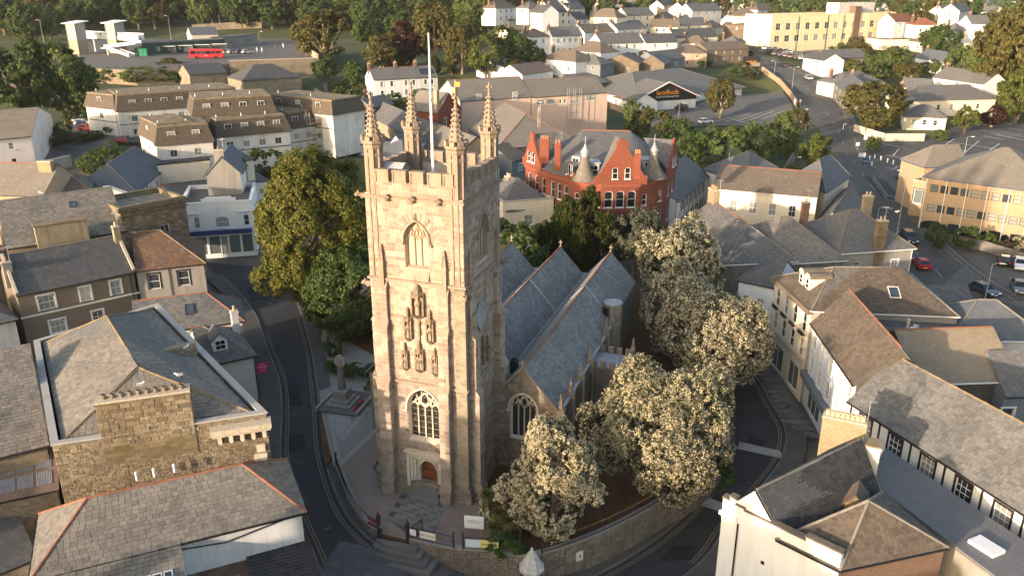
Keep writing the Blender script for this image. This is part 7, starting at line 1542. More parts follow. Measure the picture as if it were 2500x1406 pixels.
near_tree('churchyard_tree','dark green tree between the yew and the tower',1.2,104,0,(3.8,3.6,4.6),5.2,'leaf_dark',17000,.2,33,L=24,K=10);near_tree('churchyard_tree','rounded green tree against the cream building',-1.5,112,0,(3.2,3.2,4.0),4.6,'leaf_mid',12000,.2,34,L=20,K=10)
def cordyline(x,y,h,label):
 r_=thing('cordyline',label,'palm',(x,y,0),0,'cordylines by the white garden sign');m=MB();m.tube([(0,0,-.2),(.05,0,h*.6),(0,.05,h)],[.14,.11,.1],7);m.build('trunk','bark',r_);g=np.random.RandomState(int(x*50+999));n=260;a=g.uniform(0,2*math.pi,n);e=g.uniform(-.9,1.4,n);L=g.uniform(.6,.95,n);d=np.stack([np.cos(a)*np.cos(e),np.sin(a)*np.cos(e),np.sin(e)],1);s=np.stack([-np.sin(a),np.cos(a),np.zeros(n)],1)*.03;o=np.array([0,0,h]);mid=o+d*L[:,None]*.55;tip=o+d*L[:,None]-np.array([0,0,.28])*L[:,None]**2
 V=np.concatenate([np.stack([o+s*.4,o-s*.4,mid-s,mid+s],1).reshape(-1,3),np.stack([mid+s,mid-s,tip-s*.1,tip+s*.1],1).reshape(-1,3)]);obj('fronds',fastmesh('fronds',V,4,'leaf_palm'),r_)
for x,y,h,lb in((-1.9,54.0,2.6,'tall cordyline nearest the church buttress'),(-1.0,52.6,1.9,'cordyline head just above the white sign'),(-.2,51.9,1.7,'cordyline head nearest the stone wall'),(.6,52.2,2.2,'cordyline head against the blossom tree'),(-1.4,51.7,1.3,'lowest cordyline beside the banners')):cordyline(x,y,h,lb)
# stock of mid-distance trees: one of each kind, then copies
PROTO={}
def proto(kind,v):
 if(kind,v)in PROTO:return PROTO[kind,v]
 mats=dict(dark='leaf_dark',mid='leaf_mid',olive='leaf_olive',lime='leaf_lime',copper='leaf_copper',yew='leaf_yew',grey='leaf_grey',bush='leaf_mid',dbush='leaf_dark',obush='leaf_olive',brown='leaf_brown')
 s=(hash_(kind)+v*17)%9999;bush='bush' in kind;R3=(1,1,1.0)if not kind=='yew' else(1,1,1);V,t,lob=crown_arr(s,R3,9000 if not bush else 6500,.045,L=30 if not bush else 22,K=12,spread=.32,tall=kind=='yew',low=-.98,lr=(.2,.4))
 PROTO[kind,v]=(fastmesh('crown',V,4,mats[kind]),lob);return PROTO[kind,v]
def hash_(s):return sum(ord(c)*(i+3)*7 for i,c in enumerate(s))
_TR={}
def tree_at(label,p,h,rx,kind,v,rot,group=None,name=None,cat=None):
 me,lob=proto(kind,v);bush='bush' in kind;root=thing(name or('garden_bush' if bush else('yew_tree' if kind=='yew' else 'broadleaf_tree')),label,cat or('bush' if bush else 'tree'),tuple(p),rot,group);low=.02 if bush or kind=='yew' else .1;cz=h*(low+1)/2;rz=h*(1-low)/2
 obj('crown',me,root,(0,0,cz),None,None,(rx,rx,rz*1.02))
 if not bush:
  k=(kind,v)
  if k not in _TR:m=MB();limbs(m,(0,0,-2.2),(0,0,.3),lob,.085,random.Random(v),0,9);_TR[k]=m.mesh('trunk','bark_pale' if kind in('olive','copper')else 'bark')
  obj('trunk',_TR[k],root,(0,0,cz),None,None,(rx,rx,rz))
 return root
def zrow(x,y,py):v=(py-CAM_CY)/CAM_F;return CAM_H-y*(v*_c+_s)/(_c-v*_s)
TL=[('big dark tree massed at the edge below the station',60,85,310,95,'dark'),('fresh green tree beside the lift towers',165,105,300,80,'mid'),('dark tree above the villa drive',215,150,300,45,'dark'),('clipped green shrub behind the villa patio',265,345,425,45,'dbush'),('round shrub above the blue slate hall',230,370,425,40,'bush'),('hedge bush at the villa car park',175,318,350,52,'dbush'),('olive thicket on the bank under the bus lane',415,140,190,42,'obush'),('green scrub on the bank below the station road',345,160,205,52,'bush'),('scrub next to the stone barn',455,160,200,40,'bush'),('scrub below the lift tower',290,170,200,40,'obush'),
('large olive limbed tree by the station wall',795,15,150,78,'olive'),('brown green tree next to the copper beech',930,85,180,48,'olive'),('dark copper beech behind the terrace',985,45,165,62,'copper'),('tall olive tree above the terrace',1062,5,160,62,'olive'),('slender limbed tree beside the round lime',1128,50,180,45,'olive'),('rounded lime green tree by the terrace end',1187,82,195,45,'lime'),('columnar yew nearest the flagpole',1104,124,182,19,'yew'),('clipped yew behind the terrace chimney',990,118,170,23,'yew'),('yew left of the clipped pair',947,125,170,24,'yew'),('small yew beside the terrace solar panels',1062,132,185,17,'yew'),('ochre small tree by the broken shed',1252,140,192,26,'olive'),('dark bushes on the lane corner',870,150,225,42,'dark'),('garden thicket beside the flats end block',850,215,285,46,'dbush'),('lane hedge shrub near the hill road',800,140,200,36,'dark'),('leafy shrub on the verge by the steps',770,225,275,36,'bush'),('shrub between the scaffold and the slate store',880,285,345,40,'dbush'),('low shrub by the lane cars',985,280,320,22,'dbush'),('hedge below the white terrace',1035,215,245,32,'bush'),('hedge at the lane terrace garden',960,228,262,30,'dbush'),
('dark tree behind the bay windowed house',1265,85,165,45,'dark'),('tree between the white house and the wood',1225,60,130,42,'mid'),('dark tree mass behind the clipped yews',900,30,120,50,'dark'),('garden tree beside the brown bungalow',1310,110,170,25,'dark'),('conifer by the grey cube house',1372,150,180,9,'yew'),('ivy clad bush on the stone workshop',1558,145,180,18,'bush'),('round olive tree in the supermarket car park',1757,192,290,40,'olive'),('scrub tree by the supermarket ramp',1552,240,345,38,'mid'),('brown topped scrub at the car park edge',1600,262,355,46,'obush'),('dark scrub in the valley bottom',1655,288,380,52,'dbush'),('dense scrub below the bay lines',1715,300,410,58,'dbush'),('green scrub in the middle of the valley thicket',1780,305,420,58,'bush'),('lime scrub by the footpath',1845,288,400,52,'bush'),('thicket nearest the road ramp',1905,268,385,44,'bush'),('pale scrub beside the road wall',1940,262,335,32,'obush'),('grey green bush behind the timbered inn',1745,375,435,42,'grey'),('scrub behind the red brick chimneys',1680,330,420,45,'dbush'),('scrub below the pink hall scaffold',1560,300,350,30,'dbush'),
('trimmed lime tree standing at the road bend',1988,325,425,47,'lime'),('wide olive tree above the car park signs',2128,195,322,85,'olive'),('big oak like tree climbing the right bank',2425,20,240,72,'olive'),('huge dark tree at the right picture edge',2500,-30,250,95,'olive'),('tree beside the white chimney house',2385,95,215,45,'mid'),('bright green tree over the long slate house',2478,165,300,60,'lime'),('dark round tree behind the white chimney house',2292,60,150,55,'dark'),('young tree behind the white gabled house',2340,110,190,34,'mid'),('lime shrub beside the copper shrub',2355,258,325,32,'lime'),('dark copper shrub near the upper car park',2420,255,312,38,'copper'),('garden tree beside the stone chapel hall',2175,115,185,48,'mid'),('hedge behind the slate villa',2130,150,200,40,'bush'),('small tree on the showroom forecourt',2085,88,135,24,'olive'),('shrub at the showroom corner',2045,108,140,24,'mid'),('garden tree by the cream villa fence',2215,150,205,34,'olive'),('hedge along the garden above the bungalow',2260,215,250,30,'bush'),('shrub behind the ticket machine',2130,330,372,22,'bush'),('hedge by the car park wall',2290,315,345,24,'bush'),('road bank scrub under the hoarding',1800,160,190,30,'bush'),('bank scrub beside the hoarding post',1838,165,195,22,'obush'),
('leggy dark shrub at the office undercroft',2285,540,605,30,'dbush'),('rounded shrub beside the office ramp',2352,552,608,34,'dbush'),('low clipped shrub by the undercroft arch',2408,568,602,24,'bush'),('dark garden hedge beyond the big tree',650,365,445,52,'dbush'),('hedge behind the plane tree',715,375,440,40,'dbush'),('verge shrub on the footpath',1930,395,440,22,'bush'),('orange tinted shrub by the office wall',2455,585,612,22,'brown')]
for i,(lb,px,pt,pb,hw,kind)in enumerate(TL):
 p=atg(px,pb);h=max(1.2,zrow(p.x,p.y,pt)-p.z);dep=p.y*_c-(p.z-CAM_H)*_s;tree_at(lb,p,h,hw*dep/CAM_F,kind,i%2,i*1.7)
for i,w_ in enumerate(('nearest the lift tower','second from the lift tower','below the white stairs','below the green container','in the middle of the bank','below the first bus shelter','beside the stone barn')):tree_at('scrub thicket on the station bank, '+w_,at(240+40*i,203,12),3.6+(i*5%3)*.6,4.4,('obush','bush','dbush')[i%3],i%2,i*1.3)
p=atg(2490,612);near_tree('flowering_shrub','pink white flowering shrub at the office wall end',p.x,p.y,p.z,(1.6,1.6,1.3),1.2,n=4000,leaf=.13,seed=44,L=14,**{**BL,'cat':'shrub'})
# woodland belts: individual trees that can be told apart
rnd=random.Random(4);k=0
for(x0,x1,yb,dy,n,hw,wh)in((-20,740,96,26,36,44,'in the wood behind the station'),(0,740,58,20,30,42,'on the slope above the platforms'),(0,1240,30,14,46,32,'along the hilltop wood'),(720,1240,75,40,26,42,'in the wood behind the white lane terrace'),(1380,1860,34,18,20,22,'between the upper white houses'),(1860,2330,40,26,24,26,'beyond the yellow works'),(2180,2420,88,36,14,28,'in the gardens behind the works'),(1230,1500,28,16,14,24,'above the cream houses'),(2060,2330,150,60,10,22,'in the gardens by the stone hall')):
 for i in range(n):
  px=x0+(x1-x0)*(i+rnd.random())/n;py=yb+rnd.uniform(-dy,dy)
  if 130<px<760 and 75<py:py=rnd.uniform(30,68)
  p=atg(px,max(py,6));dep=p.y*_c-(p.z-CAM_H)*_s;rr=min(hw*rnd.uniform(.8,1.25)*dep/CAM_F,10);kd=rnd.choice(['dark','dark','mid','olive','mid','lime' if i%5==0 else 'dark']);k+=1
  tree_at({'dark':'dark green','mid':'mid green','olive':'olive brown','lime':'light green'}[kd]+' tree '+wh,p,rr*rnd.uniform(1.7,2.3),rr,kd,i%2,rnd.random()*6,'woodland trees on the hillside')
for(x0,x1,y0,y1,n,wh)in((1290,1840,70,175,40,'between the white terraces'),(2040,2480,110,262,34,'in the gardens beyond the main road'),(820,900,200,300,9,'by the lane to the flats'),(110,330,300,345,8,'round the villa drive')):
 for i in range(n):px,py=rnd.uniform(x0,x1),rnd.uniform(y0,y1);p=atg(px,py);kd=rnd.choice(['bush','dbush','obush']);tree_at({'bush':'green','dbush':'dark green','obush':'olive'}[kd]+' garden shrub '+wh,p,rnd.uniform(1.6,4.0),rnd.uniform(1.4,3.0),kd,i%2,rnd.random()*6,'garden shrubs between the houses')
# far woods that read as one mass
g=np.random.RandomState(9);Vs=[]
for i in range(1500):
 y=540+1500*g.rand()**1.6;x=g.uniform(-1,1)*y*.72;z=ground(x,y)
 if 480<y and x>.42*y and g.rand()<.5:continue
 V,t,l=None,None,None;n=48;r=g.uniform(4,8);q=g.normal(size=(n,3));q/=np.linalg.norm(q,axis=1)[:,None];q[:,2]=np.abs(q[:,2]);P=np.array([x,y,z+2])+q*np.array([r,r,r*1.5])*g.uniform(.7,1.05,(n,1));a=np.cross(q,g.normal(size=(n,3)));a/=np.linalg.norm(a,axis=1)[:,None];b=np.cross(q,a);s=r*g.uniform(.1,.22,(n,1));Vs.append(np.stack([P-a*s,P-b*s,P+a*s,P+b*s],1).reshape(-1,3))
o=obj('woodland',fastmesh('woodland',np.concatenate(Vs),4,'leaf_mid'));tag(o,'distant woods covering the hills behind the town','woods',None,'stuff')
# ------------------------------------------------------------------ station, vehicles, street furniture
def lathe_obj(name,prof,mat,parent,n=8,**k):m=MB();m.lathe(prof,n,smooth=k.pop('smooth',False));return m.build(name,mat,parent,**k)
SZ=16.2;dk=MB();P=[at(a,b,SZ)for a,b in((205,166),(330,172),(460,166),(560,157),(776,150),(790,128),(720,96),(420,84),(180,100))];dk.prism([(p.x,p.y)for p in P],SZ-5,SZ,1,0);struct('station_forecourt',dk,['asphalt_pale','rubble_wall'])
rw=thing('station_wall','high rubble retaining wall under the station forecourt','wall',(0,0,0));a,b=P[3],P[4];d=(b-a).normalized();n=Vector((d.y,-d.x,0));m=MB();c=(a+b)/2+n*.5;m.obox((c.x,c.y,SZ-2.6),d*((b-a).length/2),n*.5,(0,0,3.6));m.build('wall_face','rubble_wall',rw);m=MB();m.obox((c.x,c.y,SZ+1.05),d*((b-a).length/2+.1),n*.56,(0,0,.08));m.build('coping','stone_trim',rw)
a,b=at(776,148,SZ),at(728,112,SZ);wl=thing('sunlit_station_wall','sunlit stone boundary wall at the station road end','wall',(0,0,0));d=(b-a).normalized();n=Vector((d.y,-d.x,0));m=MB();c=(a+b)/2;m.obox((c.x,c.y,SZ+.5),d*((b-a).length/2),n*.25,(0,0,1.6));m.build('wall_face','sandstone',wl)
def lift(px,py,label):
 p=at(px,py,SZ);r_=thing('lift_tower',label,'lift tower',tuple(p),R(-25));h=10.2;m=MB();m.box(-2.2,2.2,-2,2,0,h*.45);m.build('lower_cladding','brown_render',r_);m=MB();m.box(-2.22,2.22,-2.02,2.02,h*.45,h);m.build('upper_cladding','concrete',r_);m=MB()
 for x in(-2.25,2.25):m.box(x-.15,x+.15,-2.12,-1.9,0,h)
 m.build('corner_post','slate_grey_paint',r_);m=MB();shell(m,[[Vector((-3.2,-3,h+.1)),Vector((3.2,-3,h+.1)),Vector((3.2,3,h+.8)),Vector((-3.2,3,h+.8))]],.25);m.build('roof','white_trim',r_)
lift(196,132,'station lift tower farther along the footbridge');lift(290,130,'station lift tower beside the white stairs')
fb=thing('footbridge','white enclosed station footbridge with zigzag stairs','footbridge',(0,0,0));a,b=at(200,88,21.5),at(345,95,21.5);d=(b-a).normalized();n=Vector((d.y,-d.x,0))
for e in(-1,1):
 m=MB();c=(a+b)/2+n*e*1.2;m.obox((c.x,c.y,22),d*((b-a).length/2),n*.08,(0,0,1.2));s_=m.build('side_panel','white_trim',fb)
 if e>0:
  for k in range(9):q=a.lerp(b,.1+.095*k)+n*1.3;m=MB();m.obox((q.x,q.y,22.6),d*.4,n*.03,(0,0,.25));m.build('window','glass',fb)
m=MB();c=(a+b)/2;m.obox((c.x,c.y,20.8),d*((b-a).length/2),n*1.2,(0,0,.12));m.build('deck','grey_metal',fb)
for t in(.2,.62,.95):q=a.lerp(b,t);m=MB();m.tube([(q.x,q.y,SZ-.3),(q.x,q.y,20.8)],.35,8);m.build('column','dull_white',fb)
def stair(p,q,w=1.1):
 p,q=Vector(p),Vector(q);d_=(q-p);s=Vector((d_.y,-d_.x,0)).normalized()
 for e in(-1,1):m=MB();m.bar(p+s*e*w+Vector((0,0,.5)),q+s*e*w+Vector((0,0,.5)),.12,1.0);m.build('balustrade','white_trim',fb)
 m=MB();m.bar(p,q,2*w,.2);m.build('stair_flight','grey_metal',fb)
s0=at(338,108,20.8);s1=at(262,118,18.6);s2=at(322,139,SZ);stair(s0,s1);stair(s1,s2);m=MB();m.obox(tuple(s1),(1.6,0,0),(0,1.6,0),(0,0,.12));m.build('landing','white_trim',fb);m=MB();m.tube([(s1.x,s1.y,SZ),(s1.x,s1.y,18.6)],.3,8);m.build('column','dull_white',fb)
simple('station_building','long dark green station building with flat canopy',(345,106),(548,96),SZ,20.2,7,'flat',0,'dark_green','felt',6,1,0);simple('signal_house','cream gabled house with solar roof beyond the platforms',(466,84),(532,82),SZ,20.5,8,'gable',2.4,'cream_paint','roof_blue',0,0,0);simple('platform_canopy','far platform building with red doors and canopy',(545,92),(625,84),SZ,20,6,'flat',0,'grey_render','felt',3,1,0)
for k in range(4):
 p=at(412+42*k,132-2*k,SZ);r_=thing('bus_shelter','glass bus shelter, '+('nearest the green container','second along the bus bays','behind the red bus','beyond the red bus')[k],'bus shelter',tuple(p),R(10),'bus shelters');m=MB();m.box(-2.6,2.6,-.9,.9,2.5,2.65);m.build('roof','white_trim',r_);m=MB();m.box(-2.5,2.5,.75,.8,.2,2.4);m.build('pane','glass_shop',r_)
 for x in(-2.4,0,2.4):m=MB();m.bar((x,.8,0),(x,.8,2.5),.1);m.build('post','grey_metal',r_)
p=at(352,138,SZ);r_=thing('green_container','green storage container at the foot of the white stairs','container',tuple(p),R(8));m=MB();m.box(-1.2,1.2,-1,1,0,2.5);m.build('body','green_paint',r_);m=MB();m.box(-1.25,1.25,-1.06,-1,0,.15);m.box(-.05,.05,-1.05,-1,.1,2.4);m.build('frame','dark_green',r_)
# bus
p=at(506,143,SZ);bu=thing('bus','red single deck bus waiting at the station','bus',tuple(p),R(7));m=MB();pr=[(-5.3,.35),(5.2,.35),(5.35,1.2),(5.25,2.6),(5.0,2.95),(-5.1,3.0),(-5.35,2.8)]
m.poly([(x,-1.25,z)for x,z in pr]);m.poly([(x,1.25,z)for x,z in pr][::-1])
for i in range(len(pr)):j=(i+1)%len(pr);m.poly([(pr[i][0],1.25,pr[i][1]),(pr[j][0],1.25,pr[j][1]),(pr[j][0],-1.25,pr[j][1]),(pr[i][0],-1.25,pr[i][1])][::-1])
m.build('body','bus_red',bu)
for k in range(6):m=MB();m.box(-4.9+1.62*k,-3.4+1.62*k,-1.28,-1.24,1.45,2.45);m.build('window','glass',bu)
m=MB();m.box(5.2,5.4,-1.1,1.1,1.3,2.6);m.build('windscreen','glass',bu);text(bu,'First',.5,(0,-1.28,1.0),0,'white_board',.01)
for x in(-3.2,3.0):
 for y in(-1.2,1.2):w_=lathe_obj('wheel',[(.5,-.14),(.5,.14)],'tyre',bu,14,loc=(x,y,.5));w_.rotation_euler=(R(90),0,0)
# cars
def car_proto(kind):
 r_=bpy.data.objects.new('parked_car',None);L,Hh=(4.1,1.46)if kind=='hatch' else(4.6,1.7)if kind=='suv' else(4.8,1.95);W=.88;h=L/2;b=.62*Hh
 def ring(prof,w0,w1,zmax):return[[(x,s*(w0 if z<b else w1),z)for x,z in prof]for s in(-1,1)]
 m=MB();lo=[(-h,.32),(h,.3),(h,.62),(h-.18,.74),(h-1.15,b),(-h+.12,b+.02),(-h,.8)]
 Lr,Rr=ring(lo,W,W-.03,0);m.poly(Lr);m.poly(Rr[::-1])
 for i in range(len(lo)):j=(i+1)%len(lo);m.poly([Lr[i],Rr[i],Rr[j],Lr[j]])
 back=-h+.1 if kind!='hatch' else-h+.2
 cab=[(back,b),(h-1.2,b),(h-1.85,Hh-.06),(back+(.42 if kind=='hatch' else .2),Hh-.06)];rf=[(h-1.8,Hh-.07),(h-2.1,Hh),(back+.6,Hh),(back+.35,Hh-.07)]
 m.poly([(rf[0][0],-.62,rf[0][1]),(rf[0][0],.62,rf[0][1]),(rf[1][0],.56,rf[1][1]),(rf[1][0],-.56,rf[1][1])]);m.poly([(rf[1][0],-.56,Hh),(rf[1][0],.56,Hh),(rf[2][0],.56,Hh),(rf[2][0],-.56,Hh)]);m.poly([(rf[2][0],-.56,Hh),(rf[2][0],.56,Hh),(rf[3][0],.62,rf[3][1]),(rf[3][0],-.62,rf[3][1])])
 for s in(-1,1):q=[(rf[0][0],s*.62,rf[0][1]),(rf[1][0],s*.56,Hh),(rf[2][0],s*.56,Hh),(rf[3][0],s*.62,rf[3][1])];m.poly(q if s>0 else q[::-1]);m.bar((cab[3][0],s*.66,cab[3][1]),(cab[0][0],s*.82,b),.12,.06);m.bar((cab[2][0],s*.64,cab[2][1]),(cab[1][0],s*.8,b),.07,.05);m.bar((-.15,s*.655,Hh-.08),(-.15,s*.84,b),.09,.05)
 body=obj('body',m.mesh('body','car_black'),r_);g=MB();S=[[(x,s*(.84 if z<=b else .63),z)for x,z in cab]for s in(-1,1)];g.poly(S[0]);g.poly(S[1][::-1])
 for i in(1,2,3):j=(i+1)%4;g.poly([S[0][i],S[1][i],S[1][j],S[0][j]])
 obj('glasshouse',g.mesh('glasshouse','glass'),r_)
 wm=MB();wm.lathe([(.2,-.1),(.31,-.1),(.31,.1),(.2,.1)],14);wm.lathe([(.2,-.09),(.2,.11)],10,m=1);me=wm.mesh('wheel',['tyre','chrome'])
 for x in(-h+.75,h-.8):
  for s in(-1,1):o=obj('wheel',me,r_,(x,s*.8,.31));o.rotation_euler=(R(90 if s<0 else-90)+math.pi,0,0)
 for nm,x,mt,z in(('headlight',h-.06,'white_board',.68),('tail_light',-h+.03,'red_paint',.82)):
  for s in(-1,1):l=MB();l.box(x-.08,x+.08,s*.62-.17,s*.62+.17,z-.07,z+.07);l.build(nm,mt,r_)
 for nm,x in(('number_plate',h+.01),('number_plate',-h-.01)):l=MB();l.box(x-.015,x+.015,-.26,.26,.45,.56);l.build(nm,'white_board' if x>0 else 'yellow_board',r_)
 return r_
CP={k:car_proto(k)for k in('hatch','suv','van')}
def car(label,px,py,qx,qy,paint,kind='hatch',dz=.06,group=None,z=None):
 p=atg(px,py)if z is None else at(px,py,z);q=atg(qx,qy)if z is None else at(qx,qy,z);r_=copy_tree(CP[kind]);r_.location=(p.x,p.y,p.z+dz);r_.rotation_euler=(0,0,math.atan2(q.y-p.y,q.x-p.x));tag(r_,label,'car',group)
 b=[c for c in r_.children if c.name.startswith('body')][0];b.material_slots[0].link='OBJECT';b.material_slots[0].material=M(paint);return r_
car('black taxi with yellow lettering coming down the main road',2218,590,2270,640,'car_black','suv');car('bright red hatchback driving up the main road',2247,652,2215,618,'car_red');car('dark blue hatchback passing the lamp post on the main road',2402,718,2470,755,'car_navy');car('black saloon parked below the office shrubs',2450,645,2448,625,'car_black',dz=.1);car('white hatchback parked beside the black saloon',2488,655,2500,690,'car_white',dz=.1);car('dark grey car parked at the picture edge by the railing',2486,712,2500,745,'car_grey',dz=.1)
car('black van parked before the supermarket porch',1663,270,1630,262,'car_black','van',.08);car('dark car climbing the hill road',1912,163,1880,150,'car_navy');car('pale car coming down the hill road',1974,195,2000,215,'car_silver');car('white car half hidden by the valley scrub',1722,302,1760,298,'car_white')
for i,(px,py,c,lb)in enumerate(((193,293,'car_grey','dark estate furthest up the flats parking row'),(200,300,'car_white','white car in the flats parking row'),(206,307,'car_white','second white car in the flats parking row'),(208,314,'car_blue','blue car in the flats parking row'),(215,320,'car_orange','orange red car nearest the hedge'))):car(lb,px,py,px+60,py-3,c,'hatch',.1)
car('maroon car parked under the flats wall',310,350,340,352,'car_red','hatch',.1);car('dark green car beside the maroon car',336,352,370,352,'car_green','hatch',.1);car('dark red car at the lane terrace',1046,244,1075,246,'car_grey');car('blue grey car in the lane yard',1033,262,1060,265,'car_navy');car('dark car at the lane yard edge',1040,270,1070,272,'car_silver');car('dark car in the side street by the timbered inn',1732,482,1722,500,'car_navy');car('dark red car beyond it in the side street',1738,462,1728,480,'car_red')
cols=['car_white','car_silver','car_grey','car_blue','car_black','car_silver','car_green','car_red','car_navy'];rnd=random.Random(2)
for i in range(24):r,cidx=divmod(i,8);cc=rnd.choice(cols);car(cc[4:]+' car for sale in the '+('back','middle','front')[r]+' row of the showroom yard',1866+cidx*13+r*12,122+cidx*2.2+r*7,1880+cidx*13+r*12,113+cidx*2.2+r*7,cc,rnd.choice(['hatch','hatch','suv']),.2,'cars in the sales yard')
for i,px in enumerate((570,590,604)):car(('silver car','dark car','white car')[i]+' waiting by the far bus bays',px,132,px+30,130,('car_silver','car_navy','car_white')[i],'hatch',.1,None,SZ)
for o in CP.values():
 for c in list(o.children):bpy.data.objects.remove(c)
 bpy.data.objects.remove(o)
# lamp posts: base pixel, top pixel row, arm direction
def lamp(label,px,py,top,arm=1,z=None,mat='grey_metal'):
 p=atg(px,py)if z is None else at(px,py,z);h=zrow(p.x,p.y,top)-p.z;r_=thing('street_lamp',label,'street lamp',tuple(p),0,'street lamps');m=MB();m.tube([(0,0,0),(0,0,h*.25),(0,0,h)],[.11,.075,.05],7);m.build('column',mat,r_);m=MB();m.tube([(0,0,h),(arm*.5,0,h+.15),(arm*1.1,0,h+.12)],.04,5);m.build('arm',mat,r_);m=MB();m.box(min(arm*.9,arm*1.6),max(arm*.9,arm*1.6),-.13,.13,h+.04,h+.16);m.build('lantern','pvc_white',r_)
for a in(('tall street lamp beside the blue hatchback',2401,748,645,1),('street lamp at the office ramp',2186,592,418,-1),('short street lamp by the grey rendered house chimney',2138,560,508,1),('street lamp behind the timbered inn',1779,395,355,1),('lamp by the supermarket ramp',1657,284,253,1),('lamp beside the round car park tree',1748,288,232,1),('lamp on the road wall',1932,230,165,1),('lamp near the crossing',1955,300,268,1),('lamp at the footpath',1932,435,385,1),('lamp on the roadside bank',1890,185,150,-1),('lamp over the sales yard',1936,130,108,1),('lamp in the upper car park',2355,372,335,1)):lamp(*a)
for a in(('station lamp at the far platform end',108,108,50,-1,SZ),('tall station lamp behind the canopy',418,98,40,-1,SZ),('station lamp by the cream gabled house',539,82,38,-1,SZ),('station lamp over the taxi rank',668,80,36,-1,SZ),('station lamp at the road end wall',748,138,82,1,SZ),('thin station lamp by the platform canopy',634,110,78,1,SZ)):lamp(*a)
def pole_sign(name,label,cat,px,py,h,w,bh,mat,txt=None,tm='black_board',sz=.3,rz=0):p=atg(px,py);r_=thing(name,label,cat,tuple(p),rz);m=MB();m.bar((0,0,0),(0,0,h),.09);m.build('post','grey_metal',r_);m=MB();m.box(-w/2,w/2,-.09,-.04,h-bh,h);m.build('panel',mat,r_);(text(r_,txt,sz,(0,-.1,h-bh/2),0,tm,.005)if txt else None);return r_
pole_sign('exit_sign','white out sign beside the car park entrance','sign',2102,395,2.0,1.6,.85,'white_board','OUT','navy_paint',.75);pole_sign('entry_sign','small white in sign at the car park corner','sign',2092,366,1.8,.9,.8,'white_board','IN','navy_paint',.6);pole_sign('tariff_board','dark blue tariff board at the car park barrier','sign',2111,408,2.1,1.5,1.6,'navy_paint','PARKING','yellow_board',.3);pole_sign('parking_sign','white parking notice on a pole','sign',2110,360,3.0,.9,1.1,'white_board');pole_sign('bay_sign','white notice on a pole in the upper car park','sign',2412,310,3.0,.9,1.1,'white_board')
hd=pole_sign('hoarding','advertising hoarding above the road bank','hoarding',1833,170,4.6,6.5,3.6,'black_board','farmfoods','orange_paint',.9);m=MB();m.box(-3.2,3.2,-.12,-.09,1.1,2.4);m.build('poster','roof_tan',hd)
def signal(label,px,py,h=3.2):p=atg(px,py);r_=thing('traffic_light',label,'traffic light',tuple(p));m=MB();m.bar((0,0,0),(0,0,h),.12);m.build('post','black_trim',r_);m=MB();m.box(-.3,.3,-.12,.12,h-.2,h+1.0);m.build('head','black_board',r_);m=MB();m.box(-.36,.36,.1,.14,h-.26,h+1.06);m.build('backing','white_board',r_)
for a in(('traffic light by the footpath',1967,345),('traffic light across the road',2052,282),('traffic light beside the entry sign',2058,345),('traffic light at the road wall end',1952,310)):signal(*a)
for i,(x,y)in enumerate(((2110,385),(2122,392),(2135,388),(2150,392),(2128,405),(2166,398),(2180,402))):p=atg(x,y);r_=thing('bollard','white bollard at the car park barrier','bollard',tuple(p),0,'white bollards at the car park barrier');lathe_obj('shaft',[(.13,0),(.13,.9),(.09,1.0),(0,1.05)],'white_trim',r_)
# guard rails along the main road and office
railing('grey tubular guard rail along the main road footway',[atg(*q).to_2d()for q in((2270,575),(2310,615),(2360,660),(2420,705),(2480,740))],1.05,0,.5,False,'grey_metal',None,'grey_metal',lambda x,y:ground(x,y)+.1,name='guard_rail');railing('grey guard rail down the office ramp',[atg(*q).to_2d()for q in((2130,440),(2165,490),(2235,505),(2262,545))],1.05,0,.5,False,'grey_metal',None,'grey_metal',lambda x,y:ground(x,y)+.05,name='guard_rail')
def run_wall(label,px,h,mat,t=.4,name='garden_wall'):
 r_=thing(name,label,'wall',(0,0,0));m=MB();P=resample([tuple(atg(*q))for q in px],3.0)
 for i in range(len(P)-1):p,q=P[i],P[i+1];d=q-p;n=Vector((d.y,-d.x,0)).normalized()*t/2;m.poly([p+n,q+n,q+n+Vector((0,0,h)),p+n+Vector((0,0,h))]);m.poly([q-n,p-n,p-n+Vector((0,0,h)),q-n+Vector((0,0,h))]);m.poly([p+n+Vector((0,0,h)),q+n+Vector((0,0,h)),q-n+Vector((0,0,h)),p-n+Vector((0,0,h))])
 m.build('wall_face',mat,r_)
run_wall('sunlit rendered wall behind the upper car park',[(2085,322),(2160,345),(2255,345)],1.9,'pale_stone');run_wall('stone garden wall below the office shrubs',[(2330,598),(2400,612),(2520,650)],1.6,'grey_stone');run_wall('stone wall along the climbing road',[(1860,175),(1905,208),(1928,235),(1945,262)],1.8,'sandstone');run_wall('stone wall beside the footpath',[(1945,330),(1940,380),(1905,440)],1.4,'grey_stone');run_wall('low stone wall by the lane to the terrace',[(770,230),(850,275),(905,300)],1.6,'rubble_wall');run_wall('stone wall of the villa garden terrace',[(35,425),(110,420),(175,405)],2.0,'concrete');run_wall('long stone wall behind the platforms',[(470,78),(560,72),(640,70)],3.0,'stone_wall');run_wall('timber fence at the supermarket ramp',[(1490,265),(1540,285),(1560,310)],1.8,'timber',.15,'timber_fence')
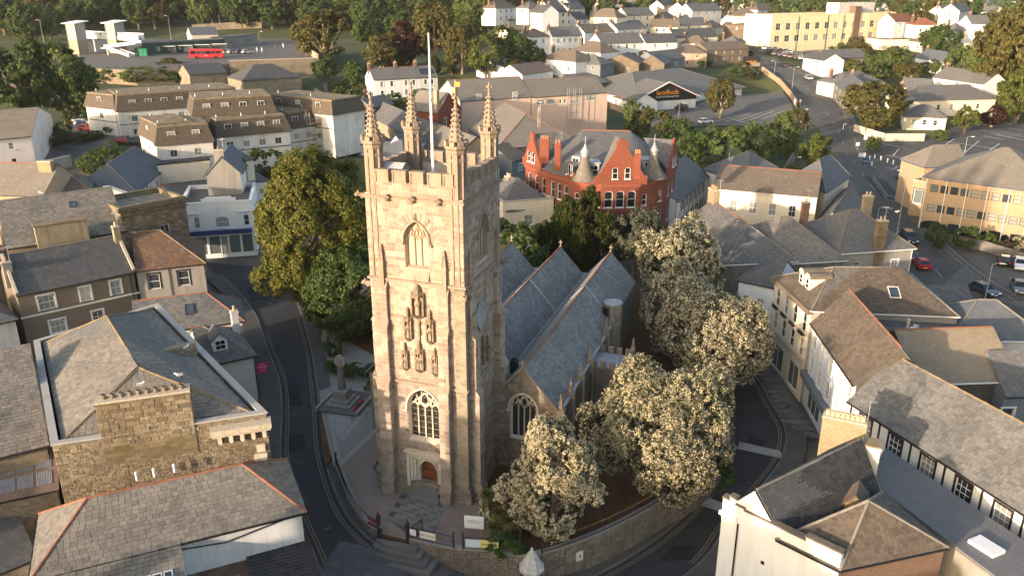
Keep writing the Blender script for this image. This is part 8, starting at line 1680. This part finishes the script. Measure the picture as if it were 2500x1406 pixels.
# war memorial
p=at(838,985,0);wm=thing('war_memorial','granite celtic cross war memorial on stepped plinth','memorial',(p.x,p.y,0),R(-15))
for k,(e,z0,z1)in enumerate(((1.35,0,.4),(1.0,.4,.75),(.7,.75,1.7))):m=MB();m.box(-e,e,-e,e,z0,z1);m.build('plinth','granite',wm)
m=MB();m.lathe([(.5,1.7),(.42,2.0),(.3,4.3)],4,rot=R(45));m.build('shaft','grey_stone',wm);hc=MB()
for k in range(16):a,b=R(22.5*k),R(22.5*k+22.5);hc.bar((.5*math.cos(a),0,4.75+.5*math.sin(a)),(.5*math.cos(b),0,4.75+.5*math.sin(b)),.2,.24)
hc.box(-.6,.6,-.13,.13,4.6,4.9);hc.box(-.15,.15,-.13,.13,4.2,5.4);hc.build('cross_head','granite',wm)
pt=MB();pt.box(-1.7,2.3,-2.2,2.0,0,.22);o=pt.build('platform','paving',wm);kw=MB();kw.box(-1.95,-1.7,-2.2,2.0,0,.45);kw.box(2.3,2.6,-2.2,2.0,0,.45);kw.box(-1.95,2.6,2.0,2.3,0,.55);kw.build('kerb_wall','granite',wm)
for k in range(3):wr=thing('wreath','red poppy wreath at the memorial plinth','wreath',tuple(wm.matrix_basis@Vector((2.0,-1.2+.8*k,.35))),0,'poppy wreaths at the memorial');w_=MB();[w_.bar((.25*math.cos(R(45*j)),.25*math.sin(R(45*j)),0),(.25*math.cos(R(45*j+45)),.25*math.sin(R(45*j+45)),0),.12)for j in range(8)];w_.build('flowers','flower_red' if k!=1 else 'dark_green',wr)
for i,(x,y,r,h,m_,lb)in enumerate(((820,905,1.5,1.2,'dbush','green border planting beside the memorial'),(870,915,1.7,1.3,'dbush','leafy border behind the memorial cross'),(915,925,1.4,1.8,'grey','silver leaved bush between memorial and tower'),(815,870,1.3,2.6,'dbush','young dark tree beside the footway'),(905,960,.9,1.5,'bush','yellow flowered bush at the tower side'),(935,1150,.9,1.2,'dbush','ivy clump at the tower plinth'))):p=at(x,y,0);tree_at(lb,p,h,r,m_,i%2,i*2.1,None,'border_shrub','shrub')
# drinking fountain set in the wall
p=at(1297,1408,-2.2);df=thing('drinking_fountain','white stone drinking fountain with pointed octagonal roof in the wall','fountain',(1.45,49.2,-2.4),R(22.5));df.scale=(.9,.9,.9);lathe_obj('base',[(1.0,0),(1.0,.8),(.9,.9)],'fountain_stone',df);lathe_obj('basin',[(.5,.9),(.75,1.1),(.75,1.25),(.6,1.25)],'carved_stone',df)
for k in range(8):a=R(45*k+22.5);lathe_obj('column',[(.1,.9),(.1,2.2)],'plum_paint' if k%2 else 'fountain_stone',df,8,loc=(.8*math.cos(a),.8*math.sin(a),0))
lathe_obj('canopy',[(1.05,2.2),(1.1,2.45),(.95,2.55),(.55,3.4),(.1,4.1),(.12,4.2),(0,4.35)],'fountain_stone',df)
# signs and banners by the gate
p=at(1158,1310,0);gs=thing('garden_sign','white notice board on posts beside the cordylines','sign',(p.x,p.y,0),R(-8));m=MB();m.box(-.75,.75,-.03,.03,.8,1.9);m.build('board','white_board',gs);m=MB();m.box(-.55,-.47,-.02,.06,0,.8);m.box(.47,.55,-.02,.06,0,.8);m.build('post','timber',gs);text(gs,'SEARCHING FOR LIFE',.12,(0,-.04,1.5),0,'plum_paint',.003);text(gs,'& LOOKING BACK',.12,(0,-.04,1.33),0,'plum_paint',.003)
def banner(label,a,b,z,h,mat,txt,tm,sz,off=.1):a,b=Vector(a),Vector(b);d=(b-a).normalized();n=Vector((d.y,-d.x));c=(a+b)/2+n*off;r_=thing('banner',label,'banner',(c.x,c.y,z),math.atan2(d.y,d.x));L=(b-a).length;m=MB();m.box(-L/2,L/2,-.012,.012,0,h);m.build('sheet',mat,r_);text(r_,txt,sz,(0,-.02,h/2),0,tm,.003)if txt else None
e_=edge;banner('plum cloth banner tied to the low railing',e_[18],e_[20],.55,.65,'plum_paint','WELCOME TO OUR CHURCH','white_board',.14);banner('dark framed notice board beside the gate post',e_[24].lerp(e_[25],.1),e_[25].lerp(e_[26],.0),.75,.75,'black_board',None,None,0);banner('white notice sheet in the dark frame',e_[24].lerp(e_[25],.3),e_[24].lerp(e_[25],.9),.85,.55,'white_board',None,None,0,.13);banner('pale banner with red lettering on the railing',e_[25].lerp(e_[26],.2),e_[26].lerp(e_[27],.5),.8,.6,'cream_trim','MESSY CHURCH','plum_paint',.2);banner('pale cloth banner on the railing',e_[29].lerp(e_[30],.3),e_[31],.65,.7,'blue_white',None,None,0);banner('yellow banner with black lettering on the railing',e_[31].lerp(e_[32],.02),e_[33],.65,.7,'yellow_board','Advent Eve','black_board',.26)
pq=edge[40].lerp(edge[41],.2);d_=(edge[41]-edge[40]).normalized();pl_=thing('wall_plaque','cream stone plaque set in the curved wall','plaque',(pq.x+d_.y*.1,pq.y-d_.x*.1,-1.3),math.atan2(d_.y,d_.x));m=MB();m.box(-.3,.3,-.05,.05,0,.75);m.build('slab','cream_trim',pl_);m=MB();m.box(-.06,.06,-.07,-.05,.25,.5);m.build('recess','dark_metal',pl_)
# gulls and people
def gull(label,p,rz):r_=thing('gull',label,'bird',tuple(p),rz);m=MB();m.tube([(-.3,0,.18),(-.12,0,.17),(.1,0,.2),(.17,0,.3),(.22,0,.33),(.32,0,.31)],[.02,.1,.1,.06,.065,.015],8);m.build('body','gull_white',r_);m=MB();[m.obox((-.1,s*.09,.2),(.17,0,-.01),(0,.015,0),(0,0,.07))for s in(-1,1)];m.build('wing','gull_grey',r_);m=MB();[m.bar((0,s*.04,-.02),(0,s*.04,.12),.015)for s in(-1,1)];m.build('leg','yellow_board',r_)
gull('gull standing on the end of the long chimney stack',at(437,920,13.95),R(200));gull('gull sitting between the chimney stack pots',at(345,943,13.95),R(20));gull('gull on the mossy stone fire wall',at(456,852,12.4),R(60));gull('gull perched on the pale flue pipe',at(2236,800,8.8),R(180));gull('gull on the tall double chimney',at(2190,520,11.5),R(0));gull('gull on the ridge of the broad slate roof',at(100,474,15.4),R(180))
def person_mesh(cl):
 m=MB();prof=[(.0,0),(.1,.0),(.09,.45),(.12,.85),(.17,.95),(.16,1.15),(.21,1.38),(.17,1.46),(.06,1.5),(.055,1.55),(.1,1.6),(.11,1.7),(.08,1.78),(0,1.8)];m.lathe(prof,8,smooth=True,cap=False)
 for s in(-1,1):m.tube([(s*.2,0,1.4),(s*.26,.02,1.12),(s*.25,-.06,.85)],[.06,.05,.035],6);m.tube([(s*.08,0,.9),(s*.1,.02*s,.48),(s*.1,.06*s,.03),(s*.1,.06*s-.14,.03)],[.1,.07,.05,.04],6)
 return m.mesh('person',cl)
pmesh=[person_mesh('pale_cloth'),person_mesh('skin_cloth')]
for i,(x,y,z,lb)in enumerate(((628,128,SZ,'person in pale top standing first in the station group'),(640,129,SZ,'person in pale top facing the taxis'),(646,127,SZ,'person in dark clothes in the station group'),(672,121,SZ,'person in dark clothes by the station steps'),(692,118,SZ,'person in pale top walking from the platform'),(1940,256,None,'person in white top on the road footway'),(1953,258,None,'second person in white top on the road footway'))):p=at(x,y,z)if z else atg(x,y);o=obj('person',pmesh[0 if 'pale' in lb or 'white' in lb else 1],None,(p.x,p.y,p.z+.02));tag(o,lb,'person')
# ------------------------------------------------------------------ evening haze
t=bpy.data.materials.new('haze');t.use_nodes=True;n_=t.node_tree.nodes;n_.remove(n_['Principled BSDF']);v=n_.new('ShaderNodeVolumePrincipled');v.inputs['Color'].default_value=(.86,.88,.92,1);v.inputs['Density'].default_value=.00007;v.inputs['Anisotropy'].default_value=.2;t.node_tree.links.new(v.outputs[0],n_['Material Output'].inputs['Volume'])
m=MB();m.box(-4600,4600,-300,4700,-14,125);_M['haze']=t;o=m.build('haze','haze');o['kind']='stuff'
SC.cycles.volume_bounces=0
